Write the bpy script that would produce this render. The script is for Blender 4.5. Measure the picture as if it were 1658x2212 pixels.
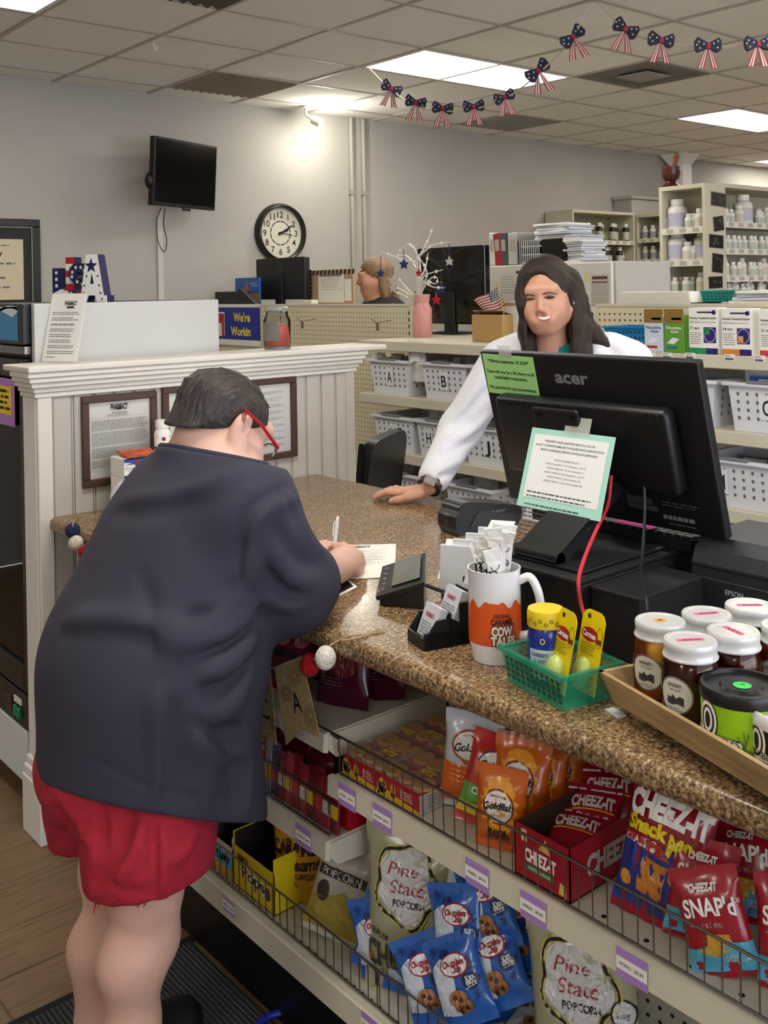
import bpy, bmesh, math, random
import numpy as np
from mathutils import Vector, Matrix
for o in list(bpy.data.objects): bpy.data.objects.remove(o)
SC = bpy.context.scene; COL = SC.collection
# ---------------------------------------------------------------- camera, world, exposure
F, CX, CY, ROLL, YAW, H = 2178., 829., 625.3, -.0185, .8692, 1.58
cam = bpy.data.objects.new('camera', bpy.data.cameras.new('camera')); COL.objects.link(cam); SC.camera = cam
cam.data.sensor_fit = 'VERTICAL'; cam.data.sensor_height = 24.; cam.data.lens = 24. * F / 2212
cam.data.shift_y = -(1106 - CY) / 2212; cam.data.clip_start = .05; cam.data.clip_end = 60
FW = np.array([math.cos(YAW), math.sin(YAW), 0.]); _r0 = np.array([math.sin(YAW), -math.cos(YAW), 0.]); _u0 = np.array([0, 0, 1.])
RT = math.cos(ROLL) * _r0 + math.sin(ROLL) * _u0; UP = -math.sin(ROLL) * _r0 + math.cos(ROLL) * _u0
cam.matrix_world = Matrix(((RT[0], UP[0], -FW[0], 0), (RT[1], UP[1], -FW[1], 0), (RT[2], UP[2], -FW[2], H), (0, 0, 0, 1)))
SC.view_settings.view_transform = 'Standard'; SC.view_settings.look = 'None'
SC.view_settings.exposure = 0.12; SC.view_settings.gamma = 1.0; SC.view_settings.use_curve_mapping = False
w = bpy.data.worlds.new('world'); SC.world = w; w.use_nodes = True
w.node_tree.nodes['Background'].inputs[0].default_value = (.8, .85, 1, 1); w.node_tree.nodes['Background'].inputs[1].default_value = 5.5
LIGHT = 15      # radiance of the ceiling light diffusers
OR = np.array([0, 0, H])
def at(x, y, X=None, Y=None, Z=None, d=None):
    """pixel + a plane it lies on -> world point"""
    v = FW + RT * ((x - CX) / F) - UP * ((y - CY) / F)
    t = X / v[0] if X is not None else Y / v[1] if Y is not None else (Z - H) / v[2] if Z is not None else d
    return OR + v * t
def fX(x0, y0, x1, y1, X):
    xm, ym = (x0 + x1) / 2, (y0 + y1) / 2
    return at(x1, ym, X=X)[1], at(x0, ym, X=X)[1], at(xm, y1, X=X)[2], at(xm, y0, X=X)[2]
def fY(x0, y0, x1, y1, Y):
    xm, ym = (x0 + x1) / 2, (y0 + y1) / 2
    return at(x0, ym, Y=Y)[0], at(x1, ym, Y=Y)[0], at(xm, y1, Y=Y)[2], at(xm, y0, Y=Y)[2]
R = random.Random(11)
# ---------------------------------------------------------------- materials
def lin(h):
    h = h.lstrip('#'); c = [int(h[i:i + 2], 16) / 255 for i in (0, 2, 4)]
    return tuple(x / 12.92 if x <= .04045 else ((x + .055) / 1.055) ** 2.4 for x in c)
MATS = {}
def mat(col, rough=.5, metal=0, name=None, noise=0, nscale=20, bump=0, bscale=60, trans=0, alpha=1, emit=0, coat=0, sss=0, ior=1.45, spec=.5, stretch=None):
    key = (col, rough, metal, noise, nscale, bump, bscale, trans, alpha, emit, coat, sss, ior, spec, stretch)
    if key in MATS: return MATS[key]
    m = bpy.data.materials.new(name or 'mat_' + col.lstrip('#')); m.use_nodes = True; nt = m.node_tree; b = nt.nodes['Principled BSDF']
    c = lin(col); b.inputs['Base Color'].default_value = (*c, 1); b.inputs['Roughness'].default_value = rough; b.inputs['Metallic'].default_value = metal
    b.inputs['Transmission Weight'].default_value = trans; b.inputs['Alpha'].default_value = alpha; b.inputs['IOR'].default_value = ior
    b.inputs['Coat Weight'].default_value = coat; b.inputs['Specular IOR Level'].default_value = spec
    if sss: b.inputs['Subsurface Weight'].default_value = sss; b.inputs['Subsurface Radius'].default_value = (.012, .005, .003); b.inputs['Subsurface Scale'].default_value = 1
    if emit: b.inputs['Emission Color'].default_value = (*c, 1); b.inputs['Emission Strength'].default_value = emit
    if noise or bump:
        tc = nt.nodes.new('ShaderNodeTexCoord'); vec = tc.outputs['Object']
        if stretch:
            mp = nt.nodes.new('ShaderNodeMapping'); mp.inputs['Scale'].default_value = stretch; nt.links.new(vec, mp.inputs[0]); vec = mp.outputs[0]
        if noise:
            n = nt.nodes.new('ShaderNodeTexNoise'); n.inputs['Scale'].default_value = nscale; n.inputs['Detail'].default_value = 6; nt.links.new(vec, n.inputs['Vector'])
            r = nt.nodes.new('ShaderNodeValToRGB'); r.color_ramp.elements[0].position = .3; r.color_ramp.elements[1].position = .7
            r.color_ramp.elements[0].color = (*[x * (1 - noise) for x in c], 1); r.color_ramp.elements[1].color = (*[min(1, x * (1 + noise)) for x in c], 1)
            nt.links.new(n.outputs['Fac'], r.inputs[0]); nt.links.new(r.outputs[0], b.inputs['Base Color'])
        if bump:
            n = nt.nodes.new('ShaderNodeTexNoise'); n.inputs['Scale'].default_value = bscale; n.inputs['Detail'].default_value = 4; nt.links.new(vec, n.inputs['Vector'])
            bp = nt.nodes.new('ShaderNodeBump'); bp.inputs['Strength'].default_value = bump; bp.inputs['Distance'].default_value = .01
            nt.links.new(n.outputs['Fac'], bp.inputs['Height']); nt.links.new(bp.outputs[0], b.inputs['Normal'])
    MATS[key] = m; return m
def glass(tint='#ffffff', gloss=.9, rough=.02):
    k = ('glass', tint, gloss, rough)
    if k in MATS: return MATS[k]
    m = bpy.data.materials.new('clear_' + tint.lstrip('#')); m.use_nodes = True; nt = m.node_tree; nt.nodes.remove(nt.nodes['Principled BSDF']); out = nt.nodes['Material Output']
    tr = nt.nodes.new('ShaderNodeBsdfTransparent'); tr.inputs[0].default_value = (*lin(tint), 1); gl = nt.nodes.new('ShaderNodeBsdfGlossy'); gl.inputs['Roughness'].default_value = rough; gl.inputs[0].default_value = (gloss, gloss, gloss, 1)
    fr = nt.nodes.new('ShaderNodeFresnel'); fr.inputs[0].default_value = 1.25; mx = nt.nodes.new('ShaderNodeMixShader'); nt.links.new(fr.outputs[0], mx.inputs[0]); nt.links.new(tr.outputs[0], mx.inputs[1]); nt.links.new(gl.outputs[0], mx.inputs[2]); nt.links.new(mx.outputs[0], out.inputs[0]); MATS[k] = m; return m
def ramp_mat(name, scale, stops, rough=.5, bump=0, stretch=(1, 1, 1), detail=8, nrough=.6, dist=0, coat=0, second=None):
    m = bpy.data.materials.new(name); m.use_nodes = True; nt = m.node_tree; b = nt.nodes['Principled BSDF']
    tc = nt.nodes.new('ShaderNodeTexCoord'); mp = nt.nodes.new('ShaderNodeMapping'); mp.inputs['Scale'].default_value = stretch
    nt.links.new(tc.outputs['Object'], mp.inputs[0])
    n = nt.nodes.new('ShaderNodeTexNoise'); n.inputs['Scale'].default_value = scale; n.inputs['Detail'].default_value = detail; n.inputs['Roughness'].default_value = nrough; n.inputs['Distortion'].default_value = dist
    nt.links.new(mp.outputs[0], n.inputs['Vector'])
    r = nt.nodes.new('ShaderNodeValToRGB'); cr = r.color_ramp
    while len(cr.elements) < len(stops): cr.elements.new(.5)
    for e, (p, c) in zip(cr.elements, stops): e.position = p; e.color = (*lin(c), 1)
    nt.links.new(n.outputs['Fac'], r.inputs[0]); out = r.outputs[0]
    if second:   # multiply by a second, larger noise
        n2 = nt.nodes.new('ShaderNodeTexNoise'); n2.inputs['Scale'].default_value = second[0]; nt.links.new(tc.outputs['Object'], n2.inputs['Vector'])
        r2 = nt.nodes.new('ShaderNodeValToRGB'); r2.color_ramp.elements[0].position = .3; r2.color_ramp.elements[1].position = .7
        r2.color_ramp.elements[0].color = (*[second[1]] * 3, 1); r2.color_ramp.elements[1].color = (1, 1, 1, 1)
        nt.links.new(n2.outputs['Fac'], r2.inputs[0])
        mx = nt.nodes.new('ShaderNodeMix'); mx.data_type = 'RGBA'; mx.blend_type = 'MULTIPLY'; mx.inputs[0].default_value = 1
        nt.links.new(out, mx.inputs[6]); nt.links.new(r2.outputs[0], mx.inputs[7]); out = mx.outputs[2]
    nt.links.new(out, b.inputs['Base Color']); b.inputs['Roughness'].default_value = rough; b.inputs['Coat Weight'].default_value = coat
    if bump:
        bp = nt.nodes.new('ShaderNodeBump'); bp.inputs['Strength'].default_value = bump; bp.inputs['Distance'].default_value = .01
        nt.links.new(n.outputs['Fac'], bp.inputs['Height']); nt.links.new(bp.outputs[0], b.inputs['Normal'])
    return m
# ---------------------------------------------------------------- geometry: every generator returns (verts Nx3, faces)
def geo(V, Fc): return (np.array(V, float).reshape(-1, 3), [list(f) for f in Fc])
def join(*gs):
    V = []; Fc = []; k = 0
    for g in gs:
        V.append(g[0]); Fc += [[i + k for i in f] for f in g[1]]; k += len(g[0])
    return (np.concatenate(V), Fc)
def mv(g, d): return (g[0] + np.array(d, float), g[1])
def xf(g, M):
    M = np.array(M); return (g[0] @ M[:3, :3].T + M[:3, 3], g[1])
def rot(axis, a): return Matrix.Rotation(a, 4, axis)
def rotm(g, axis, a, c=(0, 0, 0)): c = np.array(c, float); return mv(xf(mv(g, -c), rot(axis, a)), c)
_bc = {}
def bx(x0, x1, y0, y1, z0, z1, b=0, seg=2):
    if b:
        sx, sy, sz = x1 - x0, y1 - y0, z1 - z0; b = min(b, .45 * min(sx, sy, sz)); k = (round(sx, 5), round(sy, 5), round(sz, 5), round(b, 5), seg)
        if k not in _bc:
            bm = bmesh.new(); bmesh.ops.create_cube(bm, size=1)
            for v in bm.verts: v.co = Vector((v.co.x * sx, v.co.y * sy, v.co.z * sz))
            bmesh.ops.bevel(bm, geom=bm.edges[:], offset=b, segments=seg, affect='EDGES', profile=.5)
            bm.verts.index_update(); _bc[k] = geo([v.co[:] for v in bm.verts], [[v.index for v in f.verts] for f in bm.faces]); bm.free()
        return mv(_bc[k], ((x0 + x1) / 2, (y0 + y1) / 2, (z0 + z1) / 2))
    V = [(x, y, z) for z in (z0, z1) for y in (y0, y1) for x in (x0, x1)]
    return geo(V, [(0, 2, 3, 1), (4, 5, 7, 6), (0, 1, 5, 4), (1, 3, 7, 5), (3, 2, 6, 7), (2, 0, 4, 6)])
def lathe(prof, n=24, cap=True, sx=1, sy=1):
    """prof: list of (r, z) from bottom to top"""
    V = []; Fc = []; m = len(prof)
    for r, z in prof:
        for k in range(n): a = 2 * math.pi * k / n; V.append((r * math.cos(a) * sx, r * math.sin(a) * sy, z))
    for i in range(m - 1):
        for k in range(n): Fc.append((i * n + k, i * n + (k + 1) % n, (i + 1) * n + (k + 1) % n, (i + 1) * n + k))
    if cap: Fc.append(list(range(n))[::-1]); Fc.append([(m - 1) * n + k for k in range(n)])
    return geo(V, Fc)
def cyl(r, z0, z1, n=20, r2=None): return lathe([(r, z0), (r if r2 is None else r2, z1)], n)
def ell(c, r, n=16, m=10):
    pr = [(math.sin(math.pi * i / m), -math.cos(math.pi * i / m)) for i in range(m + 1)]; pr[0] = (.001, -1); pr[-1] = (.001, 1)
    g = lathe(pr, n); return (g[0] * np.array(r, float) + np.array(c, float), g[1])
def tube(P, r, n=8, closed=False, cap=True):
    P = [np.array(p, float) for p in P]; N = len(P); rs = r if hasattr(r, '__len__') else [r] * N; V = []; Fc = []; pu = None
    for i in range(N):
        a = P[(i - 1) % N] if (i or closed) else P[0]; b = P[(i + 1) % N] if (i < N - 1 or closed) else P[-1]
        t = b - a; t /= np.linalg.norm(t) + 1e-12
        if pu is None: pu = np.cross(t, (0, 0, 1.)); pu = np.cross(t, (0, 1., 0)) if np.linalg.norm(pu) < .1 else pu
        u = pu - t * (pu @ t); u /= np.linalg.norm(u) + 1e-12; v = np.cross(t, u); pu = u
        for k in range(n): an = 2 * math.pi * k / n; V.append(P[i] + rs[i] * (math.cos(an) * u + math.sin(an) * v))
    for i in range(N if closed else N - 1):
        j = (i + 1) % N
        for k in range(n): Fc.append((i * n + k, i * n + (k + 1) % n, j * n + (k + 1) % n, j * n + k))
    if cap and not closed: Fc.append(list(range(n))[::-1]); Fc.append([(N - 1) * n + k for k in range(n)])
    return geo(V, Fc)
def spline(P, n=8):
    P = [np.array(p, float) for p in P]; Q = [2 * P[0] - P[1]] + P + [2 * P[-1] - P[-2]]; out = []
    for i in range(1, len(Q) - 2):
        for k in range(n):
            t = k / n; a, b, c, d = Q[i - 1], Q[i], Q[i + 1], Q[i + 2]
            out.append(.5 * (2 * b + (c - a) * t + (2 * a - 5 * b + 4 * c - d) * t * t + (3 * b - a - 3 * c + d) * t ** 3))
    return out + [P[-1]]
def prism(poly, z0, z1):
    n = len(poly); V = [(x, y, z0) for x, y in poly] + [(x, y, z1) for x, y in poly]
    return geo(V, [list(range(n))[::-1], list(range(n, 2 * n))] + [(i, (i + 1) % n, n + (i + 1) % n, n + i) for i in range(n)])
def ngon(r, n, a0=0, rx=None): return [((rx or r) * math.cos(a0 + 2 * math.pi * k / n), r * math.sin(a0 + 2 * math.pi * k / n)) for k in range(n)]
def star(r, ri=None, n=5, a0=math.pi / 2):
    ri = ri or r * .42; return [((r if k % 2 == 0 else ri) * math.cos(a0 + math.pi * k / n), (r if k % 2 == 0 else ri) * math.sin(a0 + math.pi * k / n)) for k in range(2 * n)]
def frame(o, ux, uy):
    """local (u,v,w) -> world"""
    ux = np.array(ux, float); uy = np.array(uy, float); o = np.array(o, float); n = np.cross(ux, uy)
    return lambda V: o + V[:, :1] * ux + V[:, 1:2] * uy + V[:, 2:3] * n
def fmat(o, ux, uy):
    ux = np.array(ux, float); uy = np.array(uy, float); n = np.cross(ux, uy); M = np.eye(4); M[:3, 0] = ux; M[:3, 1] = uy; M[:3, 2] = n; M[:3, 3] = o; return M
_MC = {}
def mk(name, g, m, parent=None, smooth=False, label=None, kind=None, fm=None, loc=None, rotation=None):
    me = bpy.data.meshes.new(name); me.from_pydata(g[0].tolist(), [], g[1])
    for x in (m if isinstance(m, (list, tuple)) else [m]): me.materials.append(x)
    if fm is not None: me.polygons.foreach_set('material_index', fm)
    if smooth:
        me.shade_smooth(); me.set_sharp_from_angle(angle=math.radians(smooth if smooth is not True else 40))
    me.update(); o = bpy.data.objects.new(name, me); COL.objects.link(o)
    if parent is not None: o.parent = parent
    if label: o['label'] = label
    if kind: o['kind'] = kind
    if loc is not None: o.location = loc
    if rotation is not None: o.rotation_euler = rotation
    return o
def cp(o, name=None, parent=None, loc=None, rotation=None, scale=None):
    c = o.copy(); COL.objects.link(c); c.parent = parent
    if loc is not None: c.location = loc
    if rotation is not None: c.rotation_euler = rotation
    if scale is not None: c.scale = scale
    return c
def tag(o, label, cat, group=None):
    o['label'] = label; o['category'] = cat
    if group: o['group'] = group
    return o
def thing(name, label, cat, loc=(0, 0, 0), rz=0, group=None, rotation=None):
    o = bpy.data.objects.new(name, None); COL.objects.link(o); o.empty_display_size = .05
    o.location = loc; o.rotation_euler = rotation or (0, 0, rz); return tag(o, label, cat, group)
def copy_tree(o, parent=None):
    c = o.copy(); COL.objects.link(c); c.parent = parent
    for ch in list(o.children): copy_tree(ch, c)
    return c
def struct(name, g, m, **k): o = mk(name, g, m, **k); o['kind'] = 'structure'; return o
# ---------------------------------------------------------------- lettering and prints
_tc = {}
def txt(s, bold=0.):
    k = (s, bold)
    if k not in _tc:
        cu = bpy.data.curves.new('t', 'FONT'); cu.body = s; cu.resolution_u = 3; cu.offset = bold; cu.fill_mode = 'FRONT'
        ob = bpy.data.objects.new('t', cu); me = ob.to_mesh()
        V = np.array([v.co[:] for v in me.vertices]).reshape(-1, 3); Fc = [list(p.vertices) for p in me.polygons]
        ob.to_mesh_clear(); bpy.data.objects.remove(ob); bpy.data.curves.remove(cu); _tc[k] = (V, Fc)
    return _tc[k]
def txt_fit(s, x, y, h=None, w=None, al='c', shear=0, bold=0., cap=.73):
    """lettering centred on y, cap height h, width w if given"""
    V, Fc = txt(s, bold); V = V.copy()
    if not len(V): return (V, Fc)
    x0, x1 = V[:, 0].min(), V[:, 0].max(); sy = (h / cap) if h else w / (x1 - x0); sx = (w / (x1 - x0)) if w else sy
    V[:, 0] = (V[:, 0] - x0) * sx; V[:, 1] = (V[:, 1] - .36) * sy; V[:, 0] += shear * V[:, 1]
    W = (x1 - x0) * sx; V[:, 0] += x - (W / 2 if al == 'c' else W if al == 'r' else 0); V[:, 1] += y
    return (V, Fc)
def tess(g, L):
    bm = bmesh.new(); vs = [bm.verts.new(v) for v in g[0]]
    for f in g[1]:
        try: bm.faces.new([vs[i] for i in f])
        except ValueError: pass
    bmesh.ops.triangulate(bm, faces=bm.faces[:])
    for _ in range(7):
        e = [e for e in bm.edges if e.calc_length() > L]
        if not e: break
        bmesh.ops.subdivide_edges(bm, edges=e, cuts=1); bmesh.ops.triangulate(bm, faces=[f for f in bm.faces if len(f.verts) > 3])
    bm.verts.index_update(); r = geo([v.co[:] for v in bm.verts], [[v.index for v in f.verts] for f in bm.faces]); bm.free(); return r
class Pr:
    """flat print on a surface: shapes in (u, v), laid out by fmap (N,3)->(N,3)"""
    def __init__(s, fmap, eps=.0004, L=None): s.f = fmap; s.e = eps; s.g = []; s.m = []; s.L = L; s.k = 1
    def shape(s, g, m):
        if not len(g[0]): return s
        if s.L: g = tess(g, s.L)
        V = g[0].copy(); V[:, 2] = s.e * s.k; s.g.append((V, g[1])); s.m.append(m); return s
    def up(s): s.k += 1; return s
    def rect(s, x0, y0, x1, y1, m): return s.shape(geo([(x0, y0, 0), (x1, y0, 0), (x1, y1, 0), (x0, y1, 0)], [(0, 1, 2, 3)]), m)
    def poly(s, P, m): return s.shape(geo([(x, y, 0) for x, y in P], [list(range(len(P)))]), m)
    def ell(s, x, y, rx, ry, m, n=24): return s.poly([(x + rx * math.cos(2 * math.pi * k / n), y + ry * math.sin(2 * math.pi * k / n)) for k in range(n)], m)
    def ring(s, x, y, rx, ry, t, m, n=28):
        V = []; Fc = []
        for k in range(n):
            a = 2 * math.pi * k / n; V += [(x + rx * math.cos(a), y + ry * math.sin(a), 0), (x + (rx - t) * math.cos(a), y + (ry - t) * math.sin(a), 0)]
        for k in range(n): a, b = 2 * k, 2 * ((k + 1) % n); Fc.append((a, b, b + 1, a + 1))
        return s.shape(geo(V, Fc), m)
    def stroke(s, P, t, m):
        P = np.array(P, float); V = []; n = len(P)
        for i in range(n):
            d = P[min(i + 1, n - 1)] - P[max(i - 1, 0)]; d /= np.linalg.norm(d) + 1e-9; q = np.array([-d[1], d[0]]) * t / 2; V += [(*(P[i] + q), 0), (*(P[i] - q), 0)]
        return s.shape(geo(V, [(2 * i, 2 * i + 1, 2 * i + 3, 2 * i + 2) for i in range(n - 1)]), m)
    def text(s, t, x, y, h=None, m=None, w=None, al='c', shear=0, bold=0., a=0):
        g = txt_fit(t, x, y, h, w, al, shear, bold)
        if a: c, q = math.cos(a), math.sin(a); V = g[0] - (x, y, 0); g = (np.stack([V[:, 0] * c - V[:, 1] * q + x, V[:, 0] * q + V[:, 1] * c + y, V[:, 2]], 1), g[1])
        return s.shape(g, m)
    def lines(s, x0, y0, x1, y1, n, m, fill=.45, word=.05, ragged=.25, rng=R):
        """rows of small word-like bars"""
        dy = (y1 - y0) / n; V = []; Fc = []
        for i in range(n):
            y = y1 - (i + .5) * dy; x = x0; xe = x1 - (x1 - x0) * ragged * rng.random() ** 2
            while x < xe:
                wd = min((x1 - x0) * word * (.4 + 1.3 * rng.random()), xe - x); k = len(V)
                V += [(x, y - dy * fill / 2, 0), (x + wd, y - dy * fill / 2, 0), (x + wd, y + dy * fill / 2, 0), (x, y + dy * fill / 2, 0)]; Fc.append((k, k + 1, k + 2, k + 3)); x += wd + (x1 - x0) * word * .28
        return s.shape(geo(V, Fc), m) if V else s
    def done(s, name, parent, label=None):
        g = join(*s.g); ms = []; fm = []
        for gg, m in zip(s.g, s.m):
            if m not in ms: ms.append(m)
            fm += [ms.index(m)] * len(gg[1])
        return mk(name, (s.f(g[0]), g[1]), ms, parent, fm=fm, label=label)
# ---------------------------------------------------------------- signed-distance bodies (people, cloth)
class SDF:
    def __init__(s, lo, hi, h):
        s.h = h; s.lo = np.array(lo, float); n = np.ceil((np.array(hi) - s.lo) / h).astype(int) + 1; s.n = n
        s.ax = [s.lo[i] + h * np.arange(n[i]) for i in range(3)]; s.F = np.full(n, 1., np.float32)
    def _sl(s, lo, hi):
        a = np.clip(np.floor((np.array(lo) - s.lo) / s.h).astype(int), 0, s.n); b = np.clip(np.ceil((np.array(hi) - s.lo) / s.h).astype(int) + 1, 0, s.n)
        sl = tuple(slice(a[i], b[i]) for i in range(3)); return sl, np.meshgrid(*[s.ax[i][sl[i]].astype(np.float32) for i in range(3)], indexing='ij', sparse=True)
    def _mix(s, sl, d, k, op):
        A = s.F[sl]
        if op == 'u':
            if k: hh = np.clip(.5 + .5 * (A - d) / k, 0, 1); s.F[sl] = A * (1 - hh) + d * hh - k * hh * (1 - hh)
            else: s.F[sl] = np.minimum(A, d)
        else:
            d = -d
            if k: hh = np.clip(.5 - .5 * (A - d) / k, 0, 1); s.F[sl] = A * (1 - hh) + d * hh + k * hh * (1 - hh)
            else: s.F[sl] = np.maximum(A, d)
    def cone(s, a, b, ra, rb, k=.02, op='u'):
        a = np.array(a, float); b = np.array(b, float); m = max(ra, rb) + k + 3 * s.h
        sl, (X, Y, Z) = s._sl(np.minimum(a, b) - m, np.maximum(a, b) + m); ab = b - a; L2 = ab @ ab + 1e-12
        t = np.clip(((X - a[0]) * ab[0] + (Y - a[1]) * ab[1] + (Z - a[2]) * ab[2]) / L2, 0, 1)
        d = np.sqrt((X - a[0] - t * ab[0]) ** 2 + (Y - a[1] - t * ab[1]) ** 2 + (Z - a[2] - t * ab[2]) ** 2) - (ra + (rb - ra) * t)
        s._mix(sl, d, k, op); return s
    def chain(s, P, r, k=.02, op='u'):
        for i in range(len(P) - 1): s.cone(P[i], P[i + 1], r[i], r[i + 1], k, op)
        return s
    def ell(s, c, r, k=.02, op='u', M=None):
        c = np.array(c, float); r = np.array(r, float); m = r.max() + k + 3 * s.h; sl, (X, Y, Z) = s._sl(c - m, c + m)
        x, y, z = X - c[0], Y - c[1], Z - c[2]
        if M is not None: M = np.array(M); x, y, z = [M[0, i] * x + M[1, i] * y + M[2, i] * z for i in range(3)]   # rotate into the ellipsoid's frame (columns = axes)
        q = np.sqrt((x / r[0]) ** 2 + (y / r[1]) ** 2 + (z / r[2]) ** 2); g = np.sqrt((x / r[0] ** 2) ** 2 + (y / r[1] ** 2) ** 2 + (z / r[2] ** 2) ** 2) + 1e-6
        s._mix(sl, q * (q - 1) / g, k, op); return s
    def plane(s, p, n, k=0):
        """keep the side opposite to n"""
        n = np.array(n, float); n /= np.linalg.norm(n); X, Y, Z = np.meshgrid(*[a.astype(np.float32) for a in s.ax], indexing='ij', sparse=True)
        s._mix((slice(None),) * 3, -((X - p[0]) * n[0] + (Y - p[1]) * n[1] + (Z - p[2]) * n[2]), k, 's'); return s
    def ridge(s, P, w, amp):
        """raise (amp>0) or crease (amp<0) the surface along a polyline"""
        P = [np.array(p, float) for p in P]
        for i in range(len(P) - 1):
            a, b = P[i], P[i + 1]; sl, (X, Y, Z) = s._sl(np.minimum(a, b) - 3 * w, np.maximum(a, b) + 3 * w); ab = b - a; t = np.clip(((X - a[0]) * ab[0] + (Y - a[1]) * ab[1] + (Z - a[2]) * ab[2]) / (ab @ ab + 1e-12), 0, 1)
            d2 = (X - a[0] - t * ab[0]) ** 2 + (Y - a[1] - t * ab[1]) ** 2 + (Z - a[2] - t * ab[2]) ** 2
            s.F[sl] -= amp * np.exp(-d2 / (w * w)) * (1 if len(P) == 2 else .8)
        return s
    def mesh(s):
        """naive surface nets"""
        Fv = s.F; ins = Fv < 0; n = s.n; cs = np.zeros(n - 1, np.int8); c = [slice(0, -1), slice(1, None)]
        for i in (0, 1):
            for j in (0, 1):
                for k in (0, 1): cs += ins[c[i], c[j], c[k]]
        act = np.argwhere((cs > 0) & (cs < 8)); idx = np.full(n - 1, -1, np.int64); idx[tuple(act.T)] = np.arange(len(act))
        acc = np.zeros((len(act), 3)); cnt = np.zeros(len(act))
        for ax in range(3):
            o1, o2 = [a for a in range(3) if a != ax]
            for i in (0, 1):
                for j in (0, 1):
                    p = act.copy(); p[:, o1] += i; p[:, o2] += j; q = p.copy(); q[:, ax] += 1
                    fa = Fv[tuple(p.T)]; fb = Fv[tuple(q.T)]; mk_ = (fa < 0) != (fb < 0); t = fa / (fa - fb + 1e-20)
                    pt = p.astype(float); pt[:, ax] += t; acc[mk_] += pt[mk_]; cnt[mk_] += 1
        V = s.lo + s.h * acc / cnt[:, None]; Q = []
        for ax in range(3):
            o1, o2 = (ax + 1) % 3, (ax + 2) % 3; sa = [slice(None)] * 3; sb = [slice(None)] * 3; sa[ax] = slice(0, -1); sb[ax] = slice(1, None)
            A = ins[tuple(sa)]; B = ins[tuple(sb)]; e = np.argwhere(A != B); e = e[(e[:, o1] > 0) & (e[:, o2] > 0) & (e[:, o1] < n[o1] - 1) & (e[:, o2] < n[o2] - 1)]
            if not len(e): continue
            flip = A[tuple(e.T)]; cc = []
            for i, j in ((-1, -1), (0, -1), (0, 0), (-1, 0)):
                p = e.copy(); p[:, o1] += i; p[:, o2] += j; cc.append(idx[tuple(p.T)])
            q = np.stack(cc, 1); q[~flip] = q[~flip][:, ::-1]; Q.append(q)
        return (V, np.concatenate(Q).tolist())
def gmk(name, g, m, parent=None, label=None):
    """fast smooth mesh object from a big quad mesh"""
    return mk(name, g, m, parent, smooth=70, label=label)
# ================================================================ the room
ZC = 2.88; YB = 5.97
WALL = mat('#b0aca3', .85, noise=.03, nscale=3, bump=.12, bscale=220, name='wall_paint')
TILE = mat('#eae8e0', .95, noise=.05, nscale=120, bump=.25, bscale=500, name='ceiling_tile')
GRID = mat('#b4b0a4', .6); WHITE = mat('#e8e6e0', .45); TRIM = mat('#dcd8cc', .45, noise=.03, nscale=8); BLACK = mat('#0d0d0f', .4); DARK = mat('#1a1a1d', .45)
BLK_GLOSS = mat('#08090b', .12, coat=.3); METAL = mat('#8a8a88', .3, .9); IVORY = mat('#cfc8b2', .45, noise=.03, nscale=6); PAPER = mat('#eceae2', .8); INK = mat('#1b1b1e', .7); GREYINK = mat('#6a6a6a', .8)
struct('wall_back', bx(-2.5, 14, YB, YB + .1, 0, ZC + .1), WALL)
struct('wall_right', bx(14, 14.1, -3.5, YB + .1, 0, ZC + .1), WALL)
struct('wall_left', bx(-2.6, -2.5, -3.5, YB + .1, 0, ZC + .1), WALL)
struct('wall_front', join(bx(-2.6, 14.1, -3.6, -3.5, 0, .6), bx(-2.6, 14.1, -3.6, -3.5, 2.6, ZC + .1), bx(-2.6, -1.5, -3.6, -3.5, .6, 2.6), bx(5.5, 14.1, -3.6, -3.5, .6, 2.6)), WALL)
wn = struct('added_window_1', join(*[bx(-1.5 + 1.4 * k - .03, -1.5 + 1.4 * k + .03, -3.58, -3.52, .6, 2.6) for k in range(6)], bx(-1.5, 5.5, -3.58, -3.52, .6, .66), bx(-1.5, 5.5, -3.58, -3.52, 2.54, 2.6)), mat('#3a3c3e', .4, .6))  # assumed window out of view, added so daylight brightens ceiling and shelf fronts
for k in range(5): mk('pane', geo([(-1.47 + 1.4 * k, -3.55, .66), (-.13 + 1.4 * k, -3.55, .66), (-.13 + 1.4 * k, -3.55, 2.54), (-1.47 + 1.4 * k, -3.55, 2.54)], [(0, 1, 2, 3)]), glass(), wn)
# floor: vinyl planks laid one by one near the visible patch
WOOD = ramp_mat('vinyl_plank', 5, [(.22, '#4f3d2b'), (.42, '#6d563c'), (.58, '#84694a'), (.8, '#5f4a34')], .42, .06, (1.0, 11, 1), 10, .7, 1.4)
fl = struct('floor', bx(-2.5, 14, -3.5, YB, -.05, -.004), WOOD)
pk = bx(-.608, .608, -.0885, .0885, -.004, 0, .0015, 1); first = None
for j in range(22):
    for i in range(3):
        x = -1.9 + 1.22 * i + (.41 * j) % 1.22; y = .3 + .18 * j
        if x > 1.7: continue
        if first is None: first = o = mk('floor_plank', pk, WOOD, fl, loc=(x, y, 0))
        else: o = cp(first, parent=fl, loc=(x, y, 0))
        if (i + j) % 3 == 1: o.rotation_euler = (0, 0, math.pi)
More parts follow.
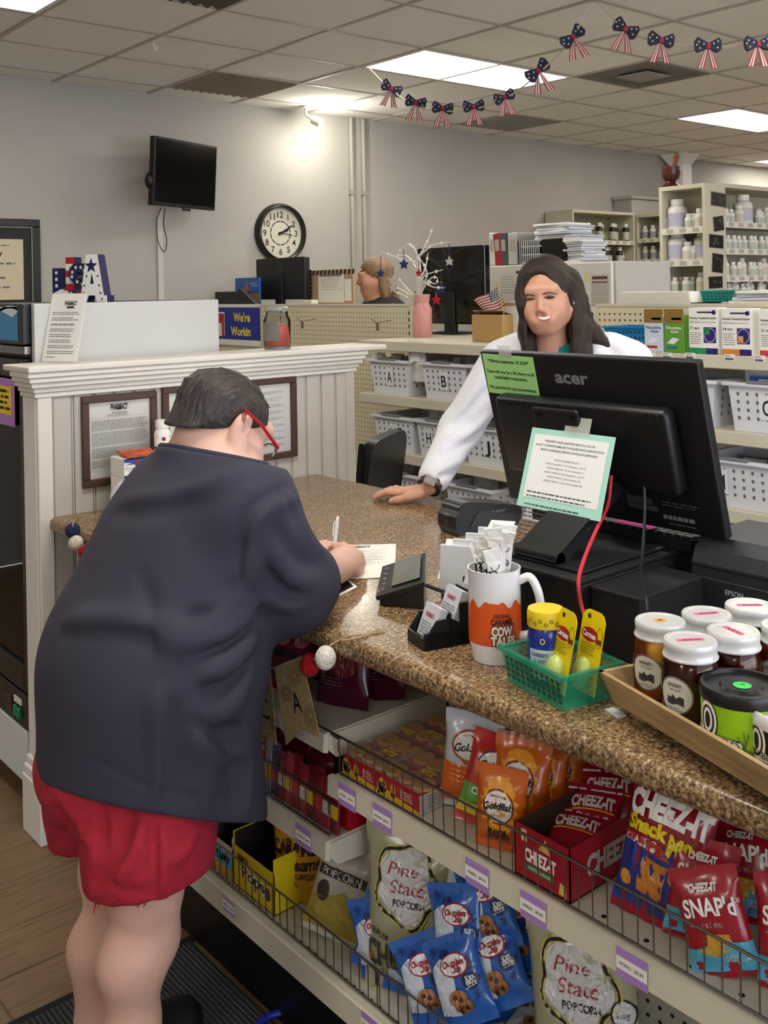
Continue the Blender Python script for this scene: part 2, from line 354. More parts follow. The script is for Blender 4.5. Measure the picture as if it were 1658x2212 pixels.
# ceiling: tiles, grid bars, lights, vents
SX, SY = .632, .5714; gx = lambda i: 2.4417 + SX * i; gy = lambda j: 4.5815 + SY * j
ceil = struct('ceiling', bx(-2.5, 14, -3.5, YB, ZC + .022, ZC + .06), TILE)
LIGHTS = [(i, -1) for i in (-3, 2, 7, 12)] + [(12, 1)] + [(i, -6) for i in (-8, -3, 2, 7, 12)] + [(i, -11) for i in (-8, -3, 2, 7)]
VENTS = {(1, 1): 'return', (-1, -2): 'dark', (4, -2): 'square', (5, 1): 'flat'}
used = {(i + k, j) for i, j in LIGHTS for k in (0, 1)} | set(VENTS)
first = None
for i in range(-5, 14):
    for j in range(-4, 3):
        if (i, j) in used: continue
        h = SY if j < 2 else YB - gy(2)
        g = None
        if j == 2:
            if i == -5: lastg = bx(.012, SX - .012, .012, h - .004, .004, .02, .003, 1); tl = mk('ceiling_tile', lastg, TILE, ceil, loc=(gx(i), gy(j), ZC))
            else: cp(tl, parent=ceil, loc=(gx(i), gy(j), ZC))
        elif first is None: first = mk('ceiling_tile', bx(.012, SX - .012, .012, SY - .012, .004, .02, .003, 1), TILE, ceil, loc=(gx(i), gy(j), ZC))
        else: cp(first, parent=ceil, loc=(gx(i), gy(j), ZC + R.uniform(-.002, .002)))
for j in range(-4, 3): mk('grid_bar', bx(gx(-5), gx(14), -.012, .012, 0, .012), GRID, ceil, loc=(0, gy(j), ZC))
for i in range(-5, 15): mk('grid_bar', bx(-.012, .012, gy(-4), YB, -.001, .011), GRID, ceil, loc=(gx(i), 0, ZC))
LAMP = mat('#fff9f0', .5, emit=LIGHT, name='light_diffuser')
LL = {(-3, -1): 'rectangular ceiling light panel over the drinks cooler', (2, -1): 'lit ceiling panel that the bow garland hangs across', (7, -1): 'lit ceiling panel beyond the square grey vent', (12, 1): 'far lit ceiling panel above the pharmacy shelves'}
def ceiling_light(i, j):
    lab = LL.get((i, j)); t = thing('ceiling_light', lab or 'rectangular ceiling light panel over the shop floor', 'ceiling light', (gx(i) + SX, gy(j) + SY / 2, ZC), 0, None if lab else 'ceiling lights over the shop floor')
    a, b = SX - .012, SY / 2 - .012
    mk('frame', join(bx(-a, a, -b, -b + .022, -.002, .012), bx(-a, a, b - .022, b, -.002, .012), bx(-a, -a + .022, -b + .022, b - .022, -.002, .012), bx(a - .022, a, -b + .022, b - .022, -.002, .012)), WHITE, t)
    mk('diffuser', bx(-a + .022, a - .022, -b + .022, b - .022, .004, .01), LAMP, t)
for ij in LIGHTS: ceiling_light(*ij)
VC = {'return': mat('#9c8f80', .7), 'dark': mat('#5a564e', .7), 'square': mat('#77746a', .7), 'flat': mat('#8d897e', .7)}
VL = {'return': 'beige louvred air return grille near the back wall', 'dark': 'dark ceiling grille beside the corner light panel', 'square': 'grey square ceiling vent with a pale centre plate', 'flat': 'small flush grey ceiling vent near the back wall'}
for (i, j), k in VENTS.items():
    t = thing('ceiling_vent', VL[k], 'vent', (gx(i) + SX / 2, gy(j) + SY / 2, ZC)); a, b = SX / 2 - .012, SY / 2 - .012
    mk('backing', bx(-a, a, -b, b, .008, .02), VC[k], t)
    if k == 'square': mk('centre_plate', bx(-.12, .12, -.11, .11, -.014, -.006, .002), mat('#9a978c', .6), t); mk('frame', join(*[bx(-a, a, s * (b - .02) - .02, s * (b - .02) + .02, -.006, .008) for s in (-1, 1)], *[bx(s * (a - .02) - .02, s * (a - .02) + .02, -b + .04, b - .04, -.006, .008) for s in (-1, 1)]), VC[k], t); mk('hanger', bx(-.1, .1, -.01, .01, -.008, .008), VC[k], t)
    else:
        first = None
        for q in range(10):
            x = -a + .03 + q * (2 * a - .06) / 9
            if first is None: first = mk('slat', rotm(bx(-.02, .02, -b, b, -.0012, .0012), 'Y', .5), VC[k], t, loc=(x, 0, .0))
            else: cp(first, parent=t, loc=(x, 0, .0))
# white structural post with a flared cap, far behind
p = at(1468, 335, Y=5.8)
t = thing('support_post', 'white square support post rising behind the mortar', 'post', (p[0], 5.8, 0)); mk('shaft', bx(-.08, .08, -.08, .08, 0, ZC - .1, .004), WHITE, t); mk('capital', lathe([(.115, ZC - .1), (.2, ZC)], 4), WHITE, t).rotation_euler = (0, 0, math.pi / 4)
# ================================================================ half wall with beadboard, at the end of the counter
BEAD = mat('#b9b4aa', .5, noise=.02, nscale=10, name='beadboard_paint')
hw = struct('wall_partition', bx(1.118, 2.27, 2.882, 2.98, 0, 1.345), BEAD)
first = None
for i in range(17):
    x = 1.155 + .065 * i
    if first is None: first = mk('bead_board', bx(0, .056, 2.871, 2.8821, .0, 1.30, .003, 1), BEAD, hw, loc=(x, 0, 0)); fb = mk('bead_strip', bx(.0575, .0635, 2.8745, 2.8821, .0, 1.30, .002, 2), BEAD, hw, loc=(x, 0, 0))
    else: cp(first, parent=hw, loc=(x, 0, 0)); cp(fb, parent=hw, loc=(x, 0, 0))
mk('corner_board', bx(1.108, 1.152, 2.866, 2.884, 0, 1.33, .003, 1), TRIM, hw); mk('end_board', bx(1.106, 1.12, 2.880, 2.955, 0, 1.33, .003, 1), WHITE, hw); mk('end_board', bx(1.108, 1.122, 2.958, 2.982, 0, 1.33, .003, 1), WHITE, hw)
mk('corner_board', bx(2.235, 2.275, 2.866, 2.884, 0, 1.33, .003, 1), BEAD, hw)
mk('plinth', join(bx(1.09, 1.125, 2.855, 2.995, 0, .17, .004), bx(1.094, 1.125, 2.859, 2.99, .17, .2, .006), bx(1.1, 1.125, 2.863, 2.985, .2, .225, .006)), WHITE, hw)
cr = []
for k, (dz, w) in enumerate([(1.285, .008), (1.300, .014), (1.315, .024), (1.33, .032), (1.345, .038)]): cr.append(bx(1.108 - w, 2.275 + w, 2.87 - w, 2.98, dz, dz + .0152, .002, 1))
mk('crown_moulding', join(*cr), TRIM, hw, smooth=30)
mk('ledge', bx(1.068, 2.395, 2.825, 3.03, 1.3605, 1.378, .004), TRIM, hw)
# white panel board behind the ledge (side of the cooler)
tag(mk('panel_board', bx(1.17, 1.818, 3.04, 3.065, .0, 1.556, .003), mat('#c2c2be', .55)), 'plain pale grey panel standing behind the half wall ledge', 'panel')
# ================================================================ drinks cooler
CB = mat('#15171a', .35); CX0, CY0 = 1.15, 3.072
t = thing('drinks_cooler', 'black glass-door drinks cooler with blue lit header', 'cooler', (CX0 + .3, CY0 + .33, 0))
def W2(g, o): return mv(g, -np.array(o.location))
b = lambda *a, **k: W2(bx(*a, **k), t)
mk('body', join(b(CX0 + .04, CX0 + .62, CY0, CY0 + .02, .06, 1.4), b(CX0 + .04, CX0 + .62, CY0 + .64, CY0 + .66, .06, 1.4), b(CX0 + .60, CX0 + .62, CY0 + .02, CY0 + .64, .06, 1.4), b(CX0 + .04, CX0 + .6, CY0 + .02, CY0 + .64, 1.38, 1.4), b(CX0 + .04, CX0 + .6, CY0 + .02, CY0 + .64, .06, .35)), CB, t)
d = mk('door', join(b(CX0, CX0 + .04, CY0 + .01, CY0 + .052, .35, 1.385, .004), b(CX0, CX0 + .04, CY0 + .61, CY0 + .65, .35, 1.385, .004), b(CX0, CX0 + .04, CY0 + .052, CY0 + .61, .35, .43, .004), b(CX0, CX0 + .04, CY0 + .052, CY0 + .61, 1.33, 1.385, .004)), CB, t)
mk('glass', b(CX0 + .012, CX0 + .016, CY0 + .052, CY0 + .61, .43, 1.33), glass('#c4d0d0'), d)
hd = mk('header', b(CX0 - .005, CX0 + .3, CY0 - .0, CY0 + .66, 1.43, 1.557, .004), CB, t); mk('hinge_strip', b(CX0 + .0, CX0 + .3, CY0, CY0 + .66, 1.40, 1.425, .002), METAL, t)
pf = Pr(frame((CX0 - .0055 - t.location[0], CY0 + .655 - t.location[1], 1.43), (0, -1, 0), (0, 0, 1)))
pf.rect(.01, .012, .62, .117, mat('#1787c4', .3)).up().poly([(.01, .117), (.62, .117), (.62, .1), (.575, .085), (.5, .1), (.3, .112)], mat('#dfeaf2', .3)).stroke([(.01 + .61 * k / 20, .075 - .042 * math.sin(3.1 * k / 20 * 1.7)) for k in range(21)], .009, mat('#dfeaf2', .3)); pf.done('header_sign', hd, 'blue sign with white wave')
mk('kick_panel', b(CX0 - .004, CX0 + .02, CY0 + .03, CY0 + .63, .07, .235, .003), mat('#dfe9ea', .35), t)
mk('control_panel', b(CX0 - .002, CX0 + .04, CY0 + .0, CY0 + .66, .238, .345, .003), CB, t)
first = None
for k, y in enumerate((.075, .105)): mk('switch', b(CX0 - .012, CX0, CY0 + y, CY0 + y + .02, .262, .295, .003), mat('#1d8a55', .4), t)
mk('display', b(CX0 - .006, CX0, CY0 + .15, CY0 + .21, .262, .315, .002), mat('#301818', .2), t); mk('data_plate', b(CX0 - .006, CX0, CY0 + .07, CY0 + .13, .305, .322), WHITE, t)
for z in (.52, .78, 1.03): mk('shelf', b(CX0 + .05, CX0 + .55, CY0 + .03, CY0 + .63, z, z + .008), METAL, t); mk('shelf_card', b(CX0 + .042, CX0 + .046, CY0 + .06, CY0 + .3, z - .012, z + .028), mat('#c8d0cc', .4), t)
# bottles standing in the cooler
def bottle_prof(r, h): return [(r * .8, 0), (r, .01), (r, h * .55), (r * .92, h * .62), (r * .45, h * .82), (r * .38, h * .9), (r * .38, h)]
cols = ['#2a8f62', '#3a3a42', '#20303a', '#b0323a', '#c02a30', '#3c4a50']
names = {'#2a8f62': 'green', '#3a3a42': 'dark grey', '#20303a': 'dark teal', '#b0323a': 'red', '#c02a30': 'red', '#3c4a50': 'slate grey'}
for a, z in enumerate((.528, .788, 1.038)):
    for q in range(4):
        c = cols[(a * 2 + q) % 6] if (a, q) != (1, 0) else '#2a8f62'; yb = CY0 + .09 + .078 * q; rr = .031
        o = thing('drink_bottle', f'{names[c]} drink bottle on the {("bottom", "middle", "top")[a]} shelf of the cooler', 'bottle', (CX0 + .11, yb, z), 0, 'bottles in the cooler')
        mk('bottle_body', lathe(bottle_prof(rr, .2), 12), mat(c, .2), o, smooth=50); mk('cap', cyl(.013, .2, .216, 10), mat('#d8d8d8', .4), o); mk('wrap_label', cyl(rr + .0006, .04, .1, 12), mat('#c8c4c0' if q % 2 else '#7c2228', .4), o)
# purple / yellow price sheet taped inside the cooler door
t = thing('price_sheet', 'purple and yellow price sheet taped to the cooler door', 'sign', (CX0 - .001, CY0 + .085, 1.17)); mk('sheet', bx(-.0012, 0, 0, .24, .0, .15), mat('#b784c8', .7), t)
Pr(frame((-.0013, .24, 0), (0, -1, 0), (0, 0, 1))).rect(.02, .035, .215, .125, mat('#f2d233', .7)).up().lines(.03, .045, .205, .118, 4, INK, .5, .2).done('printing', t)
# ================================================================ counter
GRAN = ramp_mat('granite_laminate', 165, [(.33, '#2a1d12'), (.43, '#5c4630'), (.50, '#866a4a'), (.57, '#ad9068'), (.67, '#d8c49e')], .22, .0, (1, 1, 1), 6, .75, .4, .15, second=(14, .75))
CXF, CXB, CZ, CT = 1.138, 2.10, .935, .039
prof = [(0, 0)]
# postformed nose: rounded top and bottom front edges
V = []; nose = [(CXB, CZ - CT), (CXF + .012, CZ - CT)] + [(CXF + .012 - .012 * math.sin(a), CZ - CT + .012 - .012 * math.cos(a)) for a in np.linspace(.2, math.pi / 2, 4)] + [(CXF + .016 - .016 * math.cos(a), CZ - .016 + .016 * math.sin(a)) for a in np.linspace(0, math.pi / 2, 6)] + [(CXB, CZ)]
n = len(nose); V = [(x, y, z) for y in (-1.2, 2.868) for x, z in nose]
top = thing('counter', 'long shop counter with brown speckled granite-look top', 'counter', (1.6, .9, 0))
mk('counter_top', W2(geo(V, [list(range(n)), list(range(n, 2 * n))[::-1]] + [(i, (i + 1) % n, n + (i + 1) % n, n + i)[::-1] for i in range(n)]), top), GRAN, top, smooth=35)
mk('back_panel', W2(bx(1.53, 1.55, -1.2, 2.865, 0, CZ - CT), top), IVORY, top)
mk('support', W2(bx(1.56, 2.02, -1.2, 2.865, 0, CZ - CT), top), mat('#8f8a80', .6), top)
# ================================================================ snack shelving under the counter front
XF, XBK = 1.165, 1.505; HOLE = mat('#15130f', .9)
gon = thing('shelf_unit', 'ivory steel snack shelving built in under the counter front', 'shelves', (1.3, .9, 0))
g = lambda *a, **k: W2(bx(*a, **k), gon)
bp = mk('back_panel', g(XBK, XBK + .02, -1.2, 2.6, .0, .885), IVORY, gon)
ho = W2(join(*[xf(prism(ngon(.004, 6), 0, .0006), fmat((XBK - .0002, y, z), (0, -1, 0), (0, 0, 1))) for y in np.arange(.3, 1.56, .0254) for z in np.arange(.25, .88, .0254)]), gon)
mk('peg_holes', ho, HOLE, bp, kind='stuff')
for y in (1.58, .36, 2.6): mk('upright', g(XBK - .012, XBK, y - .015, y + .015, .0, .885), IVORY, gon); mk('slots', W2(join(*[bx(XBK - .0128, XBK - .012, y - .004, y + .004, z, z + .018) for z in np.arange(.26, .86, .03)]), gon), HOLE, gon)
def shelf(y0, y1, z, lip=.034, name='shelf'):
    s = mk(name, g(XF + .012, XBK - .013, y0 + .004, y1 - .004, z - .022, z, .002, 1), IVORY, gon)
    # angled price-strip lip
    P = [(XF, z - lip), (XF + .012, z - lip - .004), (XF + .014, z + .002), (XF + .002, z + .002)]
    V = [(x, y, zz) for y in (y0 + .003, y1 - .003) for x, zz in P]
    mk('price_rail', W2(geo(V, [(0, 1, 2, 3), (7, 6, 5, 4)] + [((i + 1) % 4, i, 4 + i, 4 + (i + 1) % 4) for i in range(4)]), gon), IVORY, s)
    for y in (y0 + .002, y1 - .002):
        P2 = [(XF + .012, z - lip + .002), (XF + .03, z - .05), (XBK - .013, z - .075), (XBK - .013, z - .003), (XF + .012, z - .003)]
        V = [(x, yy, zz) for yy in (y - .0015, y + .0015) for x, zz in P2]
        mk('bracket', W2(geo(V, [(0, 1, 2, 3, 4), (9, 8, 7, 6, 5)] + [((i + 1) % 5, i, 5 + i, 5 + (i + 1) % 5) for i in range(5)]), gon), IVORY, s)
    return s
ZR, ZM, ZT, ZB = .637, .502, .713, .236
shelf(-1.2, 1.58, ZR); shelf(1.585, 2.6, ZM); shelf(1.585, 2.6, ZT)
base = mk('base_deck', g(XF + .01, XBK - .013, -1.2, 2.6, ZB - .03, ZB, .002, 1), IVORY, gon)
mk('base_rail', g(XF, XF + .012, -1.2, 2.6, ZB - .055, ZB + .002, .003, 1), IVORY, base); mk('kick_plate', g(XF + .05, XF + .07, -1.2, 2.6, 0, ZB - .03), BLACK, gon)
mk('deck_holes', W2(join(*[xf(prism(ngon(.0035, 6), 0, .0004), fmat((XF + .028, y, ZB + .0001), (1, 0, 0), (0, 1, 0))) for y in np.arange(.6, 2.3, .0254)], *[xf(prism(ngon(.0045, 6), 0, .0004), fmat((x, y, ZR + .0001), (1, 0, 0), (0, 1, 0))) for y in np.arange(.5, 1.0, .075) for x in (1.21, 1.26, 1.31)]), gon), HOLE, base, kind='stuff')
# wire fences along the shelf fronts: one object each, one child per wire
CHROME = mat('#77736c', .28, .9)
def fence(y0, y1, z, h, lab, x=XF + .02):
    t = thing('wire_fence', lab, 'wire fence', (x, (y0 + y1) / 2, z)); w_ = (y1 - y0) / 2
    mk('top_rail', tube(spline([(0, -w_, h - .03), (0, -w_ + .003, h - .006), (0, -w_ + .02, h), (0, w_ - .02, h), (0, w_ - .003, h - .006), (0, w_, h - .03)], 3), .0022, 6), CHROME, t); mk('bottom_rail', tube([(0, -w_, .004), (0, w_, .004)], .0022, 6), CHROME, t)
    n = int((y1 - y0) / .0262); first = None
    for k in range(n + 1):
        y = -w_ + (y1 - y0) * k / n
        if first is None: first = mk('wire', tube([(.002, 0, 0), (.002, 0, h - .001)], .0013, 5), CHROME, t, loc=(0, y, 0))
        else: cp(first, parent=t, loc=(0, y, 0), scale=(1, 1, 1 if 0 < k < n else (h - .03) / h))
fence(.02, 1.565, ZR + .002, .075, 'long wire fence in front of the cracker boxes and snack bags'); fence(1.60, 2.2, ZM + .002, .075, 'wire fence in front of the candy bars on the middle shelf')
fence(1.462, 2.13, ZB + .003, .075, 'wire fence in front of the popcorn and candy on the bottom deck'); fence(.5, 1.455, ZB + .003, .075, 'wire fence in front of the blue cookie bags')
# price tags
TAGP = mat('#a983c4', .6)
def ptag(px, py, z, lab, txt_, w_=.052, h=.042):
    y = at(px, py, X=XF)[1]; t = thing('price_tag', lab, 'price tag', (XF - .0008, y, z - .016)); M = frame((0, 0, 0), (0, -1, 0), (0, 0, 1))
    mk('card', bx(-.0006, 0, -w_ / 2, w_ / 2, -h / 2, h / 2), TAGP, t)
    Pr(frame((-.0007, 0, 0), (0, -1, 0), (0, 0, 1))).rect(-w_ / 2, -.009, w_ / 2, .009, PAPER).up().text(txt_, 0, 0, .0045, INK, w=w_ * .78, bold=.01).done('printing', t)
for px, py, tx, lb in ((750, 1737, '073301   $0.47', 'at the very end of the long shelf rail'), (826, 1781, '073336   $0.67', 'below the two cracker packs'), (1031, 1904, '074002   $0.50', 'below the orange cracker bag'), (1152, 1976, '074625   $0.50', 'below the open red carton')):
    ptag(px, py, ZR, f'purple striped price tag {lb}', tx)
ptag(1365, 2105, ZR, 'purple striped price tag under the snap crackers', '073912   $2.29')
ptag(656, 1828, ZM, 'faded purple tag on the middle shelf rail', '070124'); ptag(495, 1947, ZB - .005, 'purple striped tag on the bottom deck rail below the yellow boxes', '088650   $0.25', .05, .03); ptag(800, 2205, ZB - .005, 'purple striped tag on the bottom deck rail below the cookie bags', '060210')
# floor mat
MATM = bpy.data.materials.new('ribbed_mat'); MATM.use_nodes = True; nt = MATM.node_tree; bs = nt.nodes['Principled BSDF']; bs.inputs['Roughness'].default_value = .95
tcn = nt.nodes.new('ShaderNodeTexCoord'); wv = nt.nodes.new('ShaderNodeTexWave'); wv.bands_direction = 'X'; wv.inputs['Scale'].default_value = 28; wv.inputs['Distortion'].default_value = 1.2; wv.inputs['Detail'].default_value = 3; nt.links.new(tcn.outputs['Object'], wv.inputs[0])
rr = nt.nodes.new('ShaderNodeValToRGB'); rr.color_ramp.elements[0].color = (*lin('#1d1f21'), 1); rr.color_ramp.elements[1].color = (*lin('#4a4c4e'), 1); nt.links.new(wv.outputs['Fac'], rr.inputs[0]); nt.links.new(rr.outputs[0], bs.inputs[0])
bn = nt.nodes.new('ShaderNodeBump'); bn.inputs['Strength'].default_value = .8; bn.inputs['Distance'].default_value = .005; nt.links.new(wv.outputs['Fac'], bn.inputs['Height']); nt.links.new(bn.outputs[0], bs.inputs['Normal'])
pe = at(358, 2051, Z=0)
t = thing('floor_mat', 'dark grey ribbed floor mat along the snack shelving', 'mat', (.5, pe[1] - .9, 0)); mk('carpet', bx(-.55, .7, -1.1, .88, 0, .008, .002, 1), MATM, t); mk('border', join(bx(-.57, .72, .88, .9, 0, .006), bx(-.57, -.55, -1.1, .88, 0, .006)), mat('#121315', .8), t)
# ================================================================ basket gondola behind the pharmacist
XG, XS = 3.40, 3.05
PEG = mat('#d9cfae', .6, noise=.03, nscale=5, name='pegboard'); 
gb = thing('pegboard_unit', 'cream pegboard shelving unit behind the counter', 'shelves', (3.5, 3, 0)); g2 = lambda *a, **k: W2(bx(*a, **k), gb)
def pegs(y0, y1, z0, z1, X, r=.0035): return join(*[xf(prism(ngon(r, 6), 0, .0006), fmat((X - .0003, y, z), (0, -1, 0), (0, 0, 1))) for y in np.arange(y0 + .02, y1 - .01, .0254) for z in np.arange(z0 + .02, z1 - .01, .0254)])
for y0, y1, z1 in ((3.83, 5.75, 1.492), (2.67, 3.80, 1.3), (1.2, 2.65, 1.492)):
    pb = mk('peg_panel', g2(XG, XG + .02, y0, y1, .3, z1), PEG, gb)
    if y0 != 1.2: mk('peg_holes', W2(pegs(max(y0, 2.75), y1, .7 if y0 > 3 else .8, z1 - .02, XG, .0038), gb), mat('#7d755e', .9), pb, kind='stuff')
    else: mk('peg_holes', W2(join(pegs(1.75, y1, 1.34, z1, XG, .0042), pegs(1.2, 1.65, .85, 1.28, XG, .0042)), gb), HOLE, pb, kind='stuff')
    mk('top_cap', g2(XG - .006, XG + .026, y0, y1, z1, z1 + .012), IVORY, gb)
for y in (4.96, 3.815, 2.66):
    zt = 1.49; mk('upright', g2(XG - .014, XG + .02, y - .018, y + .018, 0, zt), IVORY, gb); mk('slots', W2(join(*[bx(XG - .0148, XG - .014, y - .004, y + .004, z, z + .02) for z in np.arange(.7, 1.47, .034)]), gb), HOLE, gb)
SHZ = (1.337, 1.084, .822, .56)
for k, z in enumerate(SHZ):
    s = mk('shelf', g2(XS + .008, XG - .015 if k else XG + .5, 1.1 if k else 2.68, 3.81, z - .02, z, .002, 1), IVORY, gb)
    if k == 0: s2 = mk('shelf', g2(XS + .008, XG - .015, 1.1, 2.68, z - .02, z, .002, 1), IVORY, gb)
    mk('shelf_rail', g2(XS, XS + .01, 1.1, 3.81, z - .045, z + .001, .003, 1), IVORY, s)
mk('top_shelf', g2(XG + .026, XG + .4, 1.2, 2.64, 1.478, 1.5, .002, 1), IVORY, gb)
for q in range(2):
    y = (4.63, 3.97)[q]; t = thing('peg_hook', ('wire peg hook on the pegboard near the candle jar', 'wire peg hook on the pegboard near the star tree')[q], 'hook', (XG - .001, y, 1.42)); mk('prong', tube([(0, 0, 0), (-.1, 0, -.01), (-.13, 0, .01)], .002, 6), METAL, t); mk('tag_plate', bx(-.1, -.085, -.003, .003, -.05, -.012), METAL, t)
# ================================================================ on the back wall
def wall_print(x, z, Y=YB): return frame((x, Y, z), (1, 0, 0), (0, 0, 1))
pL = at(333, 366, d=6.1); pR = at(467, 388, d=6.62); dv = pR - pL; wtv = math.hypot(dv[0], dv[1]); yaw = math.atan2(dv[1], dv[0]); c = (pL + pR) / 2; htv = .42
t = thing('television', 'flat black television on a wall arm, turned towards the waiting area', 'television', (c[0], c[1], c[2]), rotation=(math.radians(4), 0, yaw))
mk('casing', bx(-wtv / 2, wtv / 2, 0, .045, -htv / 2, htv / 2, .006), mat('#0c0c0d', .35), t); mk('screen', bx(-wtv / 2 + .012, wtv / 2 - .012, -.002, .001, -htv / 2 + .022, htv / 2 - .012), mat('#050607', .1, spec=.4), t)
mk('sensor_bar', bx(-.02, .05, -.004, .01, -htv / 2 - .018, -htv / 2, .003), BLACK, t); mk('speaker_bulge', ell((-wtv / 2 + .0, .04, -.06), (.02, .03, .05), 12, 8), BLACK, t, smooth=True)
ma = t.matrix_basis.inverted() @ Vector((c[0] - .12, YB, c[2])); mk('wall_arm', tube([(0, .04, 0), (.06, .14, 0), tuple(ma)], .014, 8), BLACK, t)
t = thing('wall_raceway', 'pale plastic cable raceway running down the wall below the television', 'conduit', (at(345, 500, Y=YB - .01)[0], YB - .012, 1.2)); mk('channel', bx(-.02, .02, -.006, .012, 0, .92, .003), mat('#c7c4bc', .5), t)
xr = at(345, 500, Y=YB - .03)[0]
mk('loose_cable', tube(spline([(.0, -.02, .94), (-.035, -.025, .85), (-.03, -.025, .73), (.01, -.03, .65), (.035, -.025, .72), (.012, -.03, .83), (.03, -.02, .94)], 6), .003, 6), BLACK, t)
for k, px in enumerate((757, 783)):
    x = at(px, 400, Y=YB)[0]; t = thing('wall_conduit', ('left-hand', 'right-hand')[k] + ' painted conduit pipe of the pair on the back wall', 'pipe', (x, YB - .017, 0), group='conduit pair'); mk('pipe', cyl(.016, 0, ZC, 12), mat('#aaa597', .6), t, smooth=True); mk('clip', bx(-.022, .022, -.018, .017, 2.3, 2.33), mat('#a39e90', .5), t)
cc = at(612, 503, Y=YB - .05); t = thing('wall_clock', 'large round black-rimmed wall clock showing ten past two', 'clock', (cc[0], YB, cc[2]))
RIM = mat('#16130f', .3)
mk('rim', xf(lathe([(.212, 0), (.213, .02), (.2, .05), (.19, .055), (.184, .05), (.182, .03), (.18, .006)], 48, False), fmat((0, 0, 0), (1, 0, 0), (0, 0, 1))), RIM, t, smooth=True); fc = mk('face', xf(cyl(.184, 0, .012, 48), fmat((0, 0, 0), (1, 0, 0), (0, 0, 1))), mat('#cfcab6', .5), t)
p = Pr(frame((0, -.012, 0), (1, 0, 0), (0, 0, 1)))
for k in range(1, 13):
    a = math.pi / 2 - k * math.pi / 6; p.text(str(k), .133 * math.cos(a), .133 * math.sin(a), .046, INK, bold=.015)
p.ring(0, 0, .088, .088, .008, INK)
for k in range(60): a = k * math.pi / 30; p.stroke([(.172 * math.cos(a), .172 * math.sin(a)), (.177 * math.cos(a), .177 * math.sin(a))], .002, INK)
p.up()
for k in range(12): a = k * math.pi / 6; p.stroke([(.079 * math.cos(a), .079 * math.sin(a)), (.089 * math.cos(a), .089 * math.sin(a))], .005, mat('#cfcab6', .5))
p.done('numerals', fc)
for nm, a, L, w_ in (('hour_hand', math.radians(22), .075, .009), ('minute_hand', math.radians(30), .125, .006), ('second_hand', math.radians(-7), .115, .003)):
    mk(nm, xf(xf(prism([(-.02, -w_), (L * .55, -w_ * .8), (L * .7, -w_ * 1.3), (L, 0), (L * .7, w_ * 1.3), (L * .55, w_ * .8), (-.02, w_)], 0, .002), rot('Z', a)), fmat((0, -.016 - .002 * (nm == 'minute_hand'), 0), (1, 0, 0), (0, 0, 1))), INK, t)
mk('hub', xf(cyl(.01, 0, .012, 12), fmat((0, -.012, 0), (1, 0, 0), (0, 0, 1))), INK, t)
# framed certificate
t = thing('certificate_frame', 'black framed pharmacy certificate hanging on the back wall', 'picture frame', (1.89, YB, 1.50)); xr = at(84, 560, Y=YB)[0] - 1.89; hf = at(84, 475, Y=YB)[2] - 1.5
mk('frame', join(bx(-.36, xr, -.03, 0, 0, .045, .004), bx(-.36, xr, -.03, 0, hf - .045, hf, .004), bx(-.36, -.315, -.03, 0, .045, hf - .045, .004), bx(xr - .045, xr, -.03, 0, .045, hf - .045, .004)), mat('#101010', .3), t)
mk('fillet', join(bx(-.315, xr - .045, -.024, -.018, hf - .052, hf - .045), bx(xr - .052, xr - .045, -.024, -.018, .045, hf - .052)), mat('#8c8778', .4), t); mk('backing_mat', bx(-.315, xr - .045, -.016, -.004, .045, hf - .045), mat('#1d1c1a', .6), t)
xc = at(48, 560, Y=YB)[0] - 1.89; sh = mk('sheet', bx(-.26, xc, -.018, -.016, .06, hf - .12), mat('#cbbfa0', .7), t)
p = Pr(frame((0, -.0182, 0), (1, 0, 0), (0, 0, 1))); cx_ = (xc - .26) / 2
p.text('School of Pharmacy', cx_, hf - .2, .028, INK, w=.36, bold=.02).lines(-.2, hf - .165, xc - .06, hf - .15, 1, GREYINK).lines(-.2, .12, xc - .04, hf - .25, 6, GREYINK, .4, .08).text('Bachelor of Pharmacy', cx_, hf - .3, .012, INK, w=.3).up().ell(cx_, hf - .235, .02, .02, INK); p.done('printing', sh)
# security camera with a lit lamp, hung from the ceiling
p0 = at(637, 236, Z=ZC); p0[1] = YB - .2; t = thing('security_camera', 'small white security camera with a bright lamp hanging from the ceiling', 'camera', tuple(p0))
mk('mount', cyl(.03, -.015, 0, 16), WHITE, t); mk('arm', tube([(0, 0, -.01), (0, 0, -.06), (.03, -.02, -.085)], .011, 8), WHITE, t); dirv = np.array([.35, -.75, -.45]); dirv /= np.linalg.norm(dirv); e1 = np.cross(dirv, (0, 0, 1)); e1 /= np.linalg.norm(e1)
bd = mk('body', xf(lathe([(.02, -.03), (.03, -.02), (.03, .05), (.027, .055)], 16), fmat((.05, -.04, -.1), e1, np.cross(dirv, e1))), WHITE, t, smooth=True); mk('lens', xf(cyl(.022, .055, .058, 16), fmat((.05, -.04, -.1), e1, np.cross(dirv, e1))), mat('#ffffff', .3, emit=60), bd)
ld = bpy.data.lights.new('lamp', 'POINT'); ld.energy = 14; ld.shadow_soft_size = .03; ld.color = (1, .96, .86); lo = bpy.data.objects.new('lamp', ld); COL.objects.link(lo); lo.parent = t; lo.location = tuple(np.array((.05, -.04, -.1)) + dirv * .075); lo.rotation_euler = Vector(dirv).to_track_quat('-Z', 'Y').to_euler()
p0 = at(332, 93, Z=ZC); t = thing('ceiling_hook', 'small clear hook on the ceiling grid', 'hook', (p0[0], p0[1], ZC)); mk('hook', tube(spline([(0, 0, 0), (0, 0, -.02), (.008, 0, -.035), (.018, 0, -.025), (.014, 0, -.015)], 4), .003, 6), WHITE, t)
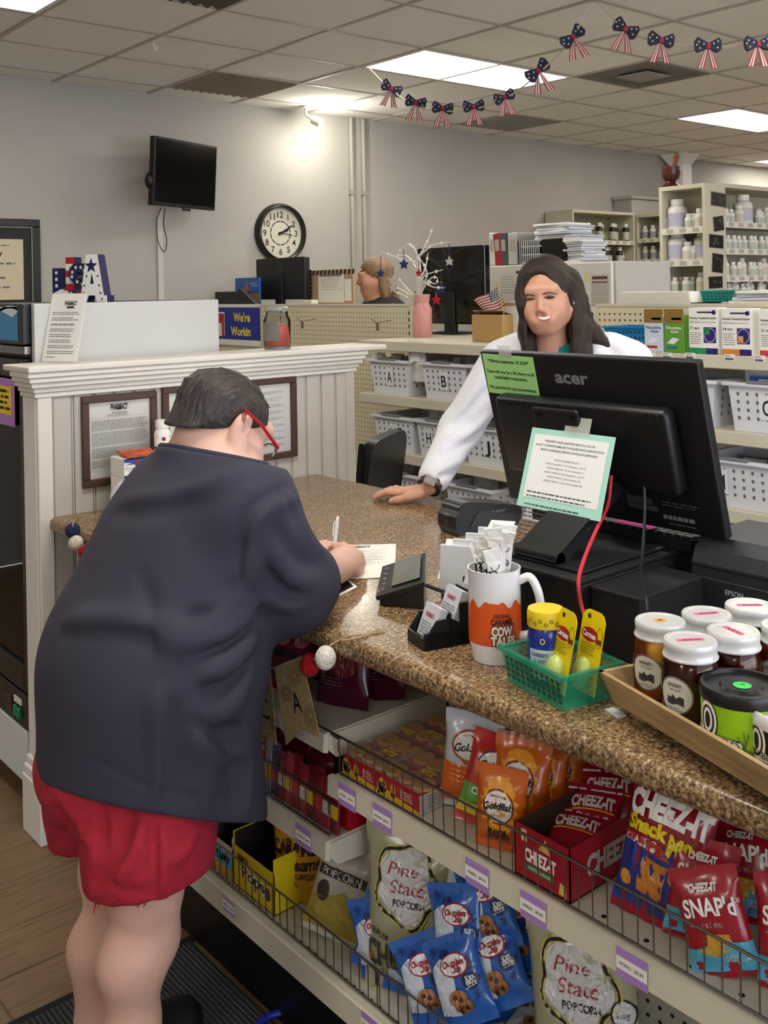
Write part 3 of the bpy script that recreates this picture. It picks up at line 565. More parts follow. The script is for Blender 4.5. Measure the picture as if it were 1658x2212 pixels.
# ================================================================ on the half wall and cooler top
mk('cooler_top', bx(1.15, 1.82, 3.07, 3.73, 1.545, 1.556), mat('#15171a', .35), bpy.data.objects['drinks_cooler'], loc=-bpy.data.objects['drinks_cooler'].location)
# USA letters
NAVY = mat('#171d4a', .5); RED = mat('#b01c28', .5); WHT = mat('#e6e4de', .5)
p1 = at(137, 640, X=1.47); p2 = at(222, 640, X=1.47)
t = thing('letter_sign', 'red white and blue wooden letters spelling USA on the cooler top', 'letters', (1.42, 3.2, 1.556), .5)
Wl = .24
def letter(nm, poly, hole, y0, x, m, h0=0):
    g_ = xf(prism(poly, 0, .038), fmat((x, y0, h0), (0, -1, 0), (0, 0, 1))); return mk(nm, g_, [m, NAVY], t, fm=[1 if i != 1 else 0 for i in range(len(g_[1]))])
U = [(0, .115), (0, .03), (.02, .0), (.07, 0), (.09, .03), (.09, .15), (.055, .15), (.055, .05), (.048, .04), (.042, .04), (.035, .05), (.035, .115)]
u = letter('letter_u', U, None, Wl / 2, .0, NAVY)
p = Pr(frame((-.0381, Wl / 2, 0), (0, -1, 0), (0, 0, 1)))
for k in range(5): p.rect(.055, .15 - .022 * (k + 1), .09, .15 - .022 * k, (RED, WHT)[k % 2])
p.poly([(0, .03), (.02, 0), (.07, 0), (.09, .03), (.055, .04), (.035, .045)], WHT).up().poly([(.004, .022), (.012, .008), (.08, .012), (.088, .024)], RED)
for k in range(3): p.poly([(.017 + x, .1 - .022 * k + y) for x, y in star(.009)], WHT)
p.done('painting', u)
S = [(.0, .02), (.01, .0), (.06, 0), (.075, .02), (.075, .055), (.06, .07), (.035, .078), (.03, .09), (.034, .1), (.048, .1), (.052, .09), (.075, .09), (.072, .115), (.058, .128), (.02, .128), (.004, .112), (.004, .08), (.02, .062), (.045, .054), (.05, .04), (.046, .028), (.03, .028), (.024, .04), (.0, .04)]
s_ = letter('letter_s', S, None, Wl / 2 - .075, -.012, NAVY)
p = Pr(frame((-.0501, Wl / 2 - .075, 0), (0, -1, 0), (0, 0, 1)))
for x, y in ((.016, .1), (.03, .115), (.05, .115), (.064, .105), (.014, .085), (.035, .068), (.055, .06), (.064, .04), (.062, .02), (.045, .012), (.02, .012), (.01, .03)): p.poly([(x + a, y + b_) for a, b_ in star(.008)], WHT)
p.up().poly([(.05 + a, .026 + b_) for a, b_ in star(.024)], RED); p.done('painting', s_)
Aout = [(0, 0), (.03, 0), (.038, .022), (.062, .022), (.07, 0), (.11, 0), (.11, .022), (.098, .022), (.075, .155), (.03, .155), (.008, .022), (0, .022)]
a_ = letter('letter_a', Aout, None, Wl / 2 - .13, -.03, WHT)
p = Pr(frame((-.0681, Wl / 2 - .13, 0), (0, -1, 0), (0, 0, 1))); p.poly([(.045, .06), (.06, .06), (.052, .095)], NAVY).poly([(.05 + a, .118 + b_) for a, b_ in star(.026)], NAVY)
for x, y in ((.02, .03), (.022, .055), (.085, .03), (.08, .055), (.075, .085), (.032, .085), (.09, .01), (.015, .008)): p.poly([(x + a, y + b_) for a, b_ in star(.006)], NAVY)
p.done('painting', a_)
# letter in an acrylic stand on the ledge
pb = at(160, 779, Z=1.379); pb[0] -= .06; t = thing('letter_stand', 'printed letter in a slanted clear stand on the half wall ledge', 'sign', (pb[0], min(pb[1], 2.955), 1.3785), rotation=(0, math.radians(13), .38))
mk('holder', join(bx(0, .003, -.072, .072, 0, .212), bx(0, .07, -.072, .072, 0, .003)), mat('#e8eef0', .05, alpha=.25), t); sh = mk('sheet', bx(-.001, 0, -.07, .07, .002, .212), PAPER, t)
p = Pr(frame((-.0012, .07, .002), (0, -1, 0), (0, 0, 1))); p.text('PHARMACY', .085, .18, .014, INK, w=.05, bold=.04).rect(.07, .164, .1, .17, INK)
for y in np.linspace(.15, .03, 8): p.lines(.015, y - .008, .125, y + .004, 2 if R.random() > .4 else 1, GREYINK, .4, .06)
p.text('Jay Pharmacist', .03, .014, .005, INK); p.done('printing', sh)
# candle jar
pb = at(565, 752, Z=1.379); GLASS = glass('#e6eeee')
t = thing('candle_jar', 'glass candle jar with pink wax and a lid on the half wall ledge', 'jar', (pb[0], 2.93, 1.379)); k = 1.0
mk('glass', lathe([(.042, 0), (.047, .006), (.048, .1), (.04, .116), (.038, .13), (.041, .133)], 28, False), GLASS, t, smooth=40); mk('foot', cyl(.044, 0, .012, 28), mat('#b9a9a9', .1, alpha=.7), t)
mk('wax', lathe([(.043, .014), (.043, .045), (.04, .07), (.025, .09), (.008, .092)], 20), mat('#d9614f', .55, sss=.2, bump=.3, bscale=60), t, smooth=True); mk('lid', lathe([(.041, .133), (.044, .136), (.044, .146), (.03, .15), (.01, .15)], 28), mat('#9aa2a2', .08, alpha=.65), t, smooth=35)
mk('label_sheet', lathe([(.0488, .03), (.0488, .095)], 28, False), mat('#8e8d86', .6), t).data.name = 'jar_label'
lb = [o for o in t.children if o.name.startswith('label_sheet')][0]; me = lb.data; bm = bmesh.new(); bm.from_mesh(me); bmesh.ops.delete(bm, geom=[v for v in bm.verts if v.co.x > -.02], context='VERTS'); bm.to_mesh(me); bm.free(); me.materials[0] = mat('#6d6c66', .6)
# ================================================================ on and behind the pegboard unit
def boxX(name, label, cat, x0, y0, x1, y1, X, dep, m, z0=None, bev=.004, group=None):
    a, b_, c_, d_ = fX(x0, y0, x1, y1, X); c_ = z0 if z0 is not None else c_
    t = thing(name, label, cat, (X + dep / 2, (a + b_) / 2, c_), group=group); o = mk('body', bx(-dep / 2, dep / 2, (a - b_) / 2, (b_ - a) / 2, 0, d_ - c_, bev), m, t); t['wh'] = (b_ - a, d_ - c_); return t, o, (b_ - a), d_ - c_
def faceX(t, dep, w_): return frame((-dep / 2 - .0002, w_ / 2, 0), (0, -1, 0), (0, 0, 1))
desk = thing('work_desk', 'raised work counter behind the pegboard with monitors', 'desk', (3.8, 4.75, 0)); mk('desk_top', bx(-.36, .02, -.9, 1.15, 1.24, 1.27, .004), IVORY, desk); mk('cabinet', bx(-.34, .0, -.88, 1.13, 0, 1.24), mat('#9c9688', .6), desk)
# sign
a, b_, c_, d_ = fX(474, 664, 560, 734, XG - .006); t = thing('promo_sign', 'blue sign with yellow lettering fixed to the pegboard', 'sign', (XG - .005, a, c_)); wS = 5.7 - a; hS = d_ - c_
mk('board', bx(-.004, .004, 0, wS, 0, hS), mat('#1b2a8c', .5), t); mk('white_rail', join(bx(-.006, .004, 0, wS, hS, hS + .02), bx(-.012, .004, 0, wS, -.035, 0)), WHITE, t)
p = Pr(frame((-.0043, wS, 0), (0, -1, 0), (0, 0, 1))); q = lambda px: wS - (at(px, 700, X=XG - .006)[1] - a)
p.text("We're", q(523), hS * .7, .055, mat('#f0dc2a', .5), w=q(540) - q(504), bold=.03).text('Workin', q(520), hS * .27, .055, mat('#f0dc2a', .5), w=q(540) - q(498), bold=.03).rect(q(474), .02, q(486), hS - .03, WHITE).up().rect(q(474), .02, q(485), hS - .04, RED).up().rect(q(474), .02, q(480), hS * .5, WHITE); p.done('printing', t)
# black phone, picture, back of monitor
t, o, w_, h_ = boxX('desk_phone', 'black desk terminal leaning beside the picture of a rock tower', 'phone', 464, 630, 512, 657, 3.5, .12, mat('#17171a', .4), z0=1.27)
mk('handset', mv(bx(-.02, .03, -w_ / 2, w_ / 2, 0, .16, .01), (-.05, -.12, h_ - .1)), mat('#101013', .35), t, rotation=(.5, 0, 0))
a, b_, c_, d_ = fX(508, 600, 560, 657, 3.6); t = thing('landscape_picture', 'small picture of a sandstone tower under blue sky', 'picture', (3.6, (a + b_) / 2, c_)); w_ = b_ - a; h_ = d_ - c_; mk('panel', bx(0, .012, -w_ / 2, w_ / 2, 0, h_), mat('#2a64b4', .4), t); mk('prop', bx(.012, .2, -.04, .04, 1.27 - c_, 1.28 - c_), BLACK, t)
p = Pr(frame((-.0003, w_ / 2, 0), (0, -1, 0), (0, 0, 1))); p.rect(0, 0, w_, h_ * .4, mat('#b58344', .6)).rect(w_ * .7, h_ * .68, w_ * .95, h_ * .7, WHT).rect(w_ * .6, h_ * .78, w_ * .9, h_ * .8, WHT).up().poly([(w_ * .32, h_ * .3), (w_ * .38, h_ * .62), (w_ * .44, h_ * .66), (w_ * .47, h_ * .88), (w_ * .54, h_ * .88), (w_ * .56, h_ * .64), (w_ * .64, h_ * .5), (w_ * .66, h_ * .3)], mat('#a8703a', .6)).ell(w_ * .3, h_ * .2, w_ * .18, h_ * .07, mat('#5a3c22', .6)).ell(w_ * .6, h_ * .12, w_ * .2, h_ * .05, mat('#6d4826', .6)); p.done('image', t)
def dell(x0, y0, x1, y1, X, z0, lab, yawd=0, m=None):
    a, b_, c_, d_ = fX(x0, y0, x1, y1, X); w_, h_ = b_ - a, d_ - c_; t = thing('monitor', lab, 'monitor', (X, (a + b_) / 2, z0), math.radians(yawd))
    mk('casing', bx(-.02, .025, -w_ / 2, w_ / 2, c_ - z0 + .03, d_ - z0, .008), m or mat('#141518', .45), t); mk('screen', bx(.024, .027, -w_ / 2 + .015, w_ / 2 - .015, c_ - z0 + .05, d_ - z0 - .015), mat('#1b2434', .1), t)
    mk('neck', bx(-.03, .0, -.04, .04, 0, c_ - z0 + .2, .005), mat('#141518', .45), t); mk('foot', bx(-.1, .1, -.11, .11, 0, .012, .004), mat('#141518', .45), t)
    p = Pr(frame((-.0203, 0, d_ - z0 - h_ * .2), (0, -1, 0), (0, 0, 1))); G_ = mat('#4b4d52', .3); p.ring(.0, 0, .03, .036, .003, G_).text('DELL', 0, 0, .011, G_, w=.036, bold=.02); p.done('logo', t); return t
dell(558, 557, 663, 657, 3.72, 1.27, 'back of a black monitor standing below the clock'); dell(907, 533, 1052, 712, 3.75, 1.337, 'large glossy black monitor behind the twig tree', 0, mat('#0b0c0e', .12))
# bulletin board with zigzag border
a, b_, c_, d_ = fX(655, 583, 762, 657, 3.77); t = thing('bulletin_board', 'bulletin board with a black and tan zigzag border and pinned sheets', 'board', (3.77, (a + b_) / 2, c_)); w_ = b_ - a; h_ = d_ - c_; mk('panel', bx(0, .015, -w_ / 2, w_ / 2, 0, h_), mat('#b39472', .7), t); mk('easel', bx(.015, .04, -.1, .1, 1.27 - c_, h_ * .5), mat('#b39472', .7), t)
p = Pr(frame((-.0004, w_ / 2, 0), (0, -1, 0), (0, 0, 1))); cw = .035
for c0 in (0.02, .055):
    for k in range(9): y = k * h_ / 8; s = 1 if c0 < .03 else -1; p.poly([(c0, y), (c0 + cw, y + .012 * s), (c0 + cw, y + .012 * s + .014), (c0, y + .014)], INK)
for k in range(11): x = .1 + k * .04; p.poly([(x, h_ - .03), (x + .02, h_ - .03), (x + .03, h_), (x + .01, h_)], INK)
p.done('zigzag_border', t); sh = mk('pinned_sheet', bx(-.004, -.001, -.17, .09, .01, h_ - .03), PAPER, t); Pr(frame((-.0042, .09, .01), (0, -1, 0), (0, 0, 1))).lines(.03, h_ * .35, .24, h_ * .75, 7, mat('#a8a8a0', .8), .3, .1).done('printing', sh); mk('clip_bar', bx(-.009, -.004, -.15, .07, h_ - .04, h_ - .025), METAL, t); mk('pinned_sheet', bx(-.003, -.001, -.24, -.175, .02, h_ - .06), PAPER, t)
t, o, w_, h_ = boxX('paper_cup_stack', 'small white paper mouse-shaped dish on the pegboard cap', 'dish', 652, 648, 672, 658, XG - .0, .05, mat('#e2e0cf', .5), z0=1.504)
# twig tree with star ornaments
pb = at(909, 722, Z=1.337); t = thing('twig_tree', 'white lighted birch twig tree in a square base', 'decoration', tuple(pb)); BARK = mat('#ddd8cc', .7, noise=.35, nscale=90, stretch=(1, 1, 4)); tr = np.array(pb)
mk('base', bx(-.09, .06, -.06, .085, 0, .022, .003), WHITE, t)
def TP(px, py, dx=0): q = at(px, py, X=pb[0] + dx); return tuple(q - tr)
mk('trunk', tube(spline([(0, 0, .02), TP(907, 660), TP(905, 600), TP(902, 550)], 4), [.02] * 3 + [.018] * 3 + [.016] * 3 + [.013] * 3 + [.011], 10), BARK, t, smooth=True)
BR = [[(903, 560), (893, 535), (875, 529), (852, 560)], [(903, 556), (916, 535), (927, 510), (934, 492)], [(904, 555), (920, 540), (938, 528), (970, 523)], [(902, 580), (896, 566), (868, 562), (850, 553), (824, 546)], [(903, 585), (894, 572), (876, 552), (840, 556)], [(905, 600), (914, 590), (920, 572), (924, 545)], [(906, 612), (918, 605), (921, 585), (908, 560)], [(905, 630), (914, 598), (930, 590), (955, 583)], [(906, 640), (917, 618), (932, 600), (945, 600)], [(905, 645), (917, 610), (940, 613), (945, 602)], [(906, 640), (915, 612), (935, 620), (958, 622)], [(903, 645), (890, 635), (868, 612), (860, 600)], [(904, 648), (890, 640), (866, 626), (850, 618)], [(904, 655), (888, 648), (868, 636), (850, 630)]]
rt = np.random.RandomState(3); stw = []; bul = []
for q in BR:
    dx = rt.uniform(-.1, .06); P_ = [TP(x, y, dx * i / (len(q) - 1)) for i, (x, y) in enumerate(q)]; sp = spline(P_, 4); stw.append((sp, np.linspace(.006, .0022, len(sp))));
    for f_ in (.55, .9): bul.append(sp[int(f_ * (len(sp) - 1))])
for sp, rr_ in stw: mk('branch', tube(sp, rr_, 5), WHITE, t, smooth=True)
BULB = mat('#f0ead0', .3); b0 = None
for q in bul:
    if b0 is None: b0 = mk('bulb', ell((0, 0, 0), (.007, .007, .009), 8, 6), BULB, t, True, loc=tuple(q))
    else: cp(b0, parent=t, loc=tuple(q))
SB, SR, SS = mat('#20306e', .4), mat('#b3202c', .35), mat('#b9b6ae', .5); CN = {SB: 'blue', SR: 'red', SS: 'silver'}
spm = {}
for k, (px, py, m, s, where) in enumerate(((872, 571, SB, .03, 'hanging highest on the tree'), (822, 590, SB, .026, 'in front of the seated woman’s hair'), (849, 606, SS, .028, 'above the other silver star'), (849, 622, SS, .027, 'below the other silver star'), (904, 590, SR, .02, 'against the trunk'), (970, 565, SS, .024, 'at the tip of the long branch'), (953, 623, SB, .03, 'in front of the glossy monitor'), (942, 648, SR, .03, 'over the pink jar'), (897, 660, SB, .03, 'low beside the trunk'), (849, 668, SR, .03, 'above the lowest silver star'), (846, 686, SS, .026, 'lowest, against the pegboard'), (877, 682, SR, .022, 'lowest, beside the pegboard upright'))):
    q = at(px, py, X=pb[0] - .06 - .012 * (k % 3)); o = thing('star_ornament', f'{CN[m]} star ornament on the twig tree, {where}', 'ornament', tuple(q), group='stars on the twig tree'); g_ = prism(star(s, s * .48), -.005, .005)
    mk('star', xf(g_, fmat((0, 0, 0), (.3, -.954, 0), (0, 0, 1))), m, o); mk('ribbon', tube([(0, 0, s * .9), (0, 0, s * .9 + .05 + .02 * (k % 2))], .002, 5), SB, o); mk('ring', ell((0, 0, s), (.005, .005, .006), 8, 6), METAL, o)
# pink jar
pb = at(943, 726, Z=1.337); t = thing('pink_jar', 'pink frosted glass jar filled with glitter beside the twig tree', 'jar', (pb[0] - .08, pb[1] + .02, 1.337)); s = .05
mk('glass', lathe([(s * .9, 0), (s, .01), (s, .14), (s * .75, .165), (s * .72, .175), (s * .8, .18), (s * .8, .2)], 24), mat('#d99a94', .25, noise=.12, nscale=120, sss=.1), t, smooth=40); mk('lid', cyl(s * .84, .2, .215, 24), mat('#d7a49c', .3, alpha=.8), t, smooth=40); mk('bow', join(ell((-.03, .06, .17), (.01, .035, .03)), ell((-.03, .03, .2), (.01, .03, .02))), mat('#d8d2c4', .7, alpha=.7), t, True)
# small flag in a cardboard box
pb = at(1050, 712, Z=1.337); xb = 3.25
t, o, w_, h_ = boxX('cardboard_box', 'small open cardboard box with flaps on the upper shelf', 'box', 1018, 680, 1084, 714, xb, .12, mat('#b08d57', .7), z0=1.337); mk('flap', rotm(bx(-.06, .06, -w_ / 2, w_ / 2, 0, .002), 'Y', .3), mat('#b08d57', .7), t, loc=(0, 0, h_)); mk('lining', bx(-.052, .052, -w_ / 2 + .008, w_ / 2 - .008, h_, h_ + .002), mat('#6b5230', .8), t)
q = at(1088, 690, X=xb + .03); t2 = thing('small_flag', 'small stars and stripes flag leaning out of the cardboard box', 'flag', tuple(q)); TF = lambda px, py: np.array(at(px, py, X=xb + .02)) - np.array(q)
mk('stick', tube([TF(1090, 690), TF(1074, 612)], .003, 6), mat('#b49b6c', .6), t2); mk('finial', ell(TF(1074, 611), (.005, .005, .008), 8, 6), mat('#c8a850', .3, .6), t2)
A_, B_, C_, D_ = TF(1075, 617), TF(1087, 660), TF(1047, 678), TF(1023, 650)     # hoist top, hoist bottom, fly bottom, fly top
def flagp(u, v): p_ = (A_ * (1 - v) + B_ * v) * (1 - u) + (D_ * (1 - v) + C_ * v) * u; p_ = p_.copy(); p_[0] += .008 * math.sin(u * 6 + v); p_[2] -= .006 * math.sin(u * 5); return p_
for k in range(13):
    V_ = [flagp(u, v) for u in np.linspace(0, 1, 9) for v in (k / 13, (k + 1) / 13)]; V_ = V_ + [v + np.array((.0015, 0, 0)) for v in V_]; n_ = 18
    mk('stripe', geo(V_, [(2 * i, 2 * i + 1, 2 * i + 3, 2 * i + 2) for i in range(8)] + [(n_ + 2 * i + 2, n_ + 2 * i + 3, n_ + 2 * i + 1, n_ + 2 * i) for i in range(8)]), mat('#8e1f2c', .7) if k % 2 == 0 else mat('#d8d0c4', .7), t2)
V_ = [flagp(u, v) + np.array((-.0012, 0, 0)) for u in np.linspace(0, .42, 5) for v in (0, .54)]; mk('canton', geo(V_, [(2 * i, 2 * i + 1, 2 * i + 3, 2 * i + 2) for i in range(4)]), mat('#1c2850', .7), t2)
sd = [flagp(.05 + .04 * i, .05 + .11 * j + .05 * (i % 2)) + np.array((-.002, 0, 0)) for i in range(9) for j in range(5 - i % 2)]; mk('flag_stars', join(*[mv(xf(prism(star(.0042), 0, .0004), fmat((0, 0, 0), (0, -1, 0), (0, 0, 1))), s) for s in sd]), WHT, t2)
t, o, w_, h_ = boxX('white_carton', 'white carton with a brown rim between the flag and the pharmacist', 'box', 1084, 655, 1132, 708, 3.32, .14, mat('#dcdad2', .5), z0=1.337); mk('rim', bx(-.072, .072, -w_ / 2 - .002, w_ / 2 + .002, h_ - .012, h_ + .002), mat('#a08a66', .6), t); mk('papers', bx(-.05, .05, -w_ / 2 + .02, w_ / 2 - .03, h_, h_ + .008), PAPER, t)
mk('tape_roll', xf(cyl(.035, -.01, .01, 20), fmat((.02, w_ / 2 - .04, h_ + .045), (1, 0, 0), (0, 0, 1))), mat('#8a6a48', .4), t); mk('marker', bx(.0, .012, w_ / 2 - .08, w_ / 2 - .066, h_, h_ + .075, .004), RED, t)
# file cabinet with binders, trays and paper piles
XC = 4.4; a, b_, c_, d_ = fX(1056, 572, 1330, 650, XC); ztop = at(1100, 573, X=XC)[2]
t = thing('file_cabinet', 'pale grey steel file cabinet with a label sheet on its side', 'cabinet', (XC + .25, (a + b_) / 2, 0)); w_ = b_ - a; mk('body', bx(-.25, .25, -w_ / 2, w_ / 2, 0, ztop, .006), mat('#bdbab0', .5), t); p = Pr(frame((-.2503, w_ / 2, ztop), (0, -1, 0), (0, 0, 1))); p.rect(.22, -.05, .27, -.035, INK).rect(.22, -.21, .27, -.195, INK).lines(.1, -.17, .22, -.06, 7, mat('#8a8880', .8), .3, .12); p.done('printed_sheet', t)
for nm, x0, x1, c_, lab, lean in (('binder', 1056, 1068, '#c4c2ba', 'white binder standing on the file cabinet', 0), ('binder', 1069, 1084, '#8e1f2b', 'red binder leaning against a grey binder', -.1), ('binder', 1083, 1097, '#46464a', 'dark grey binder between the red and light grey ones', -.1), ('binder', 1097, 1117, '#a9a8a2', 'light grey binder beside the black file tray', -.02)):
    a, b_, cz, dz = fX(x0, 503, x1, 572, XC + .03); o = thing(nm, lab, 'binder', (XC + .16, (a + b_) / 2, ztop), group='binders on the file cabinet', rotation=(lean, 0, 0)); mk('cover', bx(-.13, .12, -(b_ - a) / 2, (b_ - a) / 2, .004, dz - ztop, .004), mat(c_, .5), o); mk('spine_card', bx(-.1312, -.13, -(b_ - a) * .3, (b_ - a) * .3, (dz - ztop) * .45, (dz - ztop) * .8), mat('#9a9484', .6), o)
a, b_, cz, dz = fX(1120, 517, 1222, 572, XC + .02); t = thing('file_tray', 'black mesh stacking file tray on the cabinet', 'tray', (XC + .15, (a + b_) / 2, ztop)); w_ = b_ - a; h_ = dz - ztop
mk('frame', join(bx(-.13, .13, -w_ / 2, -w_ / 2 + .01, 0, h_), bx(-.13, .13, w_ / 2 - .01, w_ / 2, 0, h_), bx(.12, .13, -w_ / 2, w_ / 2, 0, h_), bx(-.131, -.125, -w_ / 2, .0, 0, h_)), BLACK, t)
for k in range(3): mk('tier', bx(-.13, .12, -w_ / 2, w_ / 2, k * h_ / 3, k * h_ / 3 + .006), BLACK, t); mk('sheets', bx(-.128, .1, -w_ / 2 + .02, w_ / 2 - .02, k * h_ / 3 + .007, k * h_ / 3 + .014), mat('#b8bac0', .7), t)
first = None
for k in range(11):
    y = .02 + k * (w_ / 2 - .03) / 10
    if first is None: first = mk('divider', bx(-.132, -.129, -.002, .002, .0, h_), mat('#c8c8c8', .5), t, loc=(0, y, 0))
    else: cp(first, parent=t, loc=(0, y, 0))
rp = random.Random(5)
def pile(name, lab, x, y, z, n, sx, sy, grp=None):
    o = thing(name, lab, 'papers', (x, y, z), group=grp)
    for k in range(n): mk('sheet_bundle', bx(-sx / 2, sx / 2, -sy / 2, sy / 2, k * .013, k * .013 + .0115, .001, 1), (PAPER, mat('#d3d4d6', .8), mat('#b9bdc6', .8))[k % 3], o, loc=(rp.uniform(-.012, .012), rp.uniform(-.015, .015), 0), rotation=(0, 0, rp.uniform(-.12, .12)))
a, b_, cz, dz = fX(1150, 480, 1222, 517, XC + .02); pile('paper_pile', 'loose pile of printed papers on top of the black file tray', XC + .15, (a + b_) / 2, ztop + h_, 7, .22, b_ - a)
a, b_, cz, dz = fX(1214, 512, 1252, 572, XC + .02); pile('paper_pile', 'tall pile of folded papers beside the black file tray', XC + .12, (a + b_) / 2 - .02, ztop, 12, .2, b_ - a)
# white board with charts, beside the pharmacist's hair
a, b_, cz, dz = fX(1225, 568, 1320, 656, 4.15); t = thing('chart_board', 'white upright board with a grid chart and sticky notes', 'board', (4.15, (a + b_) / 2, 1.27)); w_ = b_ - a; zz = cz - 1.27
mk('panel', bx(0, .02, -w_ / 2, w_ / 2, 0, dz - 1.27, .003), mat('#d6d5ce', .5), t); p = Pr(frame((-.0004, w_ / 2, dz - 1.27), (0, -1, 0), (0, 0, 1))); q = lambda px: (px - 1225) / 95 * w_
p.rect(q(1277), -.24, q(1315), -.06, mat('#bdbab0', .8)).rect(q(1262), -.1, q(1273), -.05, mat('#d8cf9e', .7)).up().rect(q(1280), -.085, q(1312), -.07, mat('#5c3a3a', .7)).rect(q(1280), -.105, q(1312), -.095, mat('#8c5a58', .7)); p.lines(q(1278), -.235, q(1314), -.11, 10, mat('#98968c', .8), .25, .1); p.done('chart', t)
mk('foot_block', bx(-.05, .07, -w_ / 2, w_ / 2, -1.27, 0), IVORY, t)
# tray and baskets on top of the right pegboard section
a, b_, cz, dz = fX(1352, 634, 1500, 664, 3.48); t = thing('white_tray', 'shallow white tray propped on the pegboard top', 'tray', (3.55, (a + b_) / 2, 1.5005)); w_ = b_ - a; mk('bottom', bx(-.1, .12, -w_ / 2, w_ / 2, 0, .006), WHITE, t); mk('front', rotm(bx(-.1, -.094, -w_ / 2, w_ / 2, .0, .05), 'Y', -.25, (-.1, 0, 0)), mat('#e2ded2', .5), t); mk('sides', join(bx(-.1, .12, -w_ / 2, -w_ / 2 + .004, 0, .05), bx(-.1, .12, w_ / 2 - .004, w_ / 2, 0, .05), bx(.116, .12, -w_ / 2, w_ / 2, 0, .05)), WHITE, t)
def basket_geo(w0, w1, d0, d1, h, th=.004):
    o = [(-d0 / 2, -w0 / 2, 0), (d0 / 2, -w0 / 2, 0), (d0 / 2, w0 / 2, 0), (-d0 / 2, w0 / 2, 0), (-d1 / 2, -w1 / 2, h), (d1 / 2, -w1 / 2, h), (d1 / 2, w1 / 2, h), (-d1 / 2, w1 / 2, h)]
    i = [(x * (1 - 2 * th / d1), y * (1 - 2 * th / w1), max(z, th)) for x, y, z in o]
    Fc = [(0, 3, 2, 1)] + [(k, (k + 1) % 4, 4 + (k + 1) % 4, 4 + k) for k in range(4)] + [(8, 9, 10, 11)] + [(8 + (k + 1) % 4, 8 + k, 12 + k, 12 + (k + 1) % 4) for k in range(4)] + [(4 + k, 4 + (k + 1) % 4, 12 + (k + 1) % 4, 12 + k) for k in range(4)]
    return geo(o + i, Fc)
def plastic_basket(name, lab, loc, w_, d_, h_, col, rz=0, alpha=1, nh=9, rows=3):
    o = thing(name, lab, 'basket', loc, rz); m = mat(col, .25, alpha=alpha); mk('tub', basket_geo(w_ * .88, w_, d_ * .85, d_, h_), m, o); mk('rim', join(bx(-d_ / 2 - .006, -d_ / 2, -w_ / 2 - .006, w_ / 2 + .006, h_ - .006, h_), bx(d_ / 2, d_ / 2 + .006, -w_ / 2 - .006, w_ / 2 + .006, h_ - .006, h_), bx(-d_ / 2, d_ / 2, -w_ / 2 - .006, -w_ / 2, h_ - .006, h_), bx(-d_ / 2, d_ / 2, w_ / 2, w_ / 2 + .006, h_ - .006, h_)), m, o)
    hs = []; tl = math.atan2(d_ * .075, h_); 
    for r_ in range(rows):
        z = h_ * (.25 + .5 * r_ / max(1, rows - 1)); x = -(d_ * .85 / 2 + d_ * .075 * z / h_) - .0006
        for k in range(nh): hs.append(xf(prism(ngon(h_ * .07, 6), 0, .0006), fmat((x, w_ * .82 * (k / (nh - 1) - .5), z), (0, -1, 0), (-math.sin(tl), 0, math.cos(tl)))))
    mk('holes', join(*hs), mat('#0d3d50' if alpha == 1 else '#0d4a38', .6), o, kind='stuff'); return o
a, b_, cz, dz = fX(1470, 636, 1560, 662, 3.5); plastic_basket('teal_basket', 'flat teal plastic basket with a pointed end on the pegboard top', (3.63, (a + b_) / 2 - .02, 1.507), (b_ - a) * .8, .2, .045, '#14857c', .2)
a, b_, cz, dz = fX(1300, 700, 1392, 742, 3.15); plastic_basket('blue_basket', 'bright blue plastic basket on the upper shelf behind the pharmacist', (3.24, (a + b_) / 2, 1.3375), b_ - a, .16, .085, '#1778b4', 0, 1, 10, 3)
a, b_, cz, dz = fX(1585, 630, 1700, 660, 3.45); pile('linen_pile', 'folded white paper bags stacked on the pegboard top', 3.55, (a + b_) / 2, 1.5005, 4, .2, b_ - a)
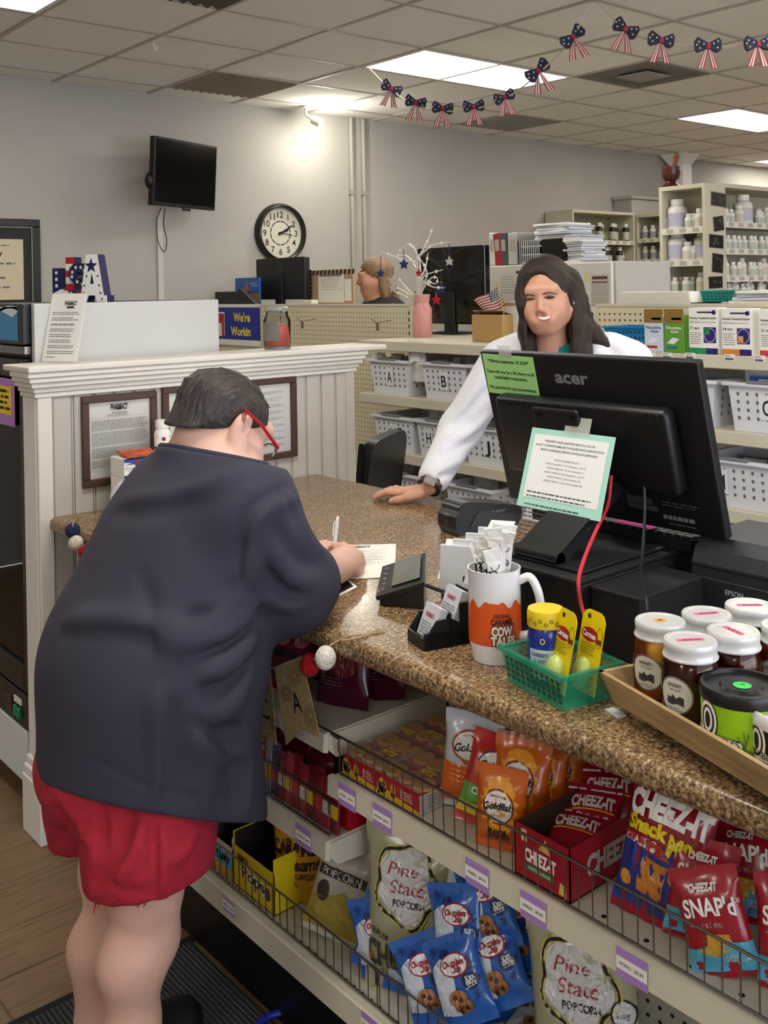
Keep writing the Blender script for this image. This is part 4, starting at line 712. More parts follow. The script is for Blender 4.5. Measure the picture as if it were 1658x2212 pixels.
# nicotine boxes on the upper shelf
def med_box(x0, y0, x1, y1, kind, lab):
    X = XS + .03; a, b_, cz, dz = fX(x0, y0, x1, y1, X); w_ = b_ - a; h_ = dz - 1.337; o = thing('medicine_box', lab, 'medicine box', (X + .03, (a + b_) / 2, 1.3375), group='nicotine products on the upper shelf')
    tones = {'7': ('#1f8a5a', '7 mg'), '14': ('#d0822e', '14 mg'), '21': ('#c03a40', '21 mg')}
    mk('carton', bx(-.03, .03, -w_ / 2, w_ / 2, 0, h_, .0015, 1), PAPER if kind in tones else mat('#c9d6e2' if kind == 'ice' else '#5e9a2c', .4), o); p = Pr(frame((-.0302, w_ / 2, 0), (0, -1, 0), (0, 0, 1)))
    if kind in tones:
        c_ = mat(tones[kind][0], .5); nv = mat('#221c66', .5); p.rect(0, 0, w_ * .6, h_ * .13, c_).rect(w_ * .6, 0, w_, h_ * .13, nv).text('Nicotine Transdermal System', w_ / 2, h_ * .78, .008, INK, w=w_ * .92, bold=.02).text('PATCH', w_ * .05, h_ * .69, .0075, INK, al='l', w=w_ * .3).text(tones[kind][1], w_ * .05, h_ * .56, .011, INK, al='l', w=w_ * .32, bold=.02).rect(w_ * .52, h_ * .24, w_ * .95, h_ * .58, nv).stroke([(w_ * .3, h_ * .9), (w_ * .85, h_ * .9)], .006, mat('#3a3350', .5)).ell(w_ * .88, h_ * .9, .008, .008, nv)
        p.lines(w_ * .05, h_ * .2, w_ * .45, h_ * .48, 6, GREYINK, .35, .14).lines(w_ * .35, h_ * .67, w_ * .95, h_ * .7, 1, GREYINK); p.up().ring(w_ * .735, h_ * .41, w_ * .2, h_ * .155, .002, mat('#cfc8d8', .5)).rect(w_ * .54, h_ * (.26 if kind != '7' else .42), w_ * .73, h_ * (.41 if kind != '7' else .56), mat('#e0a060' if kind == '14' else tones[kind][0], .5))
    else:
        p.rect(0, h_ * .78, w_, h_, mat('#8a6a2c', .5)).text('Nicotine', w_ * .5, h_ * .66, .011, mat('#26395e', .5) if kind == 'ice' else PAPER, w=w_ * .8, bold=.02).text('Gum', w_ * .55, h_ * .56, .011, mat('#26395e', .5) if kind == 'ice' else PAPER, w=w_ * .42, bold=.02).rect(w_ * .1, h_ * .1, w_ * .7, h_ * .17, RED if kind == 'ice' else mat('#2a6a8a', .5)).rect(w_ * .4, h_ * .86, w_ * .9, h_ * .92, PAPER); p.up().poly([(w_ * .15, h_ * .25), (w_ * .5, h_ * .22), (w_ * .8, h_ * .36), (w_ * .45, h_ * .4)], mat('#dfe6ea', .5)); mk('hang_tab', bx(-.03, -.028, -w_ / 2, w_ / 2, h_, h_ + .02), mat('#8a6a2c', .5), o)
    p.done('printing', o)
med_box(1391, 680, 1431, 749, 'ice', 'pale blue nicotine gum carton beside the blue basket'); med_box(1434, 680, 1475, 752, 'gum', 'green nicotine gum carton between blue gum and white patch boxes'); med_box(1487, 665, 1549, 755, '7', 'white nicotine patch carton marked 7 mg with a green band'); med_box(1558, 667, 1622, 757, '14', 'white nicotine patch carton marked 14 mg with an orange band'); med_box(1640, 670, 1705, 760, '21', 'white nicotine patch carton marked 21 mg with a red band')
for px, py, nm in ((1405, 766, 'blue nicotine gum'), (1440, 768, 'green nicotine gum'), (1490, 769, '7 mg patches'), (1575, 772, '14 mg patches'), (1640, 775, '21 mg patches')):
    q = at(px, py, X=XS - .001); o = thing('shelf_label', f'small white shelf label under the {nm}', 'price tag', tuple(q), group='labels on the upper shelf rail'); mk('card', bx(-.001, 0, -.02, .02, -.011, .011), PAPER, o); Pr(frame((-.0012, .02, 0), (0, -1, 0), (0, 0, 1))).lines(.004, -.009, .036, -.001, 1, INK, .8, .06).lines(.004, .001, .03, .009, 2, GREYINK, .5, .15).done('printing', o)
# ================================================================ pharmacy shelves with stock bottles
def stock_bottle(r, h, col, cap, lab, names):
    o = thing('stock_bottle', 'x', 'bottle'); hb = h * .8
    mk('bottle_body', lathe([(r * .9, 0), (r, h * .03), (r, hb * .82), (r * .85, hb * .93), (r * .6, hb)], 14), mat(col, .35), o, smooth=40); mk('cap', cyl(r * .66, hb, h, 14), mat(cap, .4), o, smooth=40); mk('paper_label', lathe([(r * 1.01, h * .12), (r * 1.01, h * .55)], 14, False), mat(lab, .6), o, smooth=True)
    for q in list(o.children): q.location = (0, 0, 0)
    o['d'] = names; return o
PROT = {'S': stock_bottle(.024, .095, '#dcdad0', '#e4e2da', '#b9bfae', 'small white'), 'L': stock_bottle(.062, .19, '#d6d4ca', '#dad8d0', '#b4b2c4', 'large white'), 'M': stock_bottle(.033, .12, '#dad8ce', '#e0ded6', '#c8c0b0', 'medium white'),
        'D': stock_bottle(.032, .17, '#1d1712', '#dcdcd8', '#b9b7ae', 'dark syrup'), 'R': stock_bottle(.032, .15, '#d8d4cc', '#b02a30', '#c89c98', 'red-capped white'), 'G': stock_bottle(.03, .16, '#5d7a3c', '#e0e0dc', '#8ca06c', 'green syrup'), 'W': stock_bottle(.03, .13, '#cfcdc6', '#d8d6d0', '#8e8e92', 'white lotion')}
LAB = {'A': ('first', 'the end bay under the mortar'), 'B': ('x', 'the long white-bottle run'), 'C': ('x', 'the syrup shelves against the back wall'), 'D': ('x', 'the narrow bay beside the syrup shelves')}
usedp = set()
def put(kind, loc, unit, tier):
    pr = PROT[kind]
    if kind in usedp: o = copy_tree(pr)
    else: o = pr; usedp.add(kind)
    o.location = loc; tag(o, f'{pr["d"]} stock bottle on the {tier} of {LAB[unit][1]}', 'bottle', f'{pr["d"]} bottles on the {tier}, {LAB[unit][1]}'); return o
SHM = mat('#c3bda6', .55)
def shelf_unit(name, lab, x0, x1, y0, y1, ztop, tiers, face, ztot=0):
    o = thing(name, lab, 'shelves', ((x0 + x1) / 2, (y0 + y1) / 2, 0)); b = lambda *a: W2(bx(*a), o); th = .02
    if face == 'x': mk('side_panel', b(x0, x1, y0, y0 + th, 0, ztop), SHM, o); mk('side_panel', b(x0, x1, y1 - th, y1, 0, ztop), SHM, o); mk('back_panel', b(x1 - .01, x1, y0 + th, y1 - th, 0, ztop), SHM, o); i = (x0 + .002, x1 - .01, y0 + th, y1 - th)
    else: mk('side_panel', b(x0, x0 + th, y0, y1, 0, ztop), SHM, o); mk('side_panel', b(x1 - th, x1, y0, y1, 0, ztop), SHM, o); mk('back_panel', b(x0 + th, x1 - th, y1 - .01, y1, 0, ztop), SHM, o); i = (x0 + th, x1 - th, y0 + .002, y1 - .01)
    mk('top_board', b(x0, x1, y0, y1, ztop, ztop + .025), SHM, o)
    for z in tiers:
        s = mk('shelf', b(*i, z - .018, z), SHM, o)
        if face == 'x': mk('label_rail', b(x0 - .004, x0 + .002, y0 + th, y1 - th, z - .03, z + .008), mat('#d8d5c6', .5), s); L = y1 - y0; n = int(L / .09); [mk('shelf_tag', b(x0 - .006, x0 - .004, y0 + th + .02 + k * .09, y0 + th + .065 + k * .09, z - .022, z + .003), mat('#aaa698', .6), s) for k in range(n)]
        else: mk('label_rail', b(x0 + th, x1 - th, y0 - .004, y0 + .002, z - .03, z + .008), mat('#d8d5c6', .5), s); L = x1 - x0; n = int(L / .11); [mk('shelf_tag', b(x0 + th + .03 + k * .11, x0 + th + .085 + k * .11, y0 - .006, y0 - .004, z - .022, z + .003), mat('#aaa698', .6), s) for k in range(n)]
    return o
rs = random.Random(2)
# end bay A (faces the counter), with photos on its end panel
XA = 5.33; ya = at(1523, 500, X=XA)[1]; yb_ = at(1424, 500, X=XA)[1]; zA = [at(1470, y, X=XA)[2] for y in (495, 565, 632)]; ztA = at(1470, 409, X=XA)[2]
shelf_unit('pharmacy_shelf', 'cream end bay of shelves under the wooden mortar', XA, XA + .2, ya, yb_, ztA, zA, 'x')
yl = yb_ - .03; T3 = ('top shelf', 'middle shelf', 'bottom shelf')
def rowA(k, items):
    for kind, px, dx in items: put(kind, (XA + .06 + dx, at(px, 480, X=XA + .06 + dx)[1], zA[k]), 'A', T3[k])
rowA(0, [('S', 1439, 0), ('L', 1462, .03), ('S', 1487, 0), ('S', 1499, .02), ('M', 1512, 0)]); rowA(1, [('S', 1434, 0), ('L', 1462, .03), ('M', 1484, 0), ('S', 1497, .01), ('L', 1519, .06)]); rowA(2, [('S', 1442, 0), ('S', 1455, 0), ('S', 1467, .05), ('S', 1479, 0), ('S', 1492, .04), ('M', 1513, .02)])
# photos on the end panel
for k, (x0, y0, x1, y1) in enumerate(((1533, 415, 1567, 447), (1540, 466, 1563, 500), (1529, 506, 1561, 537), (1535, 547, 1560, 590), (1529, 596, 1560, 624))):
    a, b_, c_, d_ = fY(x0, y0, x1, y1, ya); o = thing('photo_print', ('dark photo print taped at the top of the shelf end panel', 'curled dark photo print second from the top of the end panel', 'dark group photo print in the middle of the end panel', 'tall curled photo print below the group photo', 'lowest photo print on the end panel, with bluish figures')[k], 'photo', ((a + b_) / 2, ya - .002, c_), rotation=(0, (.05, -.12, .04, .08, -.03)[k], 0)); w_, h_ = b_ - a, d_ - c_
    mk('print', bx(-w_ / 2, w_ / 2, -.001, .001, 0, h_), mat('#a9a69a', .5), o); p = Pr(frame((-w_ / 2, -.0012, 0), (1, 0, 0), (0, 0, 1))); p.rect(.004, .004, w_ - .004, h_ - .004, mat('#221e1c', .3)).up()
    for q in range(6): p.ell(.02 + rs.random() * (w_ - .04), .03 + rs.random() * (h_ - .06), .006, .012, mat(('#57504a', '#6a4a40', '#3d4a58')[q % 3], .4), 8)
    p.done('image', o)
# long run B (faces the pharmacy aisle)
xB0 = at(1561, 500, Y=ya)[0]; zB = [at(1610, y, Y=ya)[2] for y in (483, 540, 598, 645)]
shelf_unit('pharmacy_shelf', 'long cream run of shelves filled with white stock bottles', XA + .205, XA + 2.4, ya + .002, ya + .3, ztA + .01, zB, 'y')
T4 = ('top shelf', 'second shelf', 'third shelf', 'fourth shelf')
for k in range(4):
    x = xB0 + .05; 
    while x < XA + 1.15:
        kd = rs.choice('SSSMMS') if not (k == 0 and abs(x - (XA + .62)) < .06) else 'L'; put(kd, (x, ya + .06 + rs.uniform(0, .03), zB[k]), 'B', T4[k]); x += {'S': .062, 'M': .08, 'L': .15}[kd]
    x = xB0 + .08
    while x < XA + 1.0 and k in (0, 3): put(rs.choice('MMS'), (x, ya + .17, zB[k]), 'B', T4[k]); x += .09
# syrup shelves C against the back wall
YC = 5.65; c0 = at(1237, 520, Y=YC)[0]; c1 = at(1371, 520, Y=YC)[0]; zC_ = [at(1305, y, Y=YC)[2] for y in (521, 573, 623)]; ztC = at(1305, 462, Y=YC)[2]
shelf_unit('pharmacy_shelf', 'cream shelves of dark syrup bottles against the back wall', c0, c1, YC, YB - .01, ztC, zC_, 'y')
rows = ['WRRDDGDDD', 'GWDDDDDDW', 'WWWDDWWDW']
for k, rw in enumerate(rows):
    for i, kd in enumerate(rw): put(kd, (c0 + .06 + i * (c1 - c0 - .12) / (len(rw) - 1), YC + .06 + .05 * ((i * 7 + k) % 2), zC_[k]), 'C', T3[k])
q = thing('pill_vial', 'small orange pill vial in front of the red-capped bottle', 'vial', (c0 + .19, YC + .025, zC_[0])); mk('vial_body', cyl(.018, 0, .055, 12), mat('#d05a20', .25), q, smooth=40); mk('cap', cyl(.02, .055, .07, 12), WHITE, q, smooth=40)
# narrow bay D turned towards the counter
d0 = at(1424, 520, X=c1 + .03)[1]; zD = [at(1398, y, X=c1 + .03)[2] for y in (517, 562, 612)]
shelf_unit('pharmacy_shelf', 'narrow cream bay beside the syrup shelves', c1 + .03, c1 + .33, d0 - .25, YC + .02, ztC - .02, zD, 'x')
for k in range(3):
    for i, kd in enumerate('WWSWM'): put(kd, (c1 + .09, YC - .05 - i * .085, zD[k]), 'D', T3[k])
x0 = at(1360, 450, Y=YB - .2)[0]; x1 = at(1440, 450, Y=YB - .2)[0]; zz = at(1390, 432, Y=YB - .2)[2]; o = thing('wall_cabinet', 'white panelled wall cabinet above the narrow shelf bay', 'cabinet', ((x0 + x1) / 2, YB - .12, 2.1)); mk('box', bx(x0 - (x0 + x1) / 2, x1 - (x0 + x1) / 2 + .8, -.1, .11, .12, zz - 2.1, .004), mat('#a9a79d', .6), o); mk('cornice', bx(x0 - (x0 + x1) / 2 - .03, x1 - (x0 + x1) / 2 + .83, -.13, .11, zz - 2.1, zz - 2.07, .006), mat('#a9a79d', .6), o)
# wooden mortar and pestle on the end bay
pm = at(1449, 405, X=XA + .1); o = thing('mortar', 'dark turned wooden mortar on the end shelf bay', 'mortar', (XA + .1, pm[1], ztA + .025)); DW = mat('#4a2018', .3, noise=.25, nscale=30); k = at(1449, 360, X=XA + .1)[2] - ztA - .025
mk('cup', lathe([(.055, 0), (.058, .012), (.03, .03), (.028, .04), (.05, .06), (.056, .09), (.056, k), (.049, k), (.045, .07), (.01, .05)], 24), DW, o, smooth=50); o2 = thing('pestle', 'light wooden pestle leaning in the mortar', 'pestle', (XA + .1, pm[1] - .012, ztA + .08)); mk('shaft', tube([(0, .01, 0), (0, -.02, .1), (0, -.026, .13)], [.012, .015, .018], 12), mat('#7e4a26', .4), o2, smooth=True); mk('knob', ell((0, -.029, .14), (.021, .021, .018), 14, 8), mat('#7e4a26', .4), o2, smooth=True)
# ================================================================ lettered baskets behind the counter
BK = mat('#d9dbde', .4); BKD = mat('#74767b', .5); HOLEB = mat('#63656b', .8)
def bin_basket(w_=.285):
    o = thing('storage_basket', 'x', 'basket'); d_, h_ = .30, .165
    mk('tub', basket_geo(w_ * .86, w_ * .97, d_ * .9, d_, h_), BK, o); xr_ = d_ / 2
    mk('rim', join(bx(-xr_ - .015, -xr_, -w_ / 2 - .012, w_ / 2 + .012, h_ - .014, h_, .004), bx(xr_, xr_ + .015, -w_ / 2 - .012, w_ / 2 + .012, h_ - .014, h_, .004), bx(-xr_, xr_, -w_ / 2 - .012, -w_ / 2 + .004, h_ - .014, h_, .004), bx(-xr_, xr_, w_ / 2 - .004, w_ / 2 + .012, h_ - .014, h_, .004)), BK, o, smooth=30)
    mk('grip', bx(-xr_ - .017, -xr_ + .004, -w_ * .22, w_ * .22, h_ - .004, h_ + .008, .004), BKD, o)
    hs = []; tl = math.atan2(d_ * .05, h_)
    for r_ in range(4):
        z = .045 + r_ * .027; x = -(d_ * .45 + d_ * .05 * z / h_) - .0006
        for k in range(7): hs.append(xf(prism([(-.0042, -.0055), (.0042, -.0055), (.0042, .0055), (-.0042, .0055)], 0, .0008), fmat((x, w_ * .72 * (k / 6 - .5), z), (0, -1, 0), (-math.sin(tl), 0, math.cos(tl)))))
        y = -(w_ * .43 + w_ * .055 * z / h_) - .0006
        for k in range(5): hs.append(xf(prism([(-.0042, -.0055), (.0042, -.0055), (.0042, .0055), (-.0042, .0055)], 0, .0008), fmat((d_ * .6 * (k / 4 - .5), y, z), (1, 0, 0), (0, -.1, .995))))
    mk('holes', join(*hs), HOLEB, o, kind='stuff'); return o
proto = bin_basket(); firstb = [True]
def place_bin(letter, px, z, lab, fill=1, h=.07, Yv=None, off=0):
    y = (at(px, 800, X=XS)[1] - .155) if Yv is None else Yv; o = proto if firstb[0] else copy_tree(proto); firstb[0] = False
    for c_ in list(o.children):
        if c_.name.split('.')[0] == 'letter_card': bpy.data.objects.remove(c_)
    o.location = (XS + .17, y, z + .0005); tag(o, lab, 'basket', 'lettered baskets behind the counter')
    tl = math.atan2(.015, .165); f_ = lambda e: frame((-.141 - e, off, .05), (0, -1, 0), (-math.sin(tl), 0, math.cos(tl)))
    if letter:
        n_ = len(letter)
        for i, L in enumerate(letter):
            cd = Pr(f_(.0015)); u = (i - (n_ - 1) / 2) * .12; cd.rect(u - .028, -.006, u + .028, .078, mat('#e4e4e6', .5)).up().text(L, u, .035, h * .75, mat('#1c1c28', .6), w=.032 if L != 'I' else .007, bold=.015); cd.done('letter_card', o)
    return o
bagm = mat('#d9d7d0', .75, bump=.3, bscale=30)
def paper_bag(y, z, lab, w_=.1, h_=.12, lean=-.12, dx=0, m=None, rz=0):
    o = thing('paper_bag', lab, 'paper bag', (XS + .15 + dx, y, z), rotation=(0, lean, rz), group='pharmacy bags in the baskets'); V_ = []
    for i in range(5):
        for j in range(5): V_.append((.006 * math.sin(i * 2.1 + j), w_ * (i / 4 - .5) * (1 - .06 * j / 4), h_ * j / 4))
    V2 = V_ + [(x + .022 * (1 - z_ / h_ * .8), y_, z_) for x, y_, z_ in V_]; n_ = 25; Fc = []
    for i in range(4):
        for j in range(4): a = i * 5 + j; Fc += [(a, a + 1, a + 6, a + 5), (n_ + a, n_ + a + 5, n_ + a + 6, n_ + a + 1)]
    for j in range(4): Fc += [(j, n_ + j, n_ + j + 1, j + 1), (20 + j, 21 + j, n_ + 21 + j, n_ + 20 + j)]
    for i in range(4): Fc += [(i * 5 + 4, n_ + i * 5 + 4, n_ + i * 5 + 9, i * 5 + 9)]
    mk('sleeve', geo(V2, Fc), m or bagm, o, smooth=30); mk('receipt', mv(bx(-.003, -.002, -w_ * .3, w_ * .3, h_ * .5, h_ * .92), (-.004, 0, 0)), mat('#efeeea', .7), o)
z1, z2, z3 = SHZ[1:]
place_bin('A', 787, z1, 'white basket lettered A on the shelf beside the half wall'); place_bin('B', 898, z1, 'white basket lettered B with a folded bag standing in it'); place_bin('C', 1000, z1, 'white basket mostly hidden behind the arm of the white coat, right of B')
for k_, yy in enumerate((2.64, 2.34)): place_bin("DE"[k_], 0, z1, "white basket on the upper row hidden behind the " + ("pharmacist", "black monitor")[k_], Yv=yy)
place_bin('', 0, z1, 'white perforated basket beside the one lettered G', Yv=2.04); place_bin('G', 0, z1, 'white basket lettered G with envelopes sticking out', Yv=1.713)
place_bin('H', 794, z2, 'white basket with a single H on the middle shelf'); place_bin('HI', 884, z2, 'white basket lettered H and I below the one lettered B'); place_bin('J', 985, z2, 'white basket behind the white coat sleeve on the middle shelf')
place_bin('M', 0, z2, 'white basket lettered M below the one lettered G', Yv=1.836, off=.05); place_bin('N', 0, z2, 'white basket right beside the one lettered M', Yv=1.51)
place_bin('P', 805, z3, 'white basket on the lowest visible shelf behind the folding chair'); place_bin('', 920, z3, 'white basket on the lowest visible shelf behind the wrist watch', Yv=3.096)
fz = lambda z: z + .07
for k, (px, z, lab, w_, h_, ln, dx) in enumerate(((833, z1, 'folded white pharmacy bag in basket A', .12, .12, -.1, -.04), (846, z1, 'grey folded bag behind the first in basket A', .1, .11, .1, .03), (938, z1, 'tall folded bag standing in basket B', .1, .19, -.1, -.1), (975, z1, 'clear crumpled sleeve of papers in basket B', .08, .12, .2, .02), (990, z1, 'grey crumpled sleeve leaning in basket B', .09, .12, .3, .04), (850, z2, 'flat white bag in basket H', .1, .08, .3, .0), (947, z2, 'tall creased bag standing in basket HI', .08, .19, -.05, -.02), (905, z2, 'low folded white bag in basket HI', .1, .09, -.2, -.06), (838, z3, 'white bag in the basket behind the chair', .1, .13, .1, -.03), (862, z3, 'grey bag with a blue band behind the chair', .1, .12, .4, .03), (1040, z3, 'crumpled grey bag low behind the coat', .14, .14, .1, 0))):
    q = at(px, 800, X=XS + .15)[1]; paper_bag(q, fz(z), lab, w_, h_, ln, dx, (None, mat('#a9a9a8', .7, bump=.3, bscale=30))[k % 2])
paper_bag(1.755, z1 + .06, 'white envelope standing in basket G', .18, .15, -.1, -.02, mat('#e6e5e2', .7)); paper_bag(1.70, z1 + .06, 'blue-banded envelope at the front of basket G', .2, .125, -.05, -.08, mat('#2b5fb0', .6)); paper_bag(1.87, z2 + .05, 'dark grey bag inside basket M', .15, .1, .3, .05, mat('#66666a', .7)); paper_bag(3.37, z2 + .05, 'navy pouch between baskets H and HI', .1, .13, .2, .08, mat('#20284e', .5))
# black folding chair behind the half wall
q = at(765, 1010, d=4.05); o = thing('folding_chair', 'black padded folding chair behind the half wall', 'chair', (q[0], q[1] + .12, 0), rz=math.radians(-150)); BP = mat('#0d0d0f', .35)
pad = []; 
for (nm, y0, zc, hh, tilt) in (('backrest', .2, .84, .16, .15),): mk(nm, rotm(xf(prism([(x, y) for x, y in [( .22 * math.copysign(abs(math.cos(a)) ** .4, math.cos(a)), hh * math.copysign(abs(math.sin(a)) ** .4, math.sin(a))) for a in np.linspace(0, 2 * math.pi, 32, endpoint=False)]], -.02, .02), fmat((0, y0, zc), (1, 0, 0), (0, 0, 1))), 'X', -tilt, (0, y0, zc)), BP, o, smooth=35)
mk('seat', bx(-.21, .21, -.22, .18, .42, .46, .015), BP, o, smooth=35)
for s in (-1, 1): mk('leg', tube([(s * .225, -.25, 0), (s * .225, .17, .7), (s * .225, .2, .98)], .012, 8), BLACK, o, smooth=True); mk('leg', tube([(s * .2, .28, 0), (s * .2, -.18, .43)], .012, 8), BLACK, o, smooth=True)
mk('top_bar', tube([(-.225, .2, .98), (.225, .2, .98)], .012, 8), BLACK, o, smooth=True)
# ================================================================ things on the counter
def L2(t): return np.array(t.location)
# notices framed on the half wall
def notice(name, lab, x0, x1, z0, z1, draw):
    t = thing(name, lab, 'picture frame', ((x0 + x1) / 2, 2.8705, z0)); w_, h_ = x1 - x0, z1 - z0; f_ = .022; FR = mat('#46301f', .45, noise=.25, nscale=30, stretch=(1, 1, 6))
    mk('frame', join(bx(-w_ / 2, w_ / 2, -.016, 0, 0, f_, .003), bx(-w_ / 2, w_ / 2, -.016, 0, h_ - f_, h_, .003), bx(-w_ / 2, -w_ / 2 + f_, -.016, 0, f_, h_ - f_, .003), bx(w_ / 2 - f_, w_ / 2, -.016, 0, f_, h_ - f_, .003)), FR, t)
    sh = mk('sheet', bx(-w_ / 2 + f_, w_ / 2 - f_, -.004, 0, f_, h_ - f_), mat('#dcdad2', .7), t); p = Pr(frame((-w_ / 2 + f_, -.0042, f_), (1, 0, 0), (0, 0, 1)), .0002); draw(p, w_ - 2 * f_, h_ - 2 * f_); p.done('printing', sh)
    mk('glazing', geo([(-w_ / 2 + f_, -.008, f_), (w_ / 2 - f_, -.008, f_), (w_ / 2 - f_, -.008, h_ - f_), (-w_ / 2 + f_, -.008, h_ - f_)], [(0, 1, 2, 3)]), glass(), t)
def d1(p, w_, h_):
    p.text('PHARMACY', w_ * .5, h_ * .925, .018, INK, w=w_ * .28, bold=.05).rect(w_ * .46, h_ * .885, w_ * .54, h_ * .905, INK).text('919-734-6441', w_ * .5, h_ * .845, .007, INK, w=w_ * .24).rect(0, h_ * .79, w_, h_ * .792, INK).lines(w_ * .3, h_ * .8, w_ * .7, h_ * .83, 2, GREYINK)
    for a, b_ in ((.62, .76), (.42, .6), (.26, .4), (.13, .24)): p.lines(w_ * .05, h_ * a, w_ * .97, h_ * b_, int((b_ - a) * 90), mat('#77766f', .8), .5, .04, .1)
    p.rect(w_ * .02, h_ * .1, w_, h_ * .102, GREYINK)
def d2(p, w_, h_):
    p.rect(w_ * .06, 0, w_ * .065, h_, GREYINK)
    for k, s_ in enumerate(('North Carolina law', 'prohibits persons', 'ten pounds', 'of refills', 'penalties')): p.text(s_, w_ * .22, h_ * (.85 - .075 * k), .011, INK, w=w_ * (.17, .25, .16, .14, .18)[k], bold=.03 if k in (0, 1, 4) else 0)
    p.lines(w_ * .1, h_ * .1, w_ * .35, h_ * .5, 7, GREYINK, .35, .12)
    for k in range(9): y = h_ * (.9 - .095 * k); p.lines(w_ * .56, y - h_ * .05, w_ * .95, y, 3, mat('#6d6c66', .8), .35, .05, .3)
notice('framed_notice', 'brown framed pharmacy notice with dense print on the beadboard', at(176, 860, Y=2.86)[0], at(338, 842, Y=2.86)[0], 1.007, 1.279, d1)
notice('framed_notice', 'wide brown framed law notice behind the customer’s head', at(350, 838, Y=2.86)[0], at(639, 812, Y=2.86)[0], 1.010, 1.287, d2)
# supplement boxes and bottle beside the wall
def carton(name, lab, cat, c, sx, sy, sz, m, draw=None, rz=0, grp=None, face='-y'):
    t = thing(name, lab, cat, c, rz, grp); mk('carton', bx(-sx / 2, sx / 2, -sy / 2, sy / 2, 0, sz, .0012, 1), m, t)
    if draw:
        p = Pr(frame((-sx / 2, -sy / 2 - .0002, 0), (1, 0, 0), (0, 0, 1)), .0003) if face == '-y' else Pr(frame((-sx / 2 - .0002, sy / 2, 0), (0, -1, 0), (0, 0, 1)), .0003); draw(p, sx if face == '-y' else sy, sz); p.done('printing', t)
    return t
def prev(p, w_, h_): p.rect(0, h_ * .68, w_, h_, mat('#1e4f9c', .4)).rect(0, h_ * .0, w_, h_ * .14, mat('#1b3a7c', .4)).rect(0, h_ * .95, w_, h_, mat('#4f9a3c', .4)).up().poly([(0, h_ * .68), (w_ * .4, h_ * .76), (0, h_ * .82)], PAPER).ell(w_ * .68, h_ * .74, w_ * .15, w_ * .15, mat('#7c2436', .4)).text('Prevagen', w_ * .5, h_ * .5, .009, mat('#6d8a9c', .5), w=w_ * .85).text('for Your Brain', w_ * .5, h_ * .36, .005, GREYINK, w=w_ * .6)
x0 = at(266, 1000, Y=2.72)[0]
for k in range(2): 
    for q in range(3): carton('supplement_box', f'white and blue brain supplement carton, {("bottom", "middle", "top")[q]} of the {("left", "right")[k]} stack by the wall', 'medicine box', (x0 + .03 + .062 * k, 2.76, .9355 + .056 * q), .06, .09, .055, PAPER, prev, 0, 'supplement cartons by the wall')
t = thing('green_sachet', 'green and orange sachet packs lying on the cartons', 'sachet', (x0 + .06, 2.76, 1.1038)); mk('packs', join(*[mv(bx(-.05, .05, -.018, .018, 0, .006, .002), (.004 * k, -.03 + .03 * k, .003 * k)) for k in range(3)]), mat('#b8542e', .35, noise=.5, nscale=25), t)
t = thing('supplement_bottle', 'white supplement bottle with a green band standing on the cartons', 'bottle', (at(360, 900, Y=2.76)[0], 2.79, 1.104)); t.location[2] = .9355
zb0 = 1.08 - .9355; mk('stand_box', bx(-.045, .045, -.04, .04, 0, zb0, .002), PAPER, t); r_ = .0245
mk('bottle_body', lathe([(r_ * .95, zb0), (r_, zb0 + .004), (r_, zb0 + .075), (r_ * .8, zb0 + .086), (r_ * .72, zb0 + .09)], 24), PAPER, t, smooth=40); mk('cap', lathe([(r_ * .82, zb0 + .09), (r_ * .84, zb0 + .112), (r_ * .78, zb0 + .115)], 24), WHITE, t, smooth=30); mk('green_band', cyl(r_ * 1.01, zb0 + .004, zb0 + .022, 24), mat('#8fae2e', .4), t, smooth=True); mk('navy_band', cyl(r_ * 1.012, zb0 + .03, zb0 + .036, 24), mat('#1d2c5c', .4), t, smooth=True)
Pr(lambda V: np.stack([np.sin(V[:, 0] / r_) * (r_ * 1.02 + V[:, 2]), -np.cos(V[:, 0] / r_) * (r_ * 1.02 + V[:, 2]), V[:, 1] + zb0], 1)).rect(-.03, .062, .014, .07, mat('#1d2c5c', .4)).ell(-.008, .06, .006, .006, mat('#7c2436', .4)).text('Prevagen', -.008, .046, .007, mat('#6d8a9c', .5), w=.026).text('BRAIN', .026, .045, .012, INK, w=.03, a=math.pi / 2).done('printing', t)
s = SDF((1.15, 2.6, .92), (1.42, 2.87, 1.12), .006); pc = at(262, 1075, Y=2.74); s.ell((pc[0] + .04, 2.74, .985), (.07, .06, .055), .03).cone((pc[0] + .02, 2.74, 1.0), (pc[0] + .025, 2.73, 1.07), .03, .012, .03).cone((pc[0] + .05, 2.75, 1.0), (pc[0] + .05, 2.74, 1.06), .025, .01, .02)
for k in range(14): a = rt.uniform(0, 6.3); s.ridge([(pc[0] + .04, 2.74, .99), (pc[0] + .04 + .09 * math.cos(a), 2.74 + .09 * math.sin(a), .99 + rt.uniform(-.05, .09))], .008, rt.choice((-.006, .006)))
s.plane((0, 0, .936), (0, 0, -1)); tag(gmk('plastic_bag', s.mesh(), mat('#e3e6e8', .3, alpha=.92)), 'crumpled white plastic bag on the counter beside the wall', 'bag')
